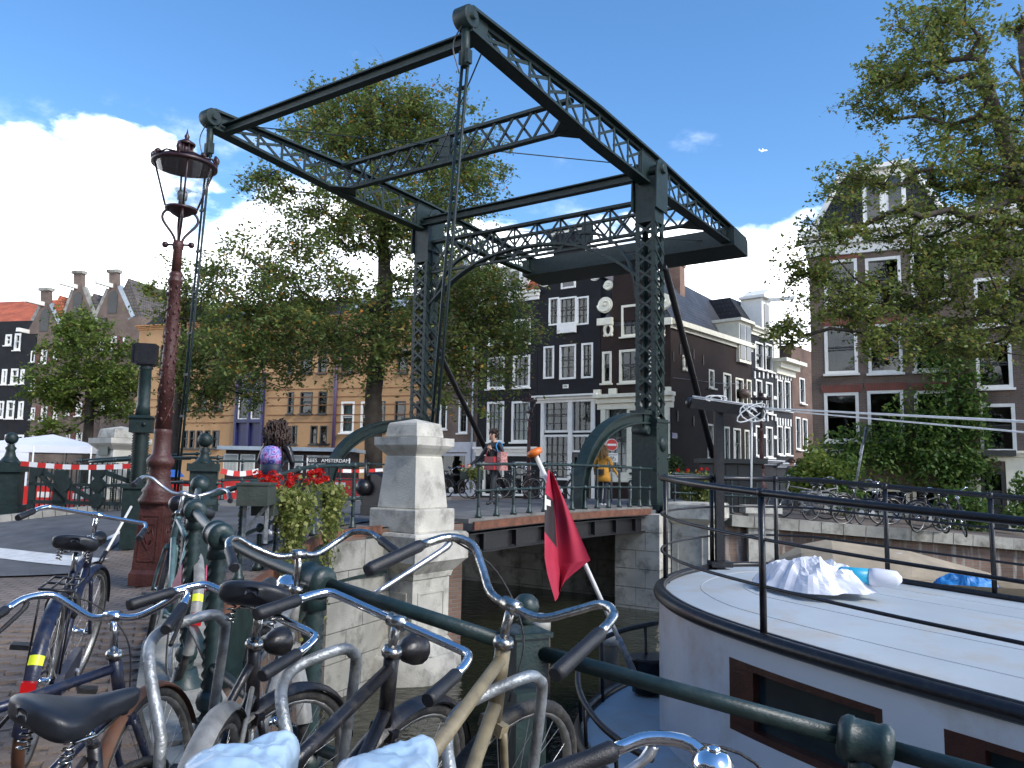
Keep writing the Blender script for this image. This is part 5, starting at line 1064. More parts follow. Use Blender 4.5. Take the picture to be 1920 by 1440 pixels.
# the big elm behind the bridge
Y = 29; b = PX(702, 905, Y); b.z = gf(b.x, b.y)-.1
tr = [b, PX(700, 820, Y), PX(700, 740, Y), PX(712, 640, Y), PX(722, 540, Y+.3), PX(718, 440, Y+.3), PX(700, 330, Y+.2), PX(695, 240, Y)]
tree('tall elm with thin yellowing crown directly behind the left gate post', b, tr, .27, [PB(700, 220, Y, 135, 85, 2.2, .22), PB(620, 260, Y-1, 90, 90, 2, .10), PB(810, 260, Y, 100, 110, 2.2, .14), PB(870, 330, Y+.5, 95, 90, 2, .12), PB(700, 400, Y-.5, 110, 90, 2.2, .16), PB(800, 420, Y, 90, 80, 2, .08), PB(600, 410, Y-1, 130, 75, 2.5, .08), PB(520, 520, Y-1, 150, 90, 2.4, .16), PB(640, 620, Y-2, 170, 110, 2.4, .22), PB(840, 560, Y, 130, 130, 2.6, .22), PB(930, 600, Y+.5, 90, 110, 2, .14), PB(480, 640, Y-1.5, 130, 110, 2.2, .18), PB(880, 700, Y-.5, 110, 80, 1.8, .08), PB(500, 340, Y-1, 60, 40, 1.3, .03)], 590, 92, .15, ELM, .50, seed=3)
Y = 31; b = PX(326, 880, Y); b.z = gf(b.x, b.y)-.1
tree('smaller elm with thin twin stems in front of the ochre building', b, [b, PX(328, 820, Y), PX(335, 750, Y), PX(342, 680, Y), PX(345, 600, Y), PX(350, 530, Y)], .17, [PB(350, 560, Y, 90, 70, 1.8, .3), PB(390, 650, Y, 110, 90, 2, .35), PB(330, 690, Y, 60, 60, 1.5, .15), PB(400, 730, Y-1, 100, 55, 1.8, .3), PB(440, 580, Y, 70, 90, 1.6, .2)], 170, 70, .15, ELMY, .38, seed=5)
Y = 40; b = PX(165, 850, Y); b.z = -1.5
tree('bright green round tree in front of the gabled warehouses', b, [b, PX(166, 800, Y), PX(168, 760, Y), PX(168, 710, Y), PX(166, 660, Y), PX(165, 620, Y)], .2, [PB(160, 690, Y, 92, 100, 2.6, .6), PB(110, 740, Y, 55, 40, 2, .16), PB(215, 740, Y, 50, 55, 2, .2), PB(150, 625, Y, 45, 45, 1.6, .14), PB(95, 800, Y-2, 35, 25, 1.2, .05)], 210, 85, .19, LIME, .42, seed=8)
# the tree at the right edge
Y = 19.5; b = PX(2075, 1010, 20.5); b.z = gf(b.x, b.y)-.1
tree('large yellow-green elm leaning in over the far quay at the right edge', b, [b, PX(2065, 880, 20.4), PX(2045, 720, 20.2), PX(2010, 560, 20), PX(1965, 440, 19.8), PX(1905, 340, 19.6), PX(1870, 220, 19.5), PX(1840, 110, 19.4)], .30,
     [PB(1760, 60, Y, 110, 90, 1.3, .16), PB(1690, 150, Y, 90, 80, 1.2, .12), PB(1640, 190, Y, 55, 50, 1, .05), PB(1820, 200, Y, 110, 110, 1.6, .16), PB(1900, 290, Y, 130, 110, 1.8, .22), PB(1790, 320, Y-.6, 110, 50, 1.4, .10), PB(1610, 325, Y-.8, 95, 32, 1.0, .06), PB(1560, 420, Y-.8, 80, 55, 1, .07), PB(1700, 430, Y-.5, 140, 60, 1.4, .07), PB(1850, 450, Y, 150, 120, 1.8, .3), PB(1500, 500, Y-.8, 70, 40, .9, .05), PB(1580, 560, Y-1, 110, 60, 1.1, .11), PB(1480, 620, Y-1, 55, 30, .8, .04), PB(1760, 560, Y-.5, 150, 70, 1.4, .16), PB(1900, 590, Y, 110, 80, 1.6, .14), PB(1690, 640, Y-1, 110, 45, 1.1, .08), PB(1850, 650, Y-.5, 110, 50, 1.3, .08)], 340, 78, .115, ELMY, .29, seed=11, twig=.008)
b = PX(1960, 600, 26); b.z = -1.9
tree('thin half bare tree reaching up at the top right corner', b, [b, PX(1955, 500, 26), PX(1945, 300, 26), PX(1925, 160, 26), PX(1918, 90, 26), PX(1915, 50, 26)], .16, [PB(1905, 55, 26, 26, 26, .6, .5), PB(1945, 60, 26, 40, 40, .8, .5), PB(1900, 130, 26, 20, 20, .5, .1)], 22, 60, .13, ELMY, .25, seed=13)
# climbing vine on the brick building and bushes at its foot
def vine(name, label, cat, spots, n, size, m, ythick=.35, stem=None):
    c = []
    for (px, py, y, rx, ry, w) in spots:
        o = PX(px, py, y); k = y/FPX; q = rng.normal(size=(int(n*w), 3))*.5; ln = np.linalg.norm(q, axis=1)[:, None]; q = q/np.maximum(ln, 1e-6)*np.minimum(ln, 1.0)
        c.append(np.array(o)+q*np.array([rx*k, ythick, ry*k]))
    c = np.concatenate(c); o = PX(spots[0][0], spots[0][1], spots[0][2]); t = thing(name, label, cat, (o.x, o.y, o.z)); leaves('foliage', c, size, m, t, up=.15, kind='stuff')
    if stem:
        mb = MB(); [mb.tube(bez(s_, 5), .03, 5) for s_ in stem]; mb.build('stem', BARK, t, world=True)
    return t
def yb(px): return (lambda d: d.y*(RA.dot(V((.447, .894, 0)))/d.dot(V((.447, .894, 0)))))(V((ray(px, 884).x, ray(px, 884).y, 0)))-.25
vine('climbing_vine', 'dense green vine climbing the front of the big brick building', 'climbing plant', [(px, py, yb(px), rx, ry, w) for px, py, rx, ry, w in ((1800, 700, 70, 110, .14), (1760, 790, 110, 70, .14), (1650, 835, 110, 45, .14), (1720, 850, 130, 65, .22), (1800, 850, 85, 90, .2), (1825, 780, 30, 80, .06), (1800, 930, 40, 70, .09), (1580, 855, 50, 25, .04), (1740, 640, 40, 70, .05), (1835, 870, 40, 25, .03))], 10500, .17, IVY, .4,
     [[PX(1795, 990, yb(1795)), PX(1800, 880, yb(1800)), PX(1795, 760, yb(1795)), PX(1800, 640, yb(1800))], [PX(1795, 900, yb(1795)), PX(1720, 850, yb(1720)), PX(1620, 840, yb(1620))]])
vine('bush', 'bright yellow-green bush left of the white planter by the street corner', 'bush', [(1530, 885, 26, 35, 38, .4), (1500, 905, 26, 25, 30, .3), (1560, 890, 25.5, 35, 30, .3), (1525, 855, 27.5, 16, 40, .1)], 2600, .16, LIME, .7)
vine('bush', 'low green bush behind the leaning grey sign post on the far quay', 'bush', [(1590, 900, 25.5, 30, 50, .5), (1590, 940, 25, 40, 30, .3)], 1500, .16, IVY, .6)
vine('bush', 'dark leafy shrub by the black front door at the right edge', 'bush', [(1918, 935, 24, 20, 50, .6), (1910, 970, 23.6, 25, 25, .4)], 1000, .15, IVY, .5)
vine('bush', 'yellowish shrub low between the parked bicycles and the vine', 'bush', [(1830, 965, 23, 28, 40, .5), (1790, 960, 23, 40, 45, .5)], 1500, .14, IVY, .4)
vine('bush', 'small round dark bush at the corner house window', 'bush', [(1250, 872, 27, 32, 20, 1)], 900, .12, FERN, .5)
# flower boxes hung on the approach railing
BOXM = mat('planter_green', (.035, .045, .036), .7, 0, .3, 6, .2, 40)
def flowerbox(label, a, b, w, h, outward, trails, zt, nl, group='flower boxes on the bridge railings', tl=(1.0, 1.6), lsz=.05, fl=14, spread=.16):
    a, b = V(a), V(b); c = (a+b)/2; t = thing('flower_box', label, 'flower box', (c.x, c.y, c.z-h), 0, group); m = MB(); m.beam(a-V((0, 0, h/2)), b-V((0, 0, h/2)), w, h); m.build('planter', BOXM, t, world=True)
    n = V(outward).normalized(); cen = []
    for _ in range(nl): s = rng.random(); q = a.lerp(b, s)+n*rng.normal(0, spread*.7); cen.append((q.x+rng.normal(0, .04), q.y+rng.normal(0, .05), q.z+rng.normal(.0, .07)))
    sm = MB()
    for _ in range(trails):
        s = .5+.5*(rng.random()-.5)*(1+rng.random()); q = a.lerp(b, s)+n*(w/2+.02+rng.random()*.10); L_ = .18+(tl[1])*rng.random()**1.9*(1-1.1*abs(s-.5)); ph = rng.random()*6
        pts = [q+n*(.05*math.sin(ph+i*.7))+V((.02*math.sin(ph*2+i), .02*math.cos(ph+i*1.3), .06*math.sin(min(1, i/2)*math.pi)-L_*i/10)) for i in range(11)]; sm.tube(pts, .0025, 3, caps=False)
        for p, q2 in zip(pts, pts[1:]):
            for _ in range(max(2, int(7*(1-(q.z-p.z)/1.6)))): f = rng.random(); r_ = p.lerp(q2, f); k = .042*max(.35, 1.2-(q.z-p.z)/.9); cen.append((r_.x+rng.normal(0, k), r_.y+rng.normal(0, k), r_.z+rng.normal(0, .03)))
    leaves('leaves', cen, lsz, TRAIL, t, up=.1, aspect=.85, kind='stuff'); sm.build('stems', FERN, t, world=True)
    pet = []
    for _ in range(fl):
        s = rng.random(); q = a.lerp(b, s)+n*rng.normal(0, .08); hz = .10+.13*rng.random()
        for _ in range(46): u = rng.normal(size=3); u /= np.linalg.norm(u); pet.append((q.x+u[0]*.042, q.y+u[1]*.042, q.z+hz+u[2]*.034))
    leaves('flower_heads', pet, .028, REDFL, t, up=.2, aspect=.95, kind='stuff'); return t
o = V((.95, .2, 0))
def appt(s): P = bez([V((x, y, 0)) for x, y in AP], 10); q = P[int(s*(len(P)-1))]; return V((q.x, q.y, 0))
zz = PX(470, 905, 7.2).z
p1, p2 = PX(494, 908, 7.7), PX(540, 906, 8.4); p3, p4 = PX(582, 905, 9.2), PX(606, 893, 9.9)
p1.z = p2.z = -.30; p3.z = p4.z = -.27
flowerbox('long green box of red geraniums and trailing yellow vines on the approach railing', p1, p2, .22, .17, o, 44, 0, 260, tl=(1.05, 2.0))
flowerbox('second box of red flowers and trailing vines nearer the stone pillar', p3, p4, .22, .17, o, 34, 0, 200, tl=(1.0, 1.9))
q = PX(478, 928, 7.35); t = thing('planter_box', 'empty mossy grey green planter box on brackets, left of the trailing vines', 'planter', q, R(8)); m = MB(); m.box((0, .1, 0), (.27, .5, .19)); m.box((0, .1, .1), (.29, .52, .02)); m.build('planter', BOXM, t); m = MB(); [m.beam((s*.1, .1, -.1), (s*.1, .1, -.45), .03, .03, up=(0, 1, 0)) for s in (-1, 1)]; m.beam((-.1, .1, -.35), (.1, .1, -.1), .03, .03); m.build('bracket', GALV, t)
q = PX(1290, 905, 19.6); flowerbox('box of red flowers with pale trailing vines right of the right gate post', q+V((-.3, .3, .12)), q+V((.42, -.1, .12)), .3, .25, (.5, -.85, 0), 44, 0, 420, tl=(1.5, 2.0), lsz=.09, fl=7)
q = PX(885, 882, 26); flowerbox('small orange and yellow flower box on the far bridge railing', q+V((-.35, .1, 0)), q+V((.35, -.1, 0)), .25, .3, (0, -1, 0), 4, 0, 160, tl=(.3, .5), lsz=.07, fl=6)
# ------------------------------------------------------------------ houseboat in the foreground
BOATW = mat('boat_white', (.60, .63, .66), .42, 0, .06, 2, .06, 30, dirt=(.40, .33, .24), dirt_scale=1.6, dirt_amt=.55)
DECKW = mat('roof_deck_paint', (.40, .445, .475), .5, 0, .08, 1.4, .08, 24, dirt=(.40, .31, .20), dirt_scale=1.3, dirt_amt=.6)
HULL = mat('hull_black', (.012, .013, .015), .4, 0, .3, 3, .1, 30); MAHOG = mat('mahogany', (.05, .014, .008), .45, 0, .35, 5, .2, 50)
BT_ = thing('houseboat', 'white houseboat with black rimmed rounded roof and black railings beside the quay', 'houseboat', (3.5, 6.5, WATER))
# plan outline of the cabin roof: near side, rounded end, far side (boat runs off to the right)
OUT = [(6.4, .2), (4.6, 2.4), (2.92, 4.45), (2.35, 5.15), (1.86, 5.85), (1.54, 6.45), (1.40, 7.0), (1.42, 7.6), (1.62, 8.3), (2.0, 9.0), (2.62, 9.7), (3.4, 9.75), (4.3, 9.1), (5.6, 8.0), (7.6, 6.1), (9.6, 4.0)]
oc3 = bez([V((x, y, 0)) for x, y in OUT], 6)
def rz_(x, y):     # sheer: the roof rises to the rounded end
    s = V((x-1.4, y-7.2)).dot(V((.73, -.68))); return -1.10-.075*max(0, s)+.006*max(0, s)**2*.5
ring = [V((p.x, p.y, rz_(p.x, p.y))) for p in oc3]
ctr = V((3.2, 6.9, 0))
m = MB(); n = len(ring); K = 6
def inner(p, f): c = V((p.x, p.y, 0)).lerp(V((max(2.6, min(8, (p.x+p.y*0))), p.y, 0)), 0); return None
axis = lambda s: V((2.6+s*.76, 7.6-s*.66, 0))
def toax(p): s = max(0, min(9, (p-V((2.6, 7.6, 0))).dot(V((.755, -.656, 0))))); return axis(s)
vs = []
for f in [i/K for i in range(K+1)]:
    for p in ring: a = toax(V((p.x, p.y, 0))); q = V((p.x, p.y, 0)).lerp(a, f); vs.append((q.x, q.y, p.z*(1-f)+(rz_(a.x, a.y)+.11)*f*1.0+ .0))
m.add(vs, [(j*n+i, j*n+i+1, (j+1)*n+i+1, (j+1)*n+i) for j in range(K) for i in range(n-1)], True); m.f = [tuple(reversed(f)) for f in m.f]; m.build('roof_deck', DECKW, BT_, world=True)
m = MB(); m.tube([p+V((0, 0, .0)) for p in ring], .055, 10); m.tube([p.lerp(V((toax(V((p.x, p.y, 0))).x, toax(V((p.x, p.y, 0))).y, p.z)), .03)+V((0, 0, .03)) for p in ring], .03, 6); m.build('roof_rim', BLACKP, BT_, world=True)
for f_ in (.34, .68):
    m = MB(); pts = []
    for p in ring[8:-8]: a = toax(V((p.x, p.y, 0))); q = V((p.x, p.y, 0)).lerp(a, f_); pts.append(V((q.x, q.y, p.z*(1-f_)+(rz_(a.x, a.y)+.11)*f_+.001)))
    m.tube(pts, .004, 5); m.build('deck_seam', DECKW, BT_, world=True)
# cabin wall with a recessed brown window on the near side
WB = -2.42
i0 = 0; nearpts = [p for p in ring]
m = MB(); wn = []
acc = [0.0]
for a, b in zip(ring, ring[1:]): acc.append(acc[-1]+(V((b.x, b.y))-V((a.x, a.y))).length)
# find where the photo's window begins and ends on the near side
def ring_at(px, lo=0, hi=30):
    best = None
    for i in range(lo, hi):
        a, b = ring[i], ring[i+1]
        for k in range(10):
            p = a.lerp(b, k/10); d = cF.dot(p)
            if d < .3: continue
            x = 960+FPX*p.dot(cR)/d
            if best is None or abs(x-px) < best[0]: best = (abs(x-px), acc[i]+(acc[i+1]-acc[i])*k/10)
    return best[1]
def ring_s(s):
    for i in range(len(acc)-1):
        if acc[i] <= s <= acc[i+1]: return ring[i].lerp(ring[i+1], (s-acc[i])/(acc[i+1]-acc[i]))
    return ring[-1]
wa, wb = ring_at(1652), ring_at(1366); wc, wd = ring_at(2500), ring_at(1765)
cuts = sorted({*acc, wa, wb, wc, wd}); sect = lambda s: (wa < s < wb) or (wc < s < wd)
for a, b in zip(cuts, cuts[1:]):
    p, q = ring_s(a), ring_s(b); mid = (a+b)/2; ztop = -.02
    def wq(z0, z1, inset=0): m.add([(p.x, p.y, z0(p)), (q.x, q.y, z0(q)), (q.x, q.y, z1(q)), (p.x, p.y, z1(p))], [(3, 2, 1, 0)], True)
    if sect(mid): wq(lambda r: r.z-.20, lambda r: r.z-.02); wq(lambda r: WB, lambda r: r.z-.72)
    else: wq(lambda r: WB, lambda r: r.z-.02)
m.build('cabin_wall', BOATW, BT_, world=True)
def winset(sa, sb):
    fr = MB(); N_ = 8; S_ = [sa+(sb-sa)*i/N_ for i in range(N_+1)]; nrm = (ring_s(sb)-ring_s(sa)).cross(V((0, 0, 1))).normalized(); nrm = nrm if nrm.dot(V((3, 7, 0))-ring_s(sa)) > 0 else -nrm; nrm.z = 0
    for a, b in zip(S_, S_[1:]):
        p, q = ring_s(a), ring_s(b)
        for z0, z1 in ((-.20, -.25), (-.67, -.72)): fr.hexa([p+V((0, 0, z1)), q+V((0, 0, z1)), q+nrm*.1+V((0, 0, z1)), p+nrm*.1+V((0, 0, z1)), p+V((0, 0, z0)), q+V((0, 0, z0)), q+nrm*.1+V((0, 0, z0)), p+nrm*.1+V((0, 0, z0))])
    for s in (sa+.001, sb-.001):
        p = ring_s(s); e = (ring_s(sb)-ring_s(sa)).normalized()*(.05 if s < (sa+sb)/2 else -.22); fr.hexa([p+V((0, 0, -.72)), p+e+V((0, 0, -.72)), p+e+nrm*.1+V((0, 0, -.72)), p+nrm*.1+V((0, 0, -.72)), p+V((0, 0, -.20)), p+e+V((0, 0, -.20)), p+e+nrm*.1+V((0, 0, -.20)), p+nrm*.1+V((0, 0, -.20))])
    w = fr.build('window', MAHOG, BT_, world=True); g_ = MB(); a, b = ring_s(sa)+nrm*.07, ring_s(sb)+nrm*.07; g_.quad(a+V((0, 0, -.72)), b+V((0, 0, -.72)), b+V((0, 0, -.2)), a+V((0, 0, -.2))); g_.build('pane', mat('tinted_glass', (.022, .04, .045), .12, 0, .3, 2, 0, 60, spec=.5), w, world=True)
winset(wa, wb); winset(wc, wd)
# railing on the roof: stanchions, top rail and two thinner rails
def rail_in(p, h): a = toax(V((p.x, p.y, 0))); q = V((p.x, p.y, 0)).lerp(a, .02); return V((q.x, q.y, p.z+h))
hh = lambda p: 1.06
rr = MB(); rr.tube([rail_in(p, hh(p)) for p in ring], .029, 10); rr.build('top_rail', BLACKP, BT_, world=True)
for k in (.36, .68): rr = MB(); rr.tube([rail_in(p, hh(p)*k) for p in ring], .013, 8); rr.build('middle_rail', BLACKP, BT_, world=True)
stp = [ring_at(1427), ring_at(2150), ring_at(1244, 20, 50)] + [acc[i] for i in ()]
def far_at(px): 
    best = None
    for i in range(52, len(ring)-1):
        p = ring[i]; d = cF.dot(p); x = 960+FPX*p.dot(cR)/d
        if best is None or abs(x-px) < best[0]: best = (abs(x-px), acc[i])
    return best[1]
stp += [far_at(1328), far_at(1455), far_at(1680), far_at(1890)]
for s in stp:
    p = ring_s(s); rr = MB(); a, b = rail_in(p, -.03), rail_in(p, hh(p)); rr.tube([a, b], .026, 10); rr.ball(b, .042, 8); rr.lathe([(.045, 0), (.045, .03), (.027, .05)], a+V((0, 0, .03)), 8); rr.build('stanchion', BLACKP, BT_, world=True)
# lower hull with rounded stern deck and its own bent rail
ST = [(4.2, .4), (2.4, 3.2), (1.42, 4.95), (.98, 5.85), (.74, 6.6), (.66, 7.3), (.80, 8.1), (1.25, 9.0), (2.0, 9.9), (3.2, 10.6), (4.6, 10.0), (6.4, 8.4), (9.4, 5.4), (10.6, 4.2)]
st = bez([V((x, y, -2.34+.03*max(0, (x-1.0))*0)) for x, y in ST], 5)
m = MB(); cen = V((3, 7.2, -2.30)); m.add([tuple(p) for p in st]+[tuple(toax(V((p.x, p.y, 0)))[:2])+(-2.30,) for p in st], [(i+1, i, len(st)+i, len(st)+i+1) for i in range(len(st)-1)], True); m.build('stern_deck', DECKW, BT_, world=True)
m = MB()
for a, b in zip(st, st[1:]):
    for (z0, z1, k0, k1) in ((-.0, -.42, 0, .02), (-.42, -1.1, .02, .16)):
        ca, cb = toax(V((a.x, a.y, 0))), toax(V((b.x, b.y, 0))); f = lambda p, c, k, z: V((p.x+(c.x-p.x)*k, p.y+(c.y-p.y)*k, p.z+z)); m.add([f(a, ca, k0, z0), f(b, cb, k0, z0), f(b, cb, k1, z1), f(a, ca, k1, z1)], [(0, 1, 2, 3)], True)
m.build('hull', HULL, BT_, world=True); m = MB(); m.tube(st, .06, 8); m.build('gunwale', BLACKP, BT_, world=True)
br = bez([PX(1232, 1168, 8.9), PX(1165, 1183, 8.6), PX(1112, 1208, 8.2), PX(1086, 1250, 7.6), PX(1088, 1300, 7.1), PX(1120, 1352, 6.6), PX(1170, 1395, 6.2), PX(1222, 1424, 5.9)], 6)
m = MB(); m.tube(br, .027, 8)
for i in (2, 10, 18, 26, 34): m.tube([br[i], V((br[i].x+.02, br[i].y, -2.32))], .018, 6)
m.build('stern_rail', BLACKP, BT_, world=True)
m = MB(); q = PX(1215, 1205, 8.7); m.lathe([(.17, 0), (.17, .3), (.2, .32), (.2, .36)], (q.x, q.y, -2.3), 12); m.build('bollard_box', BLACKP, BT_, world=True)
# mast and boom at the far side of the roof
mp = PX(1350, 1062, 9.4); tz = PX(1346, 762, 9.4).z
t = thing('mast', 'black T-shaped boat mast with white ropes tied along its boom', 'mast', (mp.x, mp.y, mp.z)); m = MB(); m.beam((0, 0, -.1), (0, 0, tz-mp.z), .095, .095, up=(0, 1, 0)); m.box((0, 0, .03), (.24, .24, .06)); m.build('pole', BLACKP, t)
b0, b1 = PX(1298, 756, 9.6), PX(1432, 775, 9.0); m = MB(); m.beam(b0, b1, .10, .12); m.tube([b0+(b0-b1).normalized()*.06, b0], .07, 8); m.build('boom', BLACKP, t, world=True)
ROPE = mat('white_rope', (.68, .68, .66), .8, 0, .1, 20)
rp_ = thing('washing_line', 'white ropes running right from the mast boom across the photo', 'rope', b0); m = MB(); up = V((0, 0, .06)); e1, e2 = PX(1925, 800, 5.2), PX(1925, 807, 5.2); far1 = b1+(e1-b1)*2.2; far2 = b1+(e2-b1)*2.2
m.tube([b0+up, b1+up], .012, 5); m.tube([b0+up*1.4+V((.0, -.03, 0)), b1+up*1.2], .010, 5); m.tube([b1+up, far1], .010, 5); m.tube([b1+up*.8, b1.lerp(far2, .5)+V((0, 0, -.02)), far2], .007, 5)
k = PX(1415, 774, 9.1)
for j in range(5): m.tube([k+V((.09*math.cos(a+j)*(1+.2*j)-.02*j, -.08-.01*j, .07*math.sin(a)*(1+.15*j)-.01)) for a in [2*math.pi*i/12 for i in range(12)]], .008, 4, closed=True)
k2 = PX(1345, 756, 9.45)
for j in range(2): m.tube([k2+V((.1*math.cos(a)-.06*j, -.06, .035*math.sin(a)+.05)) for a in [2*math.pi*i/12 for i in range(12)]], .008, 4, closed=True)
m.tube([k+V((-.05, -.06, 0)), k+V((-.07, -.05, -.95))], .012, 5); m.build('rope', ROPE, rp_, world=True)
# crumpled white tarpaulin, blue roll
def crumple(name, label, cat, c, rx, ry, h, m_, seed, rz=0):
    from mathutils import noise as nz
    mb = MB(); o_ = V((seed*7.1, seed*3.3, seed*1.7))
    def rg_(x, y, f): return 1-2.2*abs(nz.noise(V((x*f, y*f, 0))+o_))
    def fn(u, v):
        a = u*2*math.pi; r = v; e = 1+.30*nz.noise(V((math.cos(a)*1.6, math.sin(a)*1.6, 3))+o_)+.10*nz.noise(V((math.cos(a)*5, math.sin(a)*5, 9))+o_); x, y = rx*r*e*math.cos(a), ry*r*e*math.sin(a)
        q = .55+.40*nz.noise(V((x*2.2/rx, y*2.2/ry, 1))+o_)+.34*rg_(x, y, 5)+.16*rg_(x, y, 11); z = max(.006, h*min(1, 2.4*(1-r))**.8*q)
        return V((x*math.cos(rz)-y*math.sin(rz), x*math.sin(rz)+y*math.cos(rz), z))
    mb.grid(fn, 72, 26, False); o = mb.build(name, m_); o.location = c; setp(o, label, cat); return o
PLAS = mat('white_plastic_sheet', (.66, .67, .72), .3, 0, .06, 5); BLUT = mat('blue_tarp', (.015, .16, .42), .45, 0, .2, 6); BLUR = mat('cyan_roll', (.02, .33, .52), .4, 0, .1, 6)
q = PX(1522, 1098, 7.45); crumple('plastic_sheet', 'crumpled white plastic sheet lying on the houseboat roof', 'tarpaulin', (q.x, q.y, q.z-.02), .55, .44, .25, PLAS, 4, R(-25))
q = PX(1600, 1088, 7.3); t = thing('roll', 'white and bright blue roll lying behind the white plastic sheet', 'roll', (q.x, q.y, q.z-.02), R(-32)); m = MB(); M_ = Matrix.Rotation(R(90), 4, 'Y'); m.lathe([(.06, -.02), (.075, 0), (.075, .24)], (-.1, 0, .06), 14, M=M_); m.build('blue_sleeve', BLUR, t); m = MB(); m.lathe([(.08, .24), (.085, .30), (.07, .46), (.02, .5)], (-.1, 0, .06), 14, M=M_); m.build('white_end', PLAS, t)
# small boats across the water
CANV = mat('beige_canvas', (.33, .27, .19), .85, 0, .18, 3, .3, 30); TAN = mat('tan_boat', (.30, .24, .16), .7, 0, .2, 4)
q = PX(1560, 1075, 14.2); t = thing('covered_boat', 'boat under a peaked beige canvas cover by the far quay wall', 'boat', (q.x, q.y, WATER), R(-20)); m = MB(); hz = PX(1540, 1012, 14.2).z-WATER
SX = [(-1.1, .25, .75), (-.5, .7, .9), (0, .85, 1.0), (1.2, .85, .9), (2.4, .7, .7), (3.2, .25, .62)]
zr = [hz-.45, hz-.1, hz+.02, hz-.12, hz-.42, hz-.72]
vs = []; 
for (x, w, e), z in zip(SX, zr): vs += [(x, -w, z-.55), (x, -w*.55, z-.12), (x, 0, z), (x, w*.55, z-.12), (x, w, z-.55)]
m.add(vs, [(i*5+j, (i+1)*5+j, (i+1)*5+j+1, i*5+j+1) for i in range(5) for j in range(4)], False); m.f = [tuple(reversed(f)) for f in m.f]; m.build('canvas_cover', CANV, t)
m = MB(); vs = []
for (x, w, e), z in zip(SX, zr): vs += [(x, -w*1.02, z-.52), (x, -w*.8, -.2), (x, w*.8, -.2), (x, w*1.02, z-.52)]
m.add(vs, [(i*4+j, (i+1)*4+j, (i+1)*4+j+1, i*4+j+1) for i in range(5) for j in range(3)], False); m.build('hull', HULL, t); m = MB(); m.box((.9, -.22, hz-.2), (.4, .02, .09)); m.build('canvas_patch', PLAS, t)
q = PX(1840, 1095, 12.6); t = thing('rowing_boat', 'small tan rowing boat with a blue tarpaulin heap at the far quay', 'boat', (q.x, q.y, WATER), R(-12)); zz_ = PX(1840, 1092, 12.6).z-WATER; vs = []; sec = [(-1.25, .12), (-.7, .45), (0, .6), (.8, .62), (1.8, .5), (2.3, .4)]; m = MB()
for x, w in sec: vs += [(x, -w, zz_), (x, -w*.92, zz_-.12), (x, -w*.6, -.15), (x, w*.6, -.15), (x, w*.92, zz_-.12), (x, w, zz_), (x, w*.8, zz_-.04), (x, w*.5, .15), (x, -w*.5, .15), (x, -w*.8, zz_-.04)]
m.add(vs, [(i*10+j, i*10+(j+1) % 10, (i+1)*10+(j+1) % 10, (i+1)*10+j) for i in range(5) for j in range(10)], False); m.build('hull', TAN, t); m = MB(); m.box((.2, 0, zz_-.08), (.22, 1.1, .04)); m.box((1.2, 0, zz_-.08), (.22, 1.0, .04)); m.build('thwart', WOOD, t)
crumple('blue_tarpaulin', 'heap of bright blue tarpaulin in the tan rowing boat', 'tarpaulin', V((q.x, q.y, WATER))+V((-.18, .05, zz_-.08)), .5, .3, .2, BLUT, 9)
# mooring posts with white tops
for (px, py, Y, lab) in ((1013, 1152, 9.4, 'white topped wooden mooring post behind the square railing post'), (1142, 1180, 9.8, 'white topped wooden mooring post beside the stern rail of the houseboat')):
    q = PX(px, py, Y); t = thing('mooring_post', lab, 'mooring post', (q.x, q.y, WATER-.4), 0, 'wooden mooring posts'); h = q.z-WATER+.4; m = MB(); m.lathe([(.13, 0), (.125, h*.5), (.12, h-.17)], n=10); m.build('shaft', WOOD, t); m = MB(); m.lathe([(.124, h-.17), (.12, h-.02), (.10, h)], n=10); m.build('white_top', WHITEP, t)
# flag
FLR = mat('flag_red', (.40, .018, .05), .75, 0, .10, 3); FLB = mat('flag_black', (.022, .016, .018), .75, 0, .2, 5)
f0, f1 = PX(1186, 1255, 7.7), PX(1003, 850, 7.5)
t = thing('flag_pole', 'white flag pole with orange knob leaning left from the stern of the houseboat', 'flagpole', f0); m = MB(); m.tube([f0, f1], .022, 8); m.build('pole', WHITEP, t, world=True); m = MB(); d_ = (f1-f0).normalized(); x, y = frame_for(d_); M_ = Matrix((x, y, d_)).transposed().to_4x4(); m.lathe([(.02, -.03), (.07, -.015), (.08, .01), (.07, .035), (.02, .045)], f1, 14, M=M_); m.build('knob', mat('orange_knob', (.7, .16, .02), .4), t, world=True); m = MB(); m.tube([f0-d_*.05, f0+d_*.32], .032, 8); m.build('socket', GALV, t, world=True)
fl = thing('flag', 'limp red and black city flag with white cross hanging from the pole', 'flag', f1)
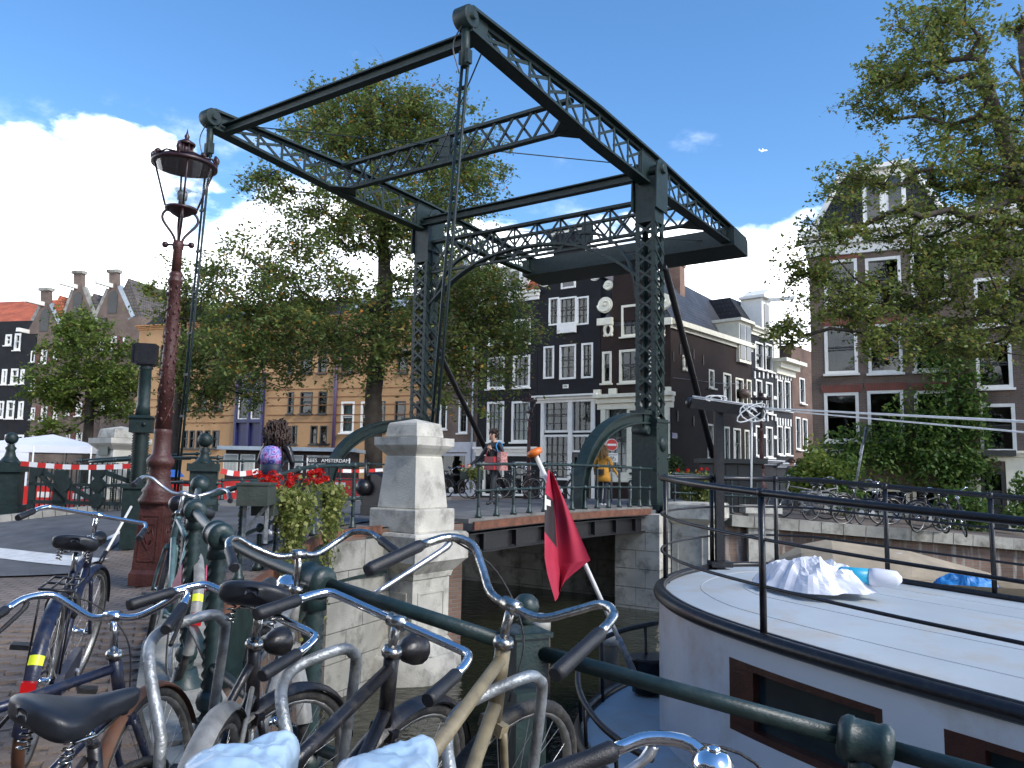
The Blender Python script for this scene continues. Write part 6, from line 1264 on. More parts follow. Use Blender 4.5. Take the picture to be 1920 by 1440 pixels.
def build_flag():      # limp cloth: a front fold on the left, a valley, and the panel stretched along the pole
    KEY = [(0, (1027, 880), (1031, 883), (1037, 888)), (.2, (1022, 925), (1038, 930), (1053, 925)), (.45, (1021, 985), (1043, 992), (1079, 985)), (.7, (1021, 1045), (1047, 1058), (1107, 1050)), (.8, (1026, 1075), (1051, 1078), (1072, 1078)), (1.0, (1041, 1128), (1049, 1112), (1053, 1096))]
    def at(v):
        for (a, *p), (b, *q) in zip(KEY, KEY[1:]):
            if v <= b: f = (v-a)/(b-a); return [(x0+(x1-x0)*f, y0+(y1-y0)*f) for (x0, y0), (x1, y1) in zip(p, q)]
    m = MB(); nu, nv = 90, 150; vs = []
    for j in range(nv+1):
        v = j/nv; l, f, r_ = at(v); L3, F3, R3 = PX(*l, 7.26+.03*math.sin(v*7)), PX(*f, 7.48), PX(*r_, 7.42-.02*math.sin(v*5))
        for i in range(nu+1):
            u = i/nu*2; p = L3.lerp(F3, u) if u < 1 else F3.lerp(R3, u-1); b = math.sin((u % 1 if u < 2 else 1)*math.pi)*.045*v; vs.append(p+V((0, -b, 0))+V((0, .012*math.sin(u*9+v*6), 0)))
    m.add(vs, [], True)
    for j in range(nv):
        for i in range(nu):
            v, u = (j+.5)/nv, (i+.5)/nu*2; m.f.append((j*(nu+1)+i, (j+1)*(nu+1)+i, (j+1)*(nu+1)+i+1, j*(nu+1)+i+1)); m.sm.append(True); mi = 0
            if u < .96 and .20+.04*u < v < .50+.09*u: mi = 1
            if mi == 1 and (abs(v-.27-.0*u) < .055 and u < .16 or (abs(v-.265) < .022 and u < .62)): mi = 2
            m.mi.append(mi)
    return m.build('cloth', [FLR, FLB, WHITEP], fl, world=True)
build_flag()
# ------------------------------------------------------------------ street lamps
LAMPRED = mat('lamp_maroon', (.062, .019, .016), .5, 0, .3, 7, .35, 45, dirt=(.085, .035, .026), dirt_scale=10, dirt_amt=.4); LAMPDK = mat('lamp_dark_red', (.030, .010, .012), .4, 0, .3, 10)
def lamp_post(label, base, group=None):
    t = thing('street_lamp', label, 'street lamp', base, 0, group); m = MB()
    sq = lambda pr: m.lathe([(r*1.414, z) for r, z in pr], n=4, smooth=False, ph=.5)
    sq([(.160, 0), (.160, .12), (.142, .16), (.118, .80), (.130, .82)]); m.lathe([(.175, .82), (.185, .85), (.145, .92), (.16, .95), (.13, .99), (.115, 1.02), (.105, 1.10), (.11, 1.13), (.10, 1.18), (.12, 1.20), (.135, 1.235), (.135, 1.27), (.11, 1.30), (.092, 1.33), (.082, 1.52), (.088, 1.54), (.088, 1.57), (.075, 1.60)], n=20); m.build('pedestal', LAMPRED, t)
    for a in range(4):
        m2 = MB(); M_ = Matrix.Rotation(a*math.pi/2, 4, 'Z'); f = lambda x, z: M_ @ V((x, -.139+.040*(z-.25)-.002, z))
        for p, q in (((-.09, .25), (.09, .25)), ((.09, .25), (.09, .70)), ((.09, .70), (-.09, .70)), ((-.09, .70), (-.09, .25))): m2.beam(f(*p), f(*q), .015, .015)
        for p, q in (((-.06, .62), (.06, .62)), ((-.06, .62), (-.06, .46)), ((.06, .62), (.06, .46)), ((-.06, .46), (0, .36)), ((.06, .46), (0, .36))): m2.beam(f(*p), f(*q), .016, .014)
        for s in (-1, 1): m2.tube([f(s*.012, .42), f(s*.045, .50), f(s*.03, .57), f(0, .53)], .008, 5)
        m2.build('shield_panel', LAMPRED, t)
    m = MB(); m.lathe([(.082, 1.58), (.066, 2.4), (.060, 3.13), (.075, 3.15), (.078, 3.17), (.06, 3.20), (.068, 3.22), (.068, 3.24), (.052, 3.26)], n=18)
    for i in range(110):      # cast foliage relief winding round the shaft
        a = i*2.4; z = 1.66+i*.0134; r = .082-.016*(z-1.58)/.82*.5; m.ball((r*math.cos(a), r*math.sin(a), z), .007+.004*(i % 3), 6, (1, 1, 1.6))
    for k in range(2):
        m.tube([V(((.083-.012*(z-1.6))*math.cos(z*5+k*math.pi), (.083-.012*(z-1.6))*math.sin(z*5+k*math.pi), z)) for z in [1.62+.035*i for i in range(42)]], .004, 5)
    m.lathe([(.05, 3.24), (.046, 3.50), (.056, 3.52), (.058, 3.56), (.05, 3.60)], n=16); m.build('shaft', LAMPRED, t)
    m = MB()
    for k in range(4):
        a = k*math.pi/2+.5; c, s = math.cos(a), math.sin(a); m.tube(bez([(.03*c, .03*s, 3.58), (.06*c, .06*s, 3.66), (.165*c, .165*s, 3.80), (.17*c, .17*s, 3.88), (.12*c, .12*s, 3.93), (.06*c, .06*s, 3.90)], 5), .014, 6)
    m.lathe([(.03, 3.86), (.10, 3.90), (.13, 3.93), (.165, 3.94), (.165, 3.965), (.10, 3.97)], n=20)
    for s in (-1, 1): m.ball((.14*s, 0, 3.56), .035, 8); m.tube([(0, 0, 3.56), (.12*s, 0, 3.56)], .012, 6)
    m.build('lantern_bracket', LAMPDK, t)
    m = MB(); m.lathe([(.155, 3.965), (.295, 4.43)], n=24); m.f = m.f[:24]; m.sm = m.sm[:24]; m.mi = m.mi[:24]; m.build('lantern_glass', GLASSB, t)
    m = MB()
    for k in range(4): a = k*math.pi/2+.5; c, s = math.cos(a), math.sin(a); m.tube([(.157*c, .157*s, 3.965), (.297*c, .297*s, 4.43)], .011, 5)
    m.lathe([(.285, 4.42), (.335, 4.425), (.335, 4.455), (.30, 4.475), (.29, 4.49), (.12, 4.545)], n=28); m.lathe([(.085, 4.54), (.085, 4.555), (.085, 4.57)], n=12)
    for k in range(8): a = k*math.pi/4; m.tube([(.072*math.cos(a), .072*math.sin(a), 4.54), (.072*math.cos(a), .072*math.sin(a), 4.67)], .009, 5)
    m.lathe([(.06, 4.55), (.06, 4.67)], n=10); m.lathe([(.09, 4.665), (.095, 4.69), (.05, 4.72), (.02, 4.74), (.028, 4.77), (.012, 4.80), (.0005, 4.86)], n=14)
    for k in range(8):
        a = k*math.pi/4+.2; c, s = math.cos(a), math.sin(a); h = .13 if k % 2 == 0 else .07; m.tube(bez([(.315*c, .315*s, 4.45), (.325*c, .325*s, 4.45+h*.55), (.305*c, .305*s, 4.45+h)], 3), [.02, .018, .024, .03, .028, .022, .012][:7], 6); m.ball((.31*c, .31*s, 4.45+h*.7), .028, 6)
        a2 = a+math.pi/8; m.tube([(.32*c, .32*s, 4.47), (.322*math.cos(a2), .322*math.sin(a2), 4.495), (.32*math.cos(a+math.pi/4), .32*math.sin(a+math.pi/4), 4.47)], .011, 5)
    m.build('crown_hood', LAMPDK, t)
    m = MB(); m.lathe([(.035, 3.965), (.035, 4.05), (.05, 4.06), (.055, 4.12), (.045, 4.15)], n=12); m.build('lamp_socket', GALV, t); m = MB(); m.lathe([(.045, 4.13), (.085, 4.16), (.09, 4.17)], n=14); m.tube([(0.155*math.cos(.5), .155*math.sin(.5), 4.17), (-.155*math.cos(.5), -.155*math.sin(.5), 4.17)], .004, 4); m.build('lamp_bulb', GLASSB, t); return t
lb = PX(283, 1085, 8.2); lb.z = g(lb.x, lb.y)
L1 = lamp_post('tall maroon cast iron street lamp with crowned glass lantern, in front on the left', lb, 'crowned street lamps'); L1.rotation_euler = (0, R(.9), 0); L1.scale = (1, 1, (PX(350, 241, 8.2).z-lb.z)/4.86)
top_shift = PX(350, 300, 8.2).x-lb.x
q = PX(1430, 960, 25.0); q.z = gf(q.x, q.y); l2 = dup(L1, q, .3, 'red-brown street lamp with crowned lantern at the far street corner, behind the mast'); k = (PX(1425, 730, 25).z-q.z)/4.86; l2.scale = (k*1.15, k*1.15, k)
q = PX(990, 930, 27.5); q.z = gf(q.x, q.y); l3 = dup(L1, q, .9, 'slim street lamp in front of the black houses, right of the walking woman'); k = (PX(992, 735, 27.5).z-q.z)/4.86; l3.scale = (k*1.05, k*1.05, k)
q = PX(604, 890, 33); q.z = gf(q.x, q.y); l4 = dup(L1, q, .2, 'small street lamp in front of the ochre building, right of the backpack girl'); k = (PX(606, 824, 33).z-q.z)/4.86; l4.scale = (k*1.6, k*1.6, k)
# green spiral signal post with black box
q = PX(250, 1030, 10.7); q.z = g(q.x, q.y); zt = PX(268, 648, 10.7).z-q.z
t = thing('signal_post', 'green spiral signal post with a black box on top, left of the maroon lamp', 'signal post', q, R(15)); m = MB(); s_ = zt/2.85
m.box((0, 0, .42*s_), (.30, .30, .84*s_)); m.box((0, 0, .86*s_), (.36, .36, .06)); m.build('foot', GREEN, t); m = MB(); twisted_bar(m, (0, 0, .88*s_), (0, 0, 1.62*s_), .10, 4, 50, 10, .12); m.build('spiral_shaft', GREEN, t)
m = MB(); m.box((0, 0, 1.72*s_), (.27, .27, .22)); m.box((0, 0, 1.83*s_), (.33, .33, .04), taper=.6); m.ball((.05, -.14, 1.72*s_), .03, 6); m.build('collar_box', GREEN, t); m = MB(); m.lathe([(.10, 1.84*s_), (.085, 2.0*s_), (.078, 2.5*s_), (.10, 2.52*s_), (.08, 2.55*s_), (.12, 2.60*s_)], n=14); m.build('upper_shaft', GREEN2, t)
m = MB(); m.box((0, 0, 2.72*s_), (.26, .26, .28)); m.box((-.15, 0, 2.72*s_), (.05, .2, .26)); m.box((0, 0, 2.58*s_), (.20, .20, .05)); m.build('signal_box', BLACKP, t)
t = thing('road_boom', 'thin white and black lowered barrier arm end by the signal post foot', 'barrier arm', PX(205, 1048, 10.0)); m = MB(); a, b = PX(186, 1058, 9.6), PX(246, 950, 10.4); m.tube([a.lerp(b, .15), b], .018, 6); m.build('arm', WHITEP, t, world=True); m = MB(); m.tube([a, a.lerp(b, .2)], .03, 6); m.build('tip', BLACKP, t, world=True)
# round counterweight of the deck machinery, white tent, barriers, signs
q = PX(706, 950, 14.2); t = thing('deck_machine', 'black round bridge drive casing with a ball weight left of the stone pillar', 'machine', (q.x, q.y, DECK), BYAW); m = MB(); m.lathe([(.33, -.1), (.36, -.08), (.36, .08), (.33, .1)], (0, 0, .42), 20, M=Matrix.Rotation(R(90), 4, 'X')); m.box((0, 0, .1), (.5, .3, .2)); m.build('casing', BLACKP, t); b_ = PX(682, 914, 14.2)-V((q.x, q.y, DECK)); bl_ = Matrix.Rotation(-BYAW, 4, 'Z') @ b_; m = MB(); m.ball(bl_, .15, 14); m.tube([bl_+V((.05, 0, .05)), bl_+V((.02, 0, .5))], .03, 6); m.tube([bl_, (0, 0, .5)], .04, 6); m.build('ball_weight', BLACKP, t)
TENTM = mat('tent_white', (.72, .73, .76), .7, 0, .05, 2)
c = PX(95, 862, 24.5); w = 2.1; zg_ = -1.5; t = thing('party_tent', 'white peaked party tent behind the railing at the left', 'tent', (c.x, c.y, zg_), R(18)); ze = PX(95, 838, 24.5).z-zg_; zp = PX(80, 814, 24.5).z-zg_; m = MB(); m.add([(-w*.7, -w, ze), (w*.7, -w, ze), (w*.7, w, ze), (-w*.7, w, ze), (0, 0, zp)], [(0, 1, 4), (1, 2, 4), (2, 3, 4), (3, 0, 4)], False); [m.box((0, s*w, ze-.1), (w*1.4, .02, .2)) for s in (-1, 1)]; [m.box((s*w*.7, 0, ze-.1), (.02, 2*w, .2)) for s in (-1, 1)]; m.build('canopy', TENTM, t)
for sx in (-1, 0, 1):
    for sy in (-1, 1): m = MB(); m.tube([(sx*w*.7, sy*w, 0), (sx*w*.7, sy*w, ze)], .025, 6); m.build('tent_pole', WHITEP, t)
m = MB(); m.quad((-w*.7, -w*.9, .2), (-w*.7, w*.9, .2), (-w*.7, w*.9, ze-.1), (-w*.7, -w*.9, ze-.1)); m.quad((-w*.7, -w, .2), (-w*.05, -w, .2), (-w*.05, -w, ze-.1), (-w*.7, -w, ze-.1)); m.build('side_sheet', TENTM, t)
RED = mat('barrier_red', (.50, .022, .018), .45, 0, .1, 4)
for (px, py, Y, wd, rzz, lab) in ((85, 915, 20.5, 1.5, 8, 'red plastic road barrier under the white tent, leftmost'), (150, 918, 20.2, 1.3, -4, 'red plastic road barrier under the white tent, right of the first'), (350, 905, 18.5, .9, 12, 'red plastic road barrier beside the blue-topped cabinet'), (432, 905, 18.5, .9, 20, 'red plastic road barrier right of the big ball pillar'), (318, 905, 18.0, .45, 5, 'narrow red barrier with blue top left of the ball pillar'), (640, 897, 25, 1.6, -15, 'red barrier on the far quay seen through the bridge rack arc'), (755, 892, 26, 1.6, -15, 'red barrier on the far quay behind the stone pillar')):
    q = PX(px, py+10, Y); zg_ = max(-1.5, q.z-.45); t = thing('road_barrier', lab, 'road barrier', (q.x, q.y, zg_), R(rzz), 'red plastic road barriers'); m = MB(); m.box((0, 0, .12), (wd, .45, .24), taper=.9); m.box((0, 0, .40), (wd*.96, .14, .46)); m.build('barrier_body', RED, t); m = MB(); m.box((0, -.075, .42), (wd*.22, .012, .14)); m.build('white_panel', WHITEP, t)
    if 'blue top' in lab: m = MB(); m.box((0, 0, .78), (.5, .4, .16), taper=.6); m.build('blue_lid', mat('blue_lid', (.03, .12, .42), .5), t)
def text_obj(txt, name, size, M, m, parent):
    cu = bpy.data.curves.new(name, 'FONT'); cu.body = txt; cu.size = size; cu.align_x = 'CENTER'; cu.align_y = 'CENTER'; cu.extrude = .002; o = bpy.data.objects.new(name, cu); COL.objects.link(o)
    dg = bpy.context.evaluated_depsgraph_get(); me = bpy.data.meshes.new_from_object(o.evaluated_get(dg)); bpy.data.objects.remove(o); me.materials.clear(); me.materials.append(m); me.transform(M); return link(name, me, parent)
FACE = Matrix.Rotation(R(90), 4, 'X')
q = PX(1147, 870, 24.5); zg_ = gf(q.x, q.y); t = thing('no_entry_sign', 'round red no-entry sign with white bicycle exception plate below it', 'road sign', (q.x, q.y, zg_), R(4)); zc = PX(1145, 834, 24.5).z-zg_; zp = PX(1145, 858, 24.5).z-zg_; m = MB(); m.tube([(0, .03, 0), (0, .03, zc+.1)], .03, 8); m.build('pole', GALV, t)
rs = 11.2*24.5/FPX; m = MB(); m.lathe([(rs, -.012), (rs, .012)], (0, 0, zc), 28, M=FACE); m.build('sign_rim', WHITEP, t); m = MB(); m.lathe([(rs*.93, -.01), (rs*.93, .01)], (0, -.008, zc), 28, M=FACE); m.build('red_disc', RED, t); m = MB(); m.box((0, -.022, zc), (rs*1.5, .012, rs*.34)); m.build('white_bar', WHITEP, t)
m = MB(); m.box((0, 0, zp), (.38, .02, .28)); m.build('exception_plate', WHITEP, t); INK = mat('ink_black', (.012, .012, .014), .6)
text_obj('uitgezonderd', 'plate_text', .065, Matrix.Translation((0, -.014, zp+.09)) @ FACE, INK, t); m = MB()
for x in (-.07, .07): m.tube([(x+.05*math.cos(a), -.014, zp-.05+.05*math.sin(a)) for a in [2*math.pi*i/16 for i in range(16)]], .006, 4, closed=True)
for a, b in (((-.07, -.05), (-.03, .02)), ((-.03, .02), (.05, .02)), ((.05, .02), (.07, -.05)), ((-.03, .02), (.01, -.05)), ((.01, -.05), (.05, .02)), ((-.07, -.05), (.01, -.05)), ((-.05, .04), (-.01, .04)), ((.05, .02), (.04, .05))): m.tube([(a[0], -.014, zp+a[1]), (b[0], -.014, zp+b[1])], .006, 4)
m.build('bicycle_symbol', INK, t)
# plates with writing
z_, x_ = (z0+z1)/2, 0
x0, z0, x1, z1 = hs.rect((1259, 812, 1269, 822)); text_obj('AMSTERDAM', 'street_name', (x1-x0)*.155, Matrix.Translation(((x0+x1)/2, -.037, z0+(z1-z0)*.62)) @ FACE, WHITEP, sgn)
x0, z0, x1, z1 = h2.rect((1056, 721, 1066, 728)); text_obj('496', 'house_number', (z1-z0)*.85, Matrix.Translation(((x0+x1)/2, -.055, (z0+z1)/2)) @ FACE, INK, npl)
# dark houseboat on the left canal with curtained windows and its name board
c = PX(545, 862, 25.5); HBW = mat('brown_boat_wood', (.028, .014, .012), .5, 0, .3, 3); t = thing('dark_houseboat', 'low dark brown houseboat with white curtained windows behind the backpack girl', 'houseboat', (c.x, c.y, WATER), R(3)); zr = PX(545, 842, 25.5).z-WATER; wl, wr = PX(425, 860, 25.5).x-c.x, PX(652, 860, 25.5).x-c.x
m = MB(); m.box(((wl+wr)/2, 1.3, zr/2+.1), (wr-wl, 2.6, zr-.2)); m.build('cabin', HBW, t); m = MB(); m.box(((wl+wr)/2, 1.2, zr), (wr-wl+.4, 3.0, .12)); m.build('roof', LEADG, t); m = MB(); m.box(((wl+wr)/2, 1.3, .35), (wr-wl+1.0, 3.2, 1.1)); m.build('hull', HULL, t)
for px in (435, 466, 555, 590, 615):
    x = PX(px, 860, 25.5).x-c.x; m = MB(); m.box((x, -.015, zr-.47), (.46 if px != 590 else .5, .03, .56)); w_ = m.build('window', WHITEP, t); m = MB(); [m.quad((x-.2+.05*i, -.034-.008*(i % 2), zr-.72), (x-.15+.05*i, -.034-.008*((i+1) % 2), zr-.72), (x-.15+.05*i, -.034-.008*((i+1) % 2), zr-.22), (x-.2+.05*i, -.034-.008*(i % 2), zr-.22)) for i in range(8)]; m.build('curtain', CURTAIN, w_)
q = PX(616, 864, 19.0); t = thing('name_board', 'long black boat name board lettered REES AMSTERDAM in white', 'name board', q, R(-2)); bw_ = 84*19.0/FPX; m = MB(); m.box((0, 0, 0), (bw_, .03, .14)); m.box((0, .1, -.6), (.05, .05, 1.1)); m.build('board', INK, t); text_obj('REES   AMSTERDAM', 'board_text', .118, Matrix.Translation((0, -.018, 0)) @ FACE, WHITEP, t)
for s in (-1, 1): m = MB(); m.box((s*(bw_/2-.03), -.018, 0), (.03, .006, .13)); m.build('white_end_mark', WHITEP, t)
# far quay bits: dark shed panel, bin, leaning sign, hanging lamp on a wire, aeroplane
q = PX(1372, 905, 21.0); zg_ = gf(q.x, q.y)-.3; zt_ = PX(1372, 866, 21).z; t = thing('dark_container', 'black boarded container with a ledge standing behind the mast of the houseboat', 'container', (q.x, q.y, zg_), R(-8)); m = MB(); m.box((0, .4, (zt_-zg_)/2), (1.5, .8, zt_-zg_)); m.build('body', BLACKP, t); m = MB(); m.box((0, .35, zt_-zg_+.02), (1.8, 1.1, .12)); m.build('lid', DKFR, t)
for i in range(5): m = MB(); m.box((-.62+.31*i, -.015, (zt_-zg_)/2), (.29, .03, (zt_-zg_)*.92)); m.build('panel', DKFR, t)
q = PX(1517, 965, 23); zg_ = gf(q.x, q.y); t = thing('planter_pot', 'tall pale grey planter pot by the street corner under the bush', 'planter', (q.x, q.y, zg_)); k = (PX(1517, 920, 23).z-zg_); m = MB(); m.lathe([(.19, 0), (.21, k*.9), (.23, k*.92), (.23, k), (.19, k), (.18, k*.9)], n=16); m.build('pot', GALV, t)
a, b = PX(1600, 935, 22.5), PX(1624, 800, 22.3); t = thing('leaning_sign', 'grey sign on a leaning pole seen edge-on on the far quay', 'road sign', a); m = MB(); m.tube([a, b], .035, 7); m.build('pole', GALV, t, world=True); m = MB(); c_ = a.lerp(b, .78); m.beam(a.lerp(b, .60)+V((-.05, -.04, 0)), a.lerp(b, .76)+V((-.05, -.04, 0)), .18, .03); m.build('sign_plate', GALV, t, world=True); m = MB(); m.beam(a.lerp(b, .76)+V((.02, -.05, 0)), b+V((.05, -.05, .02)), .30, .04); m.build('upper_plate', DKFR, t, world=True)
wa_, wb_ = PX(1262, 708, 38.0), PX(1410, 722, 45); wc_ = PX(1396, 720, 44); t = thing('hanging_street_light', 'round street light hanging on a wire across the side street', 'street light', wc_); m = MB(); m.tube([wa_, wa_.lerp(wc_, .6)+V((0, 0, -.08)), wc_, wb_], .012, 4); m.build('wire', GALV, t, world=True); m = MB(); m.ball(wc_+V((0, 0, -.55)), .34, 14, (1, 1, .85)); m.tube([wc_, wc_+V((0, 0, -.3))], .05, 6); m.build('globe', mat('globe_brown', (.16, .11, .09), .4), t, world=True)
q = PX(1432, 282, 2500); t = thing('aeroplane', 'tiny white aeroplane high in the blue sky right of the bridge', 'aeroplane', q, R(80)); m = MB(); m.tube([(0, -12, 0), (0, -9, 0), (0, 10, 0), (0, 15, .8)], [.4, 1.9, 1.9, .3], 8); m.build('fuselage', TENTM, t); m = MB(); [m.hexa([V((s*1, -2, -.4)), V((s*1, 3.5, -.4)), V((s*14, 6, .6)), V((s*14, 4.5, .6)), V((s*1, -2, .1)), V((s*1, 3.5, .1)), V((s*14, 6, .8)), V((s*14, 4.5, .8))]) for s in (-1, 1)]; m.hexa([V((-.15, 11, 1)), V((.15, 11, 1)), V((.15, 15, 1)), V((-.15, 15, 1)), V((-.15, 13.5, 6)), V((.15, 13.5, 6)), V((.15, 15.5, 6)), V((-.15, 15.5, 6))]); m.build('wings', TENTM, t)
# a plain row of unseen houses added behind the camera, only for reflections
for i in range(7):
    a = BW*(-24+i*6.6)+BD*(-9.5-(i % 2)*.004); S = V((a.x, a.y, 0))+V((BW.x*6.5, BW.y*6.5, 0))
    f = Fac('reflection_house', 'plain unseen brick house added behind the camera for reflections, number %s from the left' % ('one', 'two', 'three', 'four', 'five', 'six', 'seven')[i], 'house', S, (-BW.x, -BW.y), -1.65, 6.5, 8+(i*37 % 5)*.5, 9, (BRG, BRR, BLK, BRN)[i % 4])
    for r_ in range(3):
        for c_ in range(3): f.win((.7+c_*1.9, 1.2+r_*3.3, 2.0+c_*1.9, 3.5+r_*3.3), 1, 2, WHITEP, .12, local=True, panes=True)
    f.wall(); f.cornice(f.H+.1, .5)
# ------------------------------------------------------------------ bicycles
def paint(name, c, rough=.35): return mat(name, c, rough, .0, .3, 18, .1, 60, dirt=(.09, .075, .06), dirt_scale=22, dirt_amt=.45)
PBLK = paint('bike_black', (.010, .010, .013)); PNAVY = paint('bike_navy', (.012, .017, .04)); PTAN = paint('bike_tan', (.20, .165, .10), .5); PGREY = paint('bike_grey', (.22, .22, .21), .45); PRUST = paint('rusted_steel', (.11, .045, .022), .7); PTEAL = paint('bike_teal', (.10, .17, .17)); PPINK = mat('pink_guard', (.55, .05, .13), .5); REFR = mat('reflector_red', (.45, .008, .01), .2); REFY = mat('reflector_yellow', (.72, .80, .03), .4); AMB = mat('amber_brown', (.25, .07, .02), .4); ALU = mat('aluminium', (.55, .56, .57), .35, .9, .15, 30)
HB, HT = V((0, .455, .68)), V((0, .405, .865))
def bars_pts(style):
    if style == 'straight': return [(0, 0, 0), (.10, 0, 0), (.20, .0, .0), (.245, -.01, 0), (.265, -.05, -.01), (.275, -.10, -.025)], (.29, -.235, -.06)
    if style == 'swept': return [(0, 0, 0), (.07, .01, -.005), (.15, .03, .03), (.21, .02, .065), (.255, -.04, .065), (.27, -.10, .045)], (.285, -.235, .005)
    if style == 'tall': return [(0, 0, 0), (.08, .015, .0), (.15, .04, .045), (.21, .05, .085), (.265, .015, .085), (.285, -.06, .055)], (.295, -.22, -.02)
    return [(0, 0, 0), (.07, .03, .02), (.14, .05, .05), (.20, .03, .06), (.245, -.06, .04), (.25, -.12, .03)], (.255, -.26, .01)
def wheel(t, c, R0, mt, rm, steerM=None, nsp=28):
    X = Matrix.Rotation(R(90), 4, 'Y'); T = (steerM or Matrix()) @ Matrix.Translation(c) @ X
    def fin(mb): mb.v = [tuple(T @ V(v)) for v in mb.v]; return mb
    m = MB(); m.lathe([(R0-.042, -.011), (R0-.030, -.014), (R0-.030, .014), (R0-.042, .011), (R0-.042, -.011)], n=40); m.f = m.f[:-2]; m.sm = m.sm[:-2]; m.mi = m.mi[:-2]; w = fin(m).build('wheel', rm, t)
    m = MB(); m.tube([(math.cos(a)*(R0-.018), math.sin(a)*(R0-.018), 0) for a in [2*math.pi*i/40 for i in range(40)]], .019, 8, closed=True); fin(m).build('tyre', mt, w)
    m = MB(); m.lathe([(.014, -.05), (.014, -.034), (.028, -.032), (.026, -.026), (.016, -.02), (.016, .02), (.026, .026), (.028, .032), (.014, .034), (.014, .05)], n=10); fin(m).build('hub', CHROME, w)
    m = MB()
    for i in range(nsp):
        a = 2*math.pi*i/nsp; s = -1 if i % 2 else 1; a2 = a+(.55 if i % 4 < 2 else -.55); m.tube([(.026*math.cos(a2), .026*math.sin(a2), .028*s), ((R0-.04)*math.cos(a), (R0-.04)*math.sin(a), .003*s)], .0013, 3, caps=False)
    fin(m).build('spokes', SPOKE, w); return w
def fender(t, c, Rf, a0, a1, m_, steerM=None, w=.027, parent=None, name='mudguard'):
    m = MB(); T = steerM or Matrix()
    def fn(u, v):
        a = a0+(a1-a0)*u; b = (v-.5)*2.0; r = Rf-.014*b*b; return T @ V((w*b, c[1]+r*math.cos(a), c[2]+r*math.sin(a)))
    m.grid(fn, 20, 5); n0 = len(m.v); fs = list(m.f)
    def fn2(u, v): a = a0+(a1-a0)*u; b = (v-.5)*2.0; r = Rf-.004-.014*b*b; return T @ V((w*b*.96, c[1]+r*math.cos(a), c[2]+r*math.sin(a)))
    m.grid(fn2, 20, 5); return m.build(name, m_, t)
def saddle_mesh(L=.27, W_=.105, y0=-.22, z0=.97, infl=0, wob=0, seed=0):
    rg = np.random.default_rng(seed); m = MB(); secs = []; n = 30; k = 24
    for i in range(n+1):
        u = .5-.5*math.cos(math.pi*i/n); y = y0+L*.52-L*u; w = .022+(W_-.022)*(1/(1+math.exp(-(u-.58)*11))); cl = max(.03, 1-abs(2*u-1)**6)**.5; w *= cl; th = (.030+.022*u)*cl
        z = z0+.018*(u-.45)**2*4+.012*max(0, u-.6); ring = []
        for j in range(k):
            a = 2*math.pi*j/k; d = infl+wob*(math.sin(5*a+26*y+seed)+math.sin(9*a-47*y)+.7*math.sin(13*a+90*y+seed)); c, s = math.cos(a), math.sin(a); drop = .024*c*c*max(0, -s)**.5
            ring.append(((w+d)*(abs(c)**.8)*(1 if c > 0 else -1), y, z+(th*.6 if s > 0 else th*.85)*s-drop+d*s))
        secs.append(ring)
    m.add([p for r_ in secs for p in r_], [(i*k+j, i*k+(j+1) % k, (i+1)*k+(j+1) % k, (i+1)*k+j) for i in range(n) for j in range(k)], True); m.f.append(tuple(range(k))); m.sm.append(True); m.mi.append(0); m.f.append(tuple(range((n+1)*k-1, n*k-1, -1))); m.sm.append(True); m.mi.append(0); return m
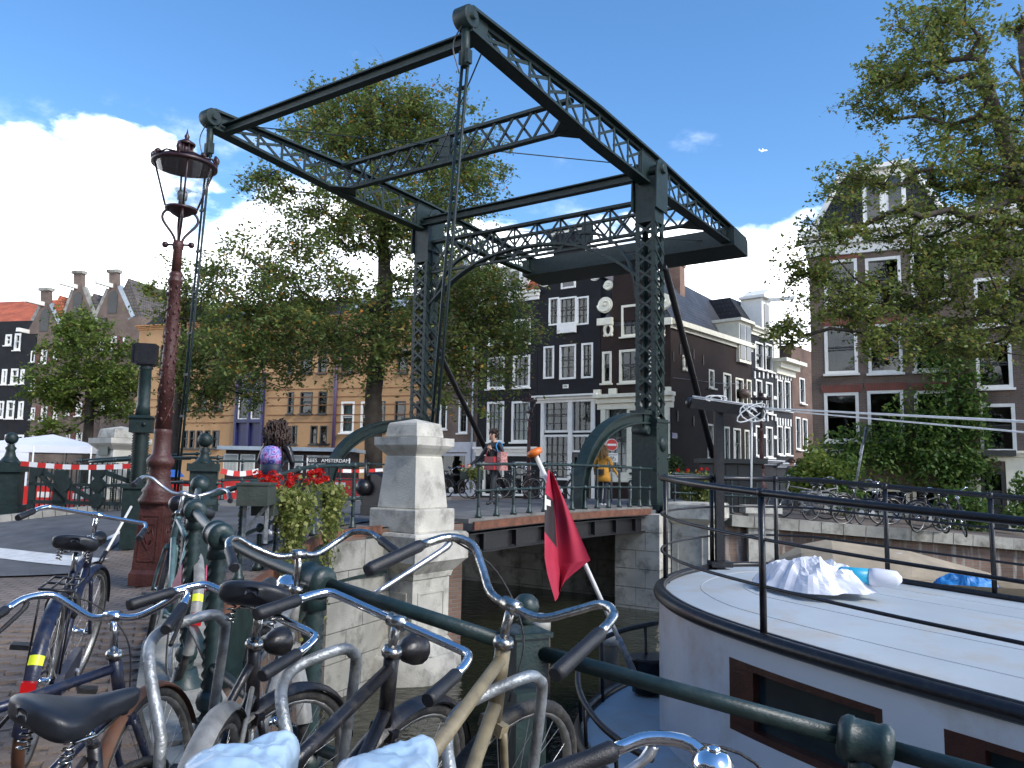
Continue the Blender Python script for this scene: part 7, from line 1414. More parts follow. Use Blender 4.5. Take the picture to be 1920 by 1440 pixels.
def bicycle(label, head, Y, az, style='straight', pm=None, steer=0, bar_m=None, fend=None, ffend=None, opts=(), group='bicycles parked along the near quay railing', scale=None, bar_scale=1.0, barz=0.0, sadz=0.0, lean=7, name='bicycle', sadrot=0, mt=None, sadm=None):
    pm = pm or PBLK; bar_m = bar_m or CHROME; fend = fend or pm; ffend = ffend or fend; mt = mt or TYRE; az = R(az); f = V((math.sin(az), math.cos(az), 0)); lean = R(lean) if head is not None else R(3)
    if head is not None:
        P = PX(head[0], head[1], Y); o = P-f*.40; rt_ = V((f.y, -f.x, 0))
        for _ in range(3): gz = g(o.x, o.y)+.003; s = (P.z-gz)/(.865*math.cos(lean)); s = min(1.12, max(.88, s)); o = V((P.x, P.y, 0))-f*.405*s-rt_*(.865*s*math.sin(lean))
        loc = V((o.x, o.y, gz))
    else: loc = V((0, 0, 0)); s = 1
    t = thing(name, label, 'bicycle', loc, -az, group); t.scale = (s, s, s); t.rotation_euler.y = lean
    SM = Matrix.Translation(HT) @ Matrix.Rotation(R(-steer), 4, (HT-HB).normalized()) @ Matrix.Translation(-HT); Rw = .345; BBp = V((0, 0, .29)); RH = V((0, -.47, Rw)); FH = V((0, .62, Rw)); ST_ = V((0, -.165, .76))
    m = MB(); m.tube([HB-V((0, -.006, .02)), HT], .020, 10); m.tube([BBp, ST_], .0155, 8)
    if 'step' in opts: m.tube(bez([HB+V((0, -.01, .04)), (0, .33, .50), (0, .12, .33), BBp], 5), .018, 8); m.tube(bez([HT-V((0, 0, .06)), (0, .25, .62), (0, .02, .47), (0, -.06, .46)], 5), .013, 8)
    else: m.tube([HB+V((0, -.005, .03)), BBp], .018, 8); m.tube([HT-V((0, 0, .045)), ST_-V((0, 0, .03))], .016, 8)
    for sx in (-1, 1): m.tube([BBp+V((.03*sx, -.03, 0)), RH+V((.055*sx, 0, 0))], .0085, 6); m.tube([ST_+V((.012*sx, 0, -.03)), RH+V((.055*sx, 0, 0))], .0075, 6)
    m.lathe([(.024, -.04), (.024, .04)], BBp, 10, M=Matrix.Rotation(R(90), 4, 'Y')); m.build('frame', pm, t)
    m = MB(); m.lathe([(.024, -.012), (.028, 0), (.022, .014)], HT, 12); m.build('headset', OLDCHROME, t)
    m = MB(); cr = HB-V((0, -.01, .035)); m.box(cr, (.075, .03, .03))
    for sx in (-1, 1): m.tube(bez([cr+V((.034*sx, 0, 0)), cr.lerp(FH, .55)+V((.05*sx, -.015, 0)), FH+V((.055*sx, 0, 0))], 4), .0105, 7)
    m.v = [tuple(SM @ V(v)) for v in m.v]; m.build('fork', pm, t); ns_ = 28 if head is not None else 8; wheel(t, RH, Rw, mt, RIM, None, ns_); wheel(t, FH, Rw, mt, RIM, SM, ns_)
    fender(t, RH, Rw+.022, R(28), R(200), fend); 
    if 'nofront' not in opts: fender(t, FH, Rw+.022, R(20), R(165), ffend, SM)
    m = MB(); [m.tube([RH+V((sx*.058, 0, 0)), RH+V((sx*.026, -(Rw+.015)*.80, (Rw+.015)*.55))], .003, 4) for sx in (-1, 1)]; m.build('mudguard_stay', ALU, t)
    if 'case' in opts: m = MB(); m.prism([(.09+.075*math.cos(a), .29+.085*math.sin(a)) for a in [R(-90+180*i/8) for i in range(9)]]+[(-.5, .385), (-.53, .345), (-.5, .30)], lambda a, b: V((.052, a, b)), lambda a, b: V((.085, a, b))); m.build('chain_case', fend if 'case2' not in opts else PGREY, t)
    m = MB(); m.lathe([(.088, -.003), (.088, .003)], BBp+V((.05, 0, 0)), 20, M=Matrix.Rotation(R(90), 4, 'Y')); m.tube([BBp+V((.09, 0, 0)), BBp+V((.10, .12, -.12))], .009, 6); m.tube([BBp+V((-.06, 0, 0)), BBp+V((-.10, -.12, .12))], .009, 6); cs = m.build('crank', ALU, t)
    for p in ((.145, .12, -.12), (-.145, -.12, .12)): m = MB(); m.box(BBp+V(p), (.085, .075, .022)); m.build('pedal', RUBBER, t)
    m = MB(); m.tube([ST_, ST_+V((0, -.03, .09+sadz))], .0125, 8); m.build('seat_post', CHROME, t)
    if 'nosaddle' not in opts:
        sm_ = saddle_mesh(z0=.90+sadz); Mr = Matrix.Translation((0, -.2, 0)) @ Matrix.Rotation(R(sadrot), 4, 'Z') @ Matrix.Translation((0, .2, 0)); sm_.v = [tuple(Mr @ V(v)) for v in sm_.v]; sd_ = sm_.build('saddle', sadm or LEATHER, t); m = MB()
        for sx in (-1, 1):
            m.tube([(.04*sx, -.27, .86+sadz), (.03*sx, -.20, .85+sadz), (.015*sx, -.10, .88+sadz)], .0045, 5); m.tube([(.055*sx+.012*math.cos(i*1.3), -.30+.012*math.sin(i*1.3), .825+sadz+.0028*i) for i in range(20)], .003, 4)
        m.build('saddle_springs', OLDCHROME, sd_)
    # handlebar assembly
    ctr = HT+V((0, -.012, .125+barz)); pts, end = bars_pts(style); k = bar_scale; m = MB(); rt = [ctr+V((x*k, y*k, z*k)) for x, y, z in pts]; lf = [ctr+V((-x*k, y*k, z*k)) for x, y, z in pts[1:]]; br_ = bez(list(reversed(lf))+rt, 4); m.tube([SM @ p for p in br_], .0112, 10); hb_ = m.build('handlebar', bar_m, t)
    m = MB(); m.tube([SM @ p for p in (HT, HT+V((0, -.008, .07+barz)), ctr)], .0125, 8); q1, q2 = SM @ (ctr-V((.025, 0, 0))), SM @ (ctr+V((.025, 0, 0))); m.tube([q1, q2], .018, 10); m.build('stem', bar_m if 'darkstem' not in opts else OLDCHROME, t)
    for sx in (-1, 1):
        a = ctr+V((pts[-1][0]*sx*k, pts[-1][1]*k, pts[-1][2]*k)); b = ctr+V((end[0]*sx*k, end[1]*k, end[2]*k)); m = MB(); m.tube([SM @ a.lerp(b, u) for u in (0, .05, .3, .6, .92, 1)], [.014, .0165, .0155, .0165, .0175, .015], 12); m.build('grip', GRIP, hb_)
    if 'brake' in opts:
        for sx in ((-1, 1) if 'brake2' in opts else (-1,)):
            a = ctr+V((pts[-2][0]*sx*k, pts[-2][1]*k, pts[-2][2]*k)); b = ctr+V((end[0]*sx*k*.97, end[1]*k*.8, end[2]*k-.055)); m = MB(); m.tube([SM @ p for p in bez([a+V((0, .01, -.012)), a+V((0, -.01, -.035)), a.lerp(b, .6)+V((0, 0, -.012)), b], 4)], [.010]*4+[.008]*4+[.0065]*5, 6); m.build('brake_lever', ALU if 'silver' in opts else RUBBER, hb_)
        m = MB(); m.tube([SM @ p for p in bez([ctr+V((-pts[-2][0]*k, pts[-2][1]*k, pts[-2][2]*k)), ctr+V((-.16, .12, .03)), ctr+V((-.03, .14, -.10)), HB+V((0, .05, .02))], 6)], .0028, 5); m.build('brake_cable', RUBBER, hb_)
    if 'bell' in opts: m = MB(); p = ctr+V((-.13*k, .0, .045+.02*k)); m.lathe([(.004, .024), (.020, .020), (.030, .006), (.031, 0), (.028, -.008), (.012, -.014)], SM @ p, 16); m.lathe([(.011, .021), (.009, .028), (0.0001, .030)], SM @ p, 10); m.build('bell', CHROME, hb_)
    if 'light' in opts: m = MB(); p = SM @ V((0, .50, .86)); fw = (SM.to_3x3() @ V((0, 1, 0))); x, y = frame_for(fw); Mx = Matrix((x, y, fw)).transposed().to_4x4(); m.lathe([(.010, -.06), (.032, -.03), (.042, .0), (.044, .018), (.036, .026)], p, 14, M=Mx); m.tube([p-fw*.05, SM @ (HT+V((0, .02, -.06)))], .006, 5); m.build('head_lamp', BLACKP if 'dlight' in opts else CHROME, t)
    if 'rack' in opts:
        m = MB(); zz = .745
        for sx in (-.06, -.02, .02, .06): m.tube([(sx, -.24, zz), (sx, -.64, zz)], .005, 5)
        for yy in (-.26, -.45, -.64): m.tube([(-.065, yy, zz), (.065, yy, zz)], .006, 5)
        for sx in (-1, 1): m.tube([(.06*sx, -.60, zz), (.062*sx, -.49, .36)], .005, 5)
        m.build('luggage_rack', PBLK, t)
    if 'refl' in opts: m = MB(); p = V((0, RH.y-(Rw+.035)*math.cos(R(8)), RH.z+.06)); m.box(p, (.05, .03, .06)); m.build('rear_reflector', REFR, t); fender(t, RH, Rw+.0235, R(151), R(157), REFY, None, .0265, name='reflective_band')
    if 'rust' in opts: m = MB(); m.tube([(0, RH.y+(Rw-.012)*math.cos(a), RH.z+(Rw-.012)*math.sin(a)) for a in [R(192+i*8) for i in range(8)]], .024, 8); m.build('rusty_guard_end', PRUST, t)
    if 'stand' in opts: m = MB(); m.tube([BBp+V((-.04, -.05, -.03)), (-.20, -.14, .0)], .009, 6); m.build('kickstand', PBLK, t)
    if 'lock' in opts: m = MB(); m.tube([V((.06*math.cos(a), .52+.11*math.sin(a), .42+.10*math.cos(a)*.9)) for a in [2*math.pi*i/18 for i in range(18)]], .017, 7, closed=True); m.build('chain_lock', RUBBER, t)
    if 'ringlock' in opts: m = MB(); m.tube([(.06*math.cos(a), -.27, .62+.07*math.sin(a)) for a in [R(-40+260*i/12) for i in range(13)]], .014, 6); m.build('ring_lock', RUBBER, t)
    if 'pink' in opts: m = MB(); m.prism([(-.30, .50), (-.52, .64), (-.62, .52), (-.48, .42)], lambda a, b: V((-.064, a, b)), lambda a, b: V((-.060, a, b))); m.prism([(-.30, .50), (-.52, .64), (-.62, .52), (-.48, .42)], lambda a, b: V((.060, a, b)), lambda a, b: V((.064, a, b))); m.build('coat_guard', PPINK, t)
    return t
B2 = bicycle('old bicycle with dark blue rear mudguard, red reflector and yellow band, nearest the road', (172, 1010), 4.6, -22, 'straight', PNAVY, 12, opts=('rack', 'refl', 'rust', 'stand', 'case', 'ringlock', 'dlight', 'light'), fend=PNAVY)
B7 = bicycle('teal and pink bicycle with swept bars leaning by the maroon lamp post', (336, 962), 5.6, -30, 'swept', PTEAL, 10, opts=('pink', 'refl', 'nofront'), bar_m=ALU, fend=PGREY)
B8 = bicycle('grey bicycle with silver stem pushed against the bent railing, chrome lamp in front', (556, 1105), 3.0, -5, 'swept', PGREY, -30, opts=('case', 'case2', 'light'), fend=PGREY, bar_m=OLDCHROME, sadm=LEATHER, sadz=.05)
B1 = bicycle('scratched dark blue bicycle, chrome swept bar, rusty front guard in the first rack hoop', (214, 1228), 2.45, 36, 'swept', PNAVY, -34, opts=('brake', 'brake2', 'lock', 'case'), ffend=PRUST, bar_scale=1.05)
B3 = bicycle('black bicycle with straight chrome bar and big black saddle, second from the left in front', (477, 1208), 2.35, 16, 'straight', PBLK, 14, opts=('step', 'darkstem', 'case', 'light', 'dlight'), sadrot=-12, bar_scale=.95, sadz=-.05, barz=-.02, lean=9, sadm=LEATHER)
B4 = bicycle('black bicycle with short straight chrome bar and a blue bag over its saddle', (735, 1222), 2.15, 13, 'straight', PBLK, 16, opts=('darkstem', 'case', 'dlight', 'light', 'nosaddle'), bar_scale=.92, sadz=-.12, barz=-.045, lean=10)
B5 = bicycle('old tan and grey bicycle with big curved tarnished handlebar over the railing post', (944, 1205), 2.15, 14, 'tall', PTAN, 24, opts=('brake', 'silver', 'nosaddle', 'nofront'), bar_m=OLDCHROME, bar_scale=1.0, barz=-.03, sadz=-.16, lean=10)
B6 = bicycle('chrome barred bicycle with a shiny bell at the bottom right corner', (1440, 1700), 1.08, 66, 'swept', PBLK, 0, opts=('bell', 'brake', 'brake2', 'silver', 'rack'), bar_scale=.9, barz=-.05)
# plastic bags over two saddles
BAG = mat('blue_plastic_bag', (.24, .40, .58), .28, 0, .2, 6, .15, 30, col2=(.40, .52, .62))
def bag(label, bike, seed, dz_=0):      # thin sheet draped over the saddle, hem hanging in folds
    from mathutils import noise as nz
    t = thing('saddle_cover', label, 'plastic bag', bike.location, bike.rotation_euler.z, 'plastic bags over bicycle saddles'); t.scale = bike.scale; t.rotation_euler.y = bike.rotation_euler.y; m = MB(); o_ = V((seed*3.7, seed, 0))
    def fn(a, r):
        an = a*2*math.pi; c, s = math.cos(an), math.sin(an); ry = .145*min(r, 1)**.9; y = -.215+ry*s*1.02; wd = .036+.062/(1+math.exp((y+.235)*32)); x = wd*min(r, 1)*c*1.15
        fold = nz.noise(V((c*4, s*4, 2))+o_)*.5+nz.noise(V((c*9, s*9, 5))+o_)*.3; hang = max(0, r-1); k = 1+hang*.5*fold+.05*fold*r**3; x *= k; y = -.215+(y+.215)*k
        z = .865-dz_+.03*(s < -.2)*(-s)*min(1, r)-.035*min(r, 1)**5-.11*hang*(1+.5*fold)+.009*(1-2*abs(nz.noise(V((x*13, y*9, 1))+o_)))+.004*(1-2*abs(nz.noise(V((x*40, y*26, 4))+o_)))
        return V((x, y, z))
    m.grid(lambda u, v: fn(u, v*1.75), 72, 34); m.build('bag', BAG, t)
bag('pale blue plastic bag over the saddle at the bottom left of centre', B4, 3, .045); bag('bright blue plastic bag over the saddle of the old tan bicycle', B5, 5, .07)
# galvanised rack hoops
def hoop(label, pts, Y0, Y1):
    P = [PX(x, y, Y0+(Y1-Y0)*i/(len(pts)-1)) for i, (x, y) in enumerate(pts)]; a, b = P[0].copy(), P[-1].copy(); a.z = g(a.x, a.y)-.02; b.z = g(b.x, b.y)-.02; a.x, a.y = P[0].x, P[0].y
    t = thing('bike_rack', label, 'bicycle rack', a, 0, 'galvanised bicycle rack hoops'); m = MB(); m.tube([a]+bez(P, 6)+[b], .0155, 12); m.build('hoop', GALV, t, world=True); m = MB(); [m.lathe([(.05, 0), (.05, .012), (.024, .014)], p, 12) for p in (a, b)]; m.build('foot_plate', GALV, t, world=True)
hoop('leftmost galvanised bicycle rack hoop, front wheel with rusty guard in it', [(302, 1385), (280, 1245), (286, 1200), (318, 1176), (392, 1153), (416, 1162), (421, 1190), (392, 1385)], 2.1, 2.6)
hoop('middle galvanised bicycle rack hoop right of the pale blue bag', [(548, 1430), (528, 1320), (532, 1280), (560, 1248), (636, 1218), (660, 1224), (666, 1252), (642, 1430)], 1.95, 2.4)
hoop('rightmost galvanised bicycle rack hoop behind the tan bicycle', [(846, 1460), (838, 1390), (852, 1345), (890, 1312), (985, 1270), (1010, 1275), (1016, 1300), (1000, 1440)], 1.9, 2.3)
# bicycles standing on the far quay
proto = None
def far_bike(px, py, Y, az, label, style='swept', pm=PBLK, opts=()):
    t = bicycle(label, None, 0, az, style, pm, 15, opts=opts, group='bicycles parked on the far quay'); p = PX(px, py, Y); t.location = (p.x, p.y, gf(p.x, p.y)+.02); t.rotation_euler = (0, R(5), -R(az)); return t
far_bike(1512, 985, 20.2, -70, 'white bicycle with a basket carrier beside the tall pale planter pot', 'swept', PGREY, ('rack', 'case'))
far_bike(1545, 985, 20.0, 62, 'silver bicycle with bars turned up, second from the left on the far quay', 'swept', PGREY, ('rack',))
far_bike(1612, 1000, 19.4, 75, 'black bicycle with pale tyres left of the dark railing stanchion', 'swept', PBLK, ('step', 'rack'))
far_bike(1632, 1000, 19.7, 70, 'second black bicycle close behind the pale-tyred one', 'straight', PBLK, ('step',))
far_bike(1685, 1012, 18.9, -72, 'dark bicycle with a shiny lamp and a white bag, third group on the far quay', 'tall', PNAVY, ('rack', 'light'))
far_bike(1740, 1018, 18.6, 55, 'black bicycle half hidden behind the boat railing right of the stanchion', 'straight', PBLK, ('nofront',))
far_bike(1790, 1022, 18.2, -172, 'bicycle standing end-on to the camera, furthest right on the far quay', 'swept', PBLK, ('light',))
# bicycles locked to the far side of the bridge
for i, (px, Y, az, lab) in enumerate(((845, 26.5, 60, 'bicycle behind the bridge railing left of the walking woman'), (865, 26.8, -60, 'second bicycle behind the railing left of the walking woman'), (965, 26.2, 70, 'bicycle behind the railing right of the walking woman'), (985, 26.6, -75, 'second bicycle behind the railing right of the walking woman'), (1050, 27.4, 65, 'bicycle in front of the black gable house door'), (1188, 25.6, 20, 'bicycle against the railing left of the right gate post'))):
    t = bicycle(lab, None, 0, az, 'swept', PBLK, 10, opts=('rack',), group='bicycles parked beyond the bridge'); p = PX(px, 900, Y); t.location = (p.x, p.y, gf(p.x, p.y)+.02); t.rotation_euler = (0, 0, -R(az))
# ------------------------------------------------------------------ people
SKIN = mat('skin', (.45, .26, .18), .55, 0, .08, 8); HAIRB = mat('brown_hair', (.035, .018, .012), .6, 0, .4, 30, .6, 60); HAIRY = mat('blonde_hair', (.30, .18, .07), .6, 0, .3, 30, .6, 60); JACK = mat('black_jacket', (.010, .010, .013), .6, 0, .3, 9, .4, 14); LEATHJ = mat('black_leather', (.012, .012, .014), .3, 0, .3, 9, .5, 14); TROU = mat('charcoal_trousers', (.020, .022, .026), .8, 0, .25, 9, .4, 16); JEAN = mat('dark_jeans', (.015, .018, .03), .8, 0, .25, 9); MUST = mat('mustard_coat', (.42, .20, .018), .8, 0, .12, 6, .4, 16); SHOEW = mat('white_shoe', (.65, .66, .68), .5); SHOEB = mat('black_shoe', (.01, .01, .011), .5); REDB = mat('red_bag', (.30, .025, .03), .5, 0, .12, 8, .3, 20); NAVYB = mat('navy_bag', (.012, .02, .045), .6)
def body(t, J, E, matfn, mats):
    names = list(J); me = bpy.data.meshes.new('body'); me.from_pydata([J[n][0] for n in names], [(names.index(a), names.index(b)) for a, b in E], []); o = bpy.data.objects.new('body', me); COL.objects.link(o)
    sk = o.modifiers.new('s', 'SKIN'); sk.use_smooth_shade = True
    for i, n in enumerate(names): v = me.skin_vertices[0].data[i]; r_ = J[n][1]; v.radius = r_ if isinstance(r_, tuple) else (r_, r_); v.use_root = (n == 'pel')
    ss = o.modifiers.new('u', 'SUBSURF'); ss.levels = 2; ss.render_levels = 2
    bpy.context.view_layer.update(); dg = bpy.context.evaluated_depsgraph_get(); m2 = bpy.data.meshes.new_from_object(o.evaluated_get(dg)); bpy.data.objects.remove(o)
    m2.materials.clear(); [m2.materials.append(m) for m in mats]
    for p in m2.polygons: p.material_index = matfn(p.center); p.use_smooth = True
    return link('body', m2, t)
def hand(t, w, d, side, curl=.5, s=1):       # palm and five fingers from the wrist w along d
    d = V(d).normalized(); sd_ = V(side); sd_ = (sd_-d*sd_.dot(d)).normalized(); n = d.cross(sd_); m = MB(); w = V(w); m.tube([w-d*.01, w+d*.03*s, w+d*.075*s, w+d*.09*s], [.019*s, .028*s, .032*s, .024*s], 8)
    for i, L_ in enumerate((.062, .072, .068, .052)): b = w+d*.08*s+sd_*(.024-.016*i)*s; m.tube([b, b+(d*(1-curl*.3)+n*curl*.4).normalized()*L_*.45*s, b+(d*(1-curl*.9)+n*curl*1.0)*L_*.8*s, b+(d*(.8-curl*1.2)+n*curl*1.3)*L_*s], [.0095*s, .009*s, .008*s, .006*s], 6)
    b = w+d*.03*s+sd_*.027*s; m.tube([b, b+(d*.6+sd_*.7)*.03*s, b+(d*1.0+sd_*.55+n*.3*curl)*.052*s], [.012*s, .0105*s, .007*s], 6); return m.build('hand', SKIN, t)
def std(lean=0, stride=.22, la=None, ra=None):     # faces -y; returns joints and edges; x is the wearer's left = +x
    z = lambda a: a; J = {'pel': ((0, 0, .93), (.135, .10)), 'waist': ((0, -.01*lean, 1.08), (.118, .088)), 'chest': ((0, -.05*lean, 1.26), (.145, .098)), 'shc': ((0, -.10*lean, 1.385), (.10, .075)), 'neck': ((0, -.13*lean-.01, 1.45), .052), 'headb': ((0, -.17*lean-.02, 1.515), (.066, .075)), 'head': ((0, -.21*lean-.02, 1.60), (.076, .09)), 'top': ((0, -.23*lean-.01, 1.665), (.055, .065))}
    for s, n in ((1, 'l'), (-1, 'r')):
        st = stride*s; J['hip'+n] = ((.085*s, 0, .90), .092); J['kn'+n] = ((.095*s, -st*.55-.03, .50), .060); J['an'+n] = ((.095*s, -st*(.9 if s > 0 else 1.05), .09), .042); J['to'+n] = ((.10*s, -st*(.9 if s > 0 else 1.05)-.15, .045), (.038, .032))
        A = (la if s > 0 else ra) or (((.21*s, .02-.10*lean, 1.13)), (.23*s, -.06-.1*lean, .88)); J['sh'+n] = ((.165*s, -.10*lean, 1.365), .062); J['el'+n] = (A[0], .044); J['wr'+n] = (A[1], .030)
    E = [('pel', 'waist'), ('waist', 'chest'), ('chest', 'shc'), ('shc', 'neck'), ('neck', 'headb'), ('headb', 'head'), ('head', 'top')]
    for n in 'lr': E += [('pel', 'hip'+n), ('hip'+n, 'kn'+n), ('kn'+n, 'an'+n), ('an'+n, 'to'+n), ('shc', 'sh'+n), ('sh'+n, 'el'+n), ('el'+n, 'wr'+n)]
    return J, E
def hair(t, c, r_, n, m_, L_=.05, down=0, seed=1, back=None):
    rg = np.random.default_rng(seed); mb = MB(); c = V(c)
    for _ in range(n):
        u = V(rg.normal(size=3)).normalized()
        if back is not None and u.y < back and u.z < .35: continue
        p = c+V((u.x*r_[0], u.y*r_[1], u.z*r_[2])); q = p+u*L_*.5; k = V(rg.normal(size=3)*L_*.35); mb.tube([p, q+k, q+V((0, 0, -L_*.6-down*rg.random()))-k*.5], [.014, .017, .009], 5, caps=True)
    mb.ball(c, 1, 12, (r_[0], r_[1], r_[2])) if False else mb.lathe([(r_[0]*math.sin(a), -r_[2]*math.cos(a)) for a in [math.pi*(.0 if down else .42)+.01+(math.pi*(1 if down else .58)-.02)*i/8 for i in range(9)]], c+V((0, .012, 0)), 12, sy=r_[1]/r_[0]); return mb.build('hair', m_, t)
def face(t, c, s=1, glasses=True):
    x, y, z = c; m = MB(); m.tube([(x, y-.075, z+.03), (x, y-.098, z-.005), (x, y-.112, z-.022), (x, y-.085, z-.032)], [.008, .010, .015, .008], 6); m.build('nose', SKIN, t); m = MB(); m.tube([(x-.024, y-.074, z-.062), (x, y-.086, z-.060), (x+.024, y-.074, z-.062)], [.003, .0065, .003], 6); m.build('lips', mat('lips', (.33, .10, .09), .5), t)
    for s_ in (-1, 1): m = MB(); m.ball((x+.08*s_, y+.01, z-.01), .028, 8, (.4, .8, 1.2)); m.build('ear', SKIN, t)
    if glasses: m = MB(); [m.ball((x+.036*s_, y-.082, z+.018), .029, 8, (1.15, .35, .8)) for s_ in (-1, 1)]; m.tube([(x-.078, y, z+.02), (x-.066, y-.07, z+.024), (x+.066, y-.07, z+.024), (x+.078, y, z+.02)], .005, 5); m.build('sunglasses', mat('sunglass_black', (.006, .006, .007), .1), t)
    else:
        for s_ in (-1, 1): m = MB(); m.ball((x+.034*s_, y-.078, z+.018), .012, 8); m.build('eye', WHITEP, t)
# walking woman with sunglasses
p = PZ(926, 946, -.80); t = thing('person', 'person in black with sunglasses and red bags walking across the bridge', 'person', (p.x, p.y, bz(p.x, p.y)-.09), R(-40)); k = (PX(926, 808, p.y).z-(bz(p.x, p.y)-.09))/1.69; t.scale = (k,)*3
J, E = std(.25, .24, la=((.25, .03, 1.14), (.06, -.19, 1.27)), ra=((-.30, -.14, 1.10), (-.43, -.36, .90)))
body(t, J, E, lambda c: 0 if (c.z > 1.435) else (2 if c.z < .115 else (3 if c.z < .86 else 1)), [SKIN, JACK, SHOEB, TROU]); hand(t, (.06, -.19, 1.27), (-.5, -.3, .35), (0, 0, 1), .8); hand(t, (-.43, -.36, .90), (-.3, -.4, -.55), (0, -1, 0), .3); face(t, (0, -.07, 1.60)); hair(t, (0, -.045, 1.635), (.085, .10, .075), 150, HAIRB, .045, 0, 4, back=-.25)
b = thing('shoulder_bag', 'plain red crossbody bag on the hip of the walking person', 'bag', t.location, R(-40)); b.scale = t.scale; m = MB(); m.box((.02, -.17, .95), (.30, .10, .30), taper=.9); m.build('pouch', REDB, b); m = MB(); m.tube(bez([(-.09, -.20, 1.08), (-.10, -.13, 1.28), (-.12, -.03, 1.40), (-.08, .10, 1.36), (.1, .12, 1.1)], 5), .009, 6); m.build('strap', REDB, b)
PATR = mat('patterned_red', (.28, .03, .035), .6, 0, .6, 32, col2=(.38, .20, .18)); b = thing('tote_bag', 'patterned red tote bag with blue strap on the shoulder of the walking person', 'bag', t.location, R(-40)); b.scale = t.scale; m = MB(); m.box((.24, -.02, 1.0), (.13, .26, .42), taper=.82); m.build('pouch', PATR, b); m = MB(); m.tube(bez([(.20, -.10, 1.18), (.15, -.13, 1.34), (.15, -.05, 1.435), (.17, .05, 1.38), (.22, .06, 1.18)], 5), .014, 6); m.build('strap', mat('blue_strap', (.02, .20, .45), .5), b)
# girl with backpack seen from behind
p = PX(508, 992, 10.6); gz = g(p.x, p.y)+.002; t = thing('person', 'person with big curly dark hair and leather jacket seen from behind', 'person', (p.x, p.y, gz), R(172)); k = (PX(515, 800, 10.6).z-gz)/1.66; t.scale = (k*1.05, k*1.05, k)
J, E = std(.55, .08, la=((.25, -.05, 1.12), (.16, -.24, 1.02)), ra=((-.25, -.05, 1.12), (-.16, -.24, 1.02))); body(t, J, E, lambda c: 0 if c.z > 1.44 else (2 if c.z < .125 else (3 if c.z < .86 else 1)), [SKIN, LEATHJ, SHOEW, JEAN]); hand(t, (.16, -.24, 1.02), (-.3, -.7, 0), (0, 0, 1), .6); hand(t, (-.16, -.24, 1.02), (.3, -.7, 0), (0, 0, 1), .6); face(t, (0, -.13, 1.60), 1, False); hair(t, (0, -.06, 1.57), (.145, .15, .15), 420, HAIRB, .07, .12, 6)
b = thing('backpack', 'pink, purple and navy patterned backpack on the curly haired person', 'backpack', t.location, R(172)); b.scale = t.scale; m = MB(); m.lathe([(.05, -.02), (.13, 0), (.15, .10), (.148, .22)], (0, .12, .90), 14, sy=.7); m.build('lower_pocket', NAVYB, b); 
def blotch():
    m = bpy.data.materials.new('pastel_print'); m.use_nodes = True; tt = m.node_tree; p_ = tt.nodes['Principled BSDF']; p_.inputs['Roughness'].default_value = .6; co = nd(tt, 'ShaderNodeTexCoord'); nz = nd(tt, 'ShaderNodeTexNoise'); nz.inputs['Scale'].default_value = 11; nz.inputs['Distortion'].default_value = 1.5; tt.links.new(co.outputs['Object'], nz.inputs['Vector']); cr = nd(tt, 'ShaderNodeValToRGB')
    for i, (ps, c) in enumerate(((.34, (.03, .02, .12)), (.44, (.30, .06, .30)), (.50, (.50, .30, .55)), (.56, (.16, .25, .55)), (.66, (.07, .05, .30)))):
        e = cr.color_ramp.elements[i] if i < 2 else cr.color_ramp.elements.new(ps); e.position = ps; e.color = c+(1,)
    tt.links.new(nz.outputs['Fac'], cr.inputs[0]); tt.links.new(cr.outputs[0], p_.inputs['Base Color']); return m
m = MB(); m.lathe([(.149, .20), (.155, .30), (.14, .40), (.09, .455), (.02, .47)], (0, .12, .90), 14, sy=.72); m.build('upper_pack', blotch(), b); m = MB(); [m.tube(bez([(s*.09, .03, 1.36), (s*.11, -.06, 1.42), (s*.13, -.12, 1.25), (s*.12, 0, 1.05)], 4), .014, 6) for s in (-1, 1)]; m.build('strap', NAVYB, b)
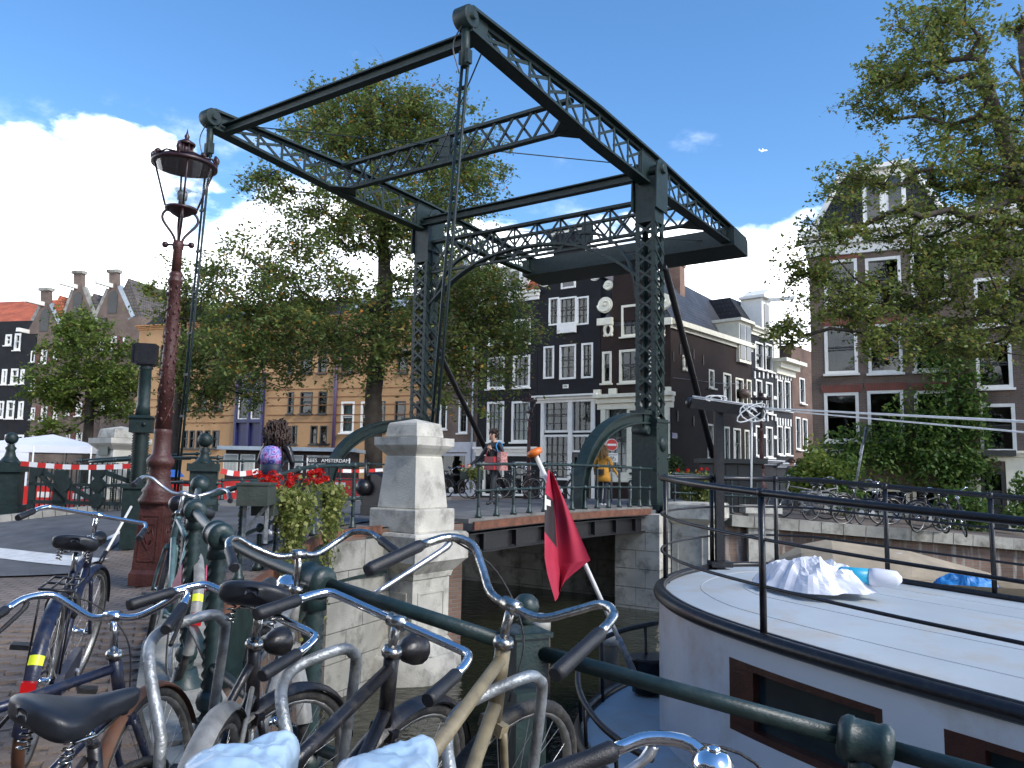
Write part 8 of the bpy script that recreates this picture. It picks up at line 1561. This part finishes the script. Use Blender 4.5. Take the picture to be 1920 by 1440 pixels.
# person in mustard coat beyond the rack arc
p = PX(1130, 945, 18.8); gz = bz(p.x, p.y)-.07; t = thing('person', 'person in a mustard coat with blonde hair, seen from behind past the rack arc', 'person', (p.x, p.y, gz), R(150)); k = (PX(1126, 838, 18.8).z-gz)/1.68; t.scale = (k*1.1, k*1.1, k)
J, E = std(.1, .10, la=((.24, -.02, 1.12), (.26, -.12, .9)), ra=((-.25, -.03, 1.12), (-.33, -.16, .92))); body(t, J, E, lambda c: 0 if c.z > 1.44 else (2 if c.z < .115 else (3 if c.z < .80 else 1)), [SKIN, MUST, SHOEW, JEAN]); hand(t, (.26, -.12, .9), (0, -.3, -1), (0, -1, 0), .4); hand(t, (-.33, -.16, .92), (-.2, -.3, -1), (0, -1, 0), .4); face(t, (0, -.06, 1.60), 1, False); hair(t, (0, .0, 1.58), (.095, .105, .12), 200, HAIRY, .06, .22, 9)
m = MB(); m.lathe([(.215, .72), (.20, .85), (.165, 1.02), (.155, 1.10)], n=16, sy=.78); m.build('coat_skirt', MUST, t)
b = thing('handbag', 'small black handbag on the back of the mustard coated person', 'bag', t.location, R(150)); b.scale = t.scale; m = MB(); m.box((.02, .19, .98), (.24, .08, .16)); m.build('pouch', LEATHJ, b); m = MB(); m.box((.02, .235, .99), (.05, .01, .03)); m.build('clasp', CHROME, b); m = MB(); m.tube(bez([(-.08, .18, 1.05), (-.13, .12, 1.3), (-.06, .02, 1.43), (.05, -.08, 1.3), (.14, -.1, 1.1), (.14, .14, 1.03)], 4), .006, 5); m.build('strap', LEATHJ, b)
# two dark figures sitting at the corner terrace
for px, lab in ((1484, 'person in dark clothes at the street corner, left of two'), (1500, 'person in dark clothes at the street corner, right of two')):
    p = PX(px, 950, 27.5); t = thing('person', lab, 'person', (p.x, p.y, gf(p.x, p.y)), R(30 if px < 1490 else -20)); J, E = std(.2, .1); body(t, J, E, lambda c: 0 if c.z > 1.44 else (1 if c.z > .85 else 2), [SKIN, JACK, TROU]); hair(t, (0, -.04, 1.62), (.085, .10, .085), 60, HAIRB, .04, 0, px); hand(t, J['wrl'][0], (0, -.2, -1), (0, -1, 0), .4); hand(t, J['wrr'][0], (0, -.2, -1), (0, -1, 0), .4)
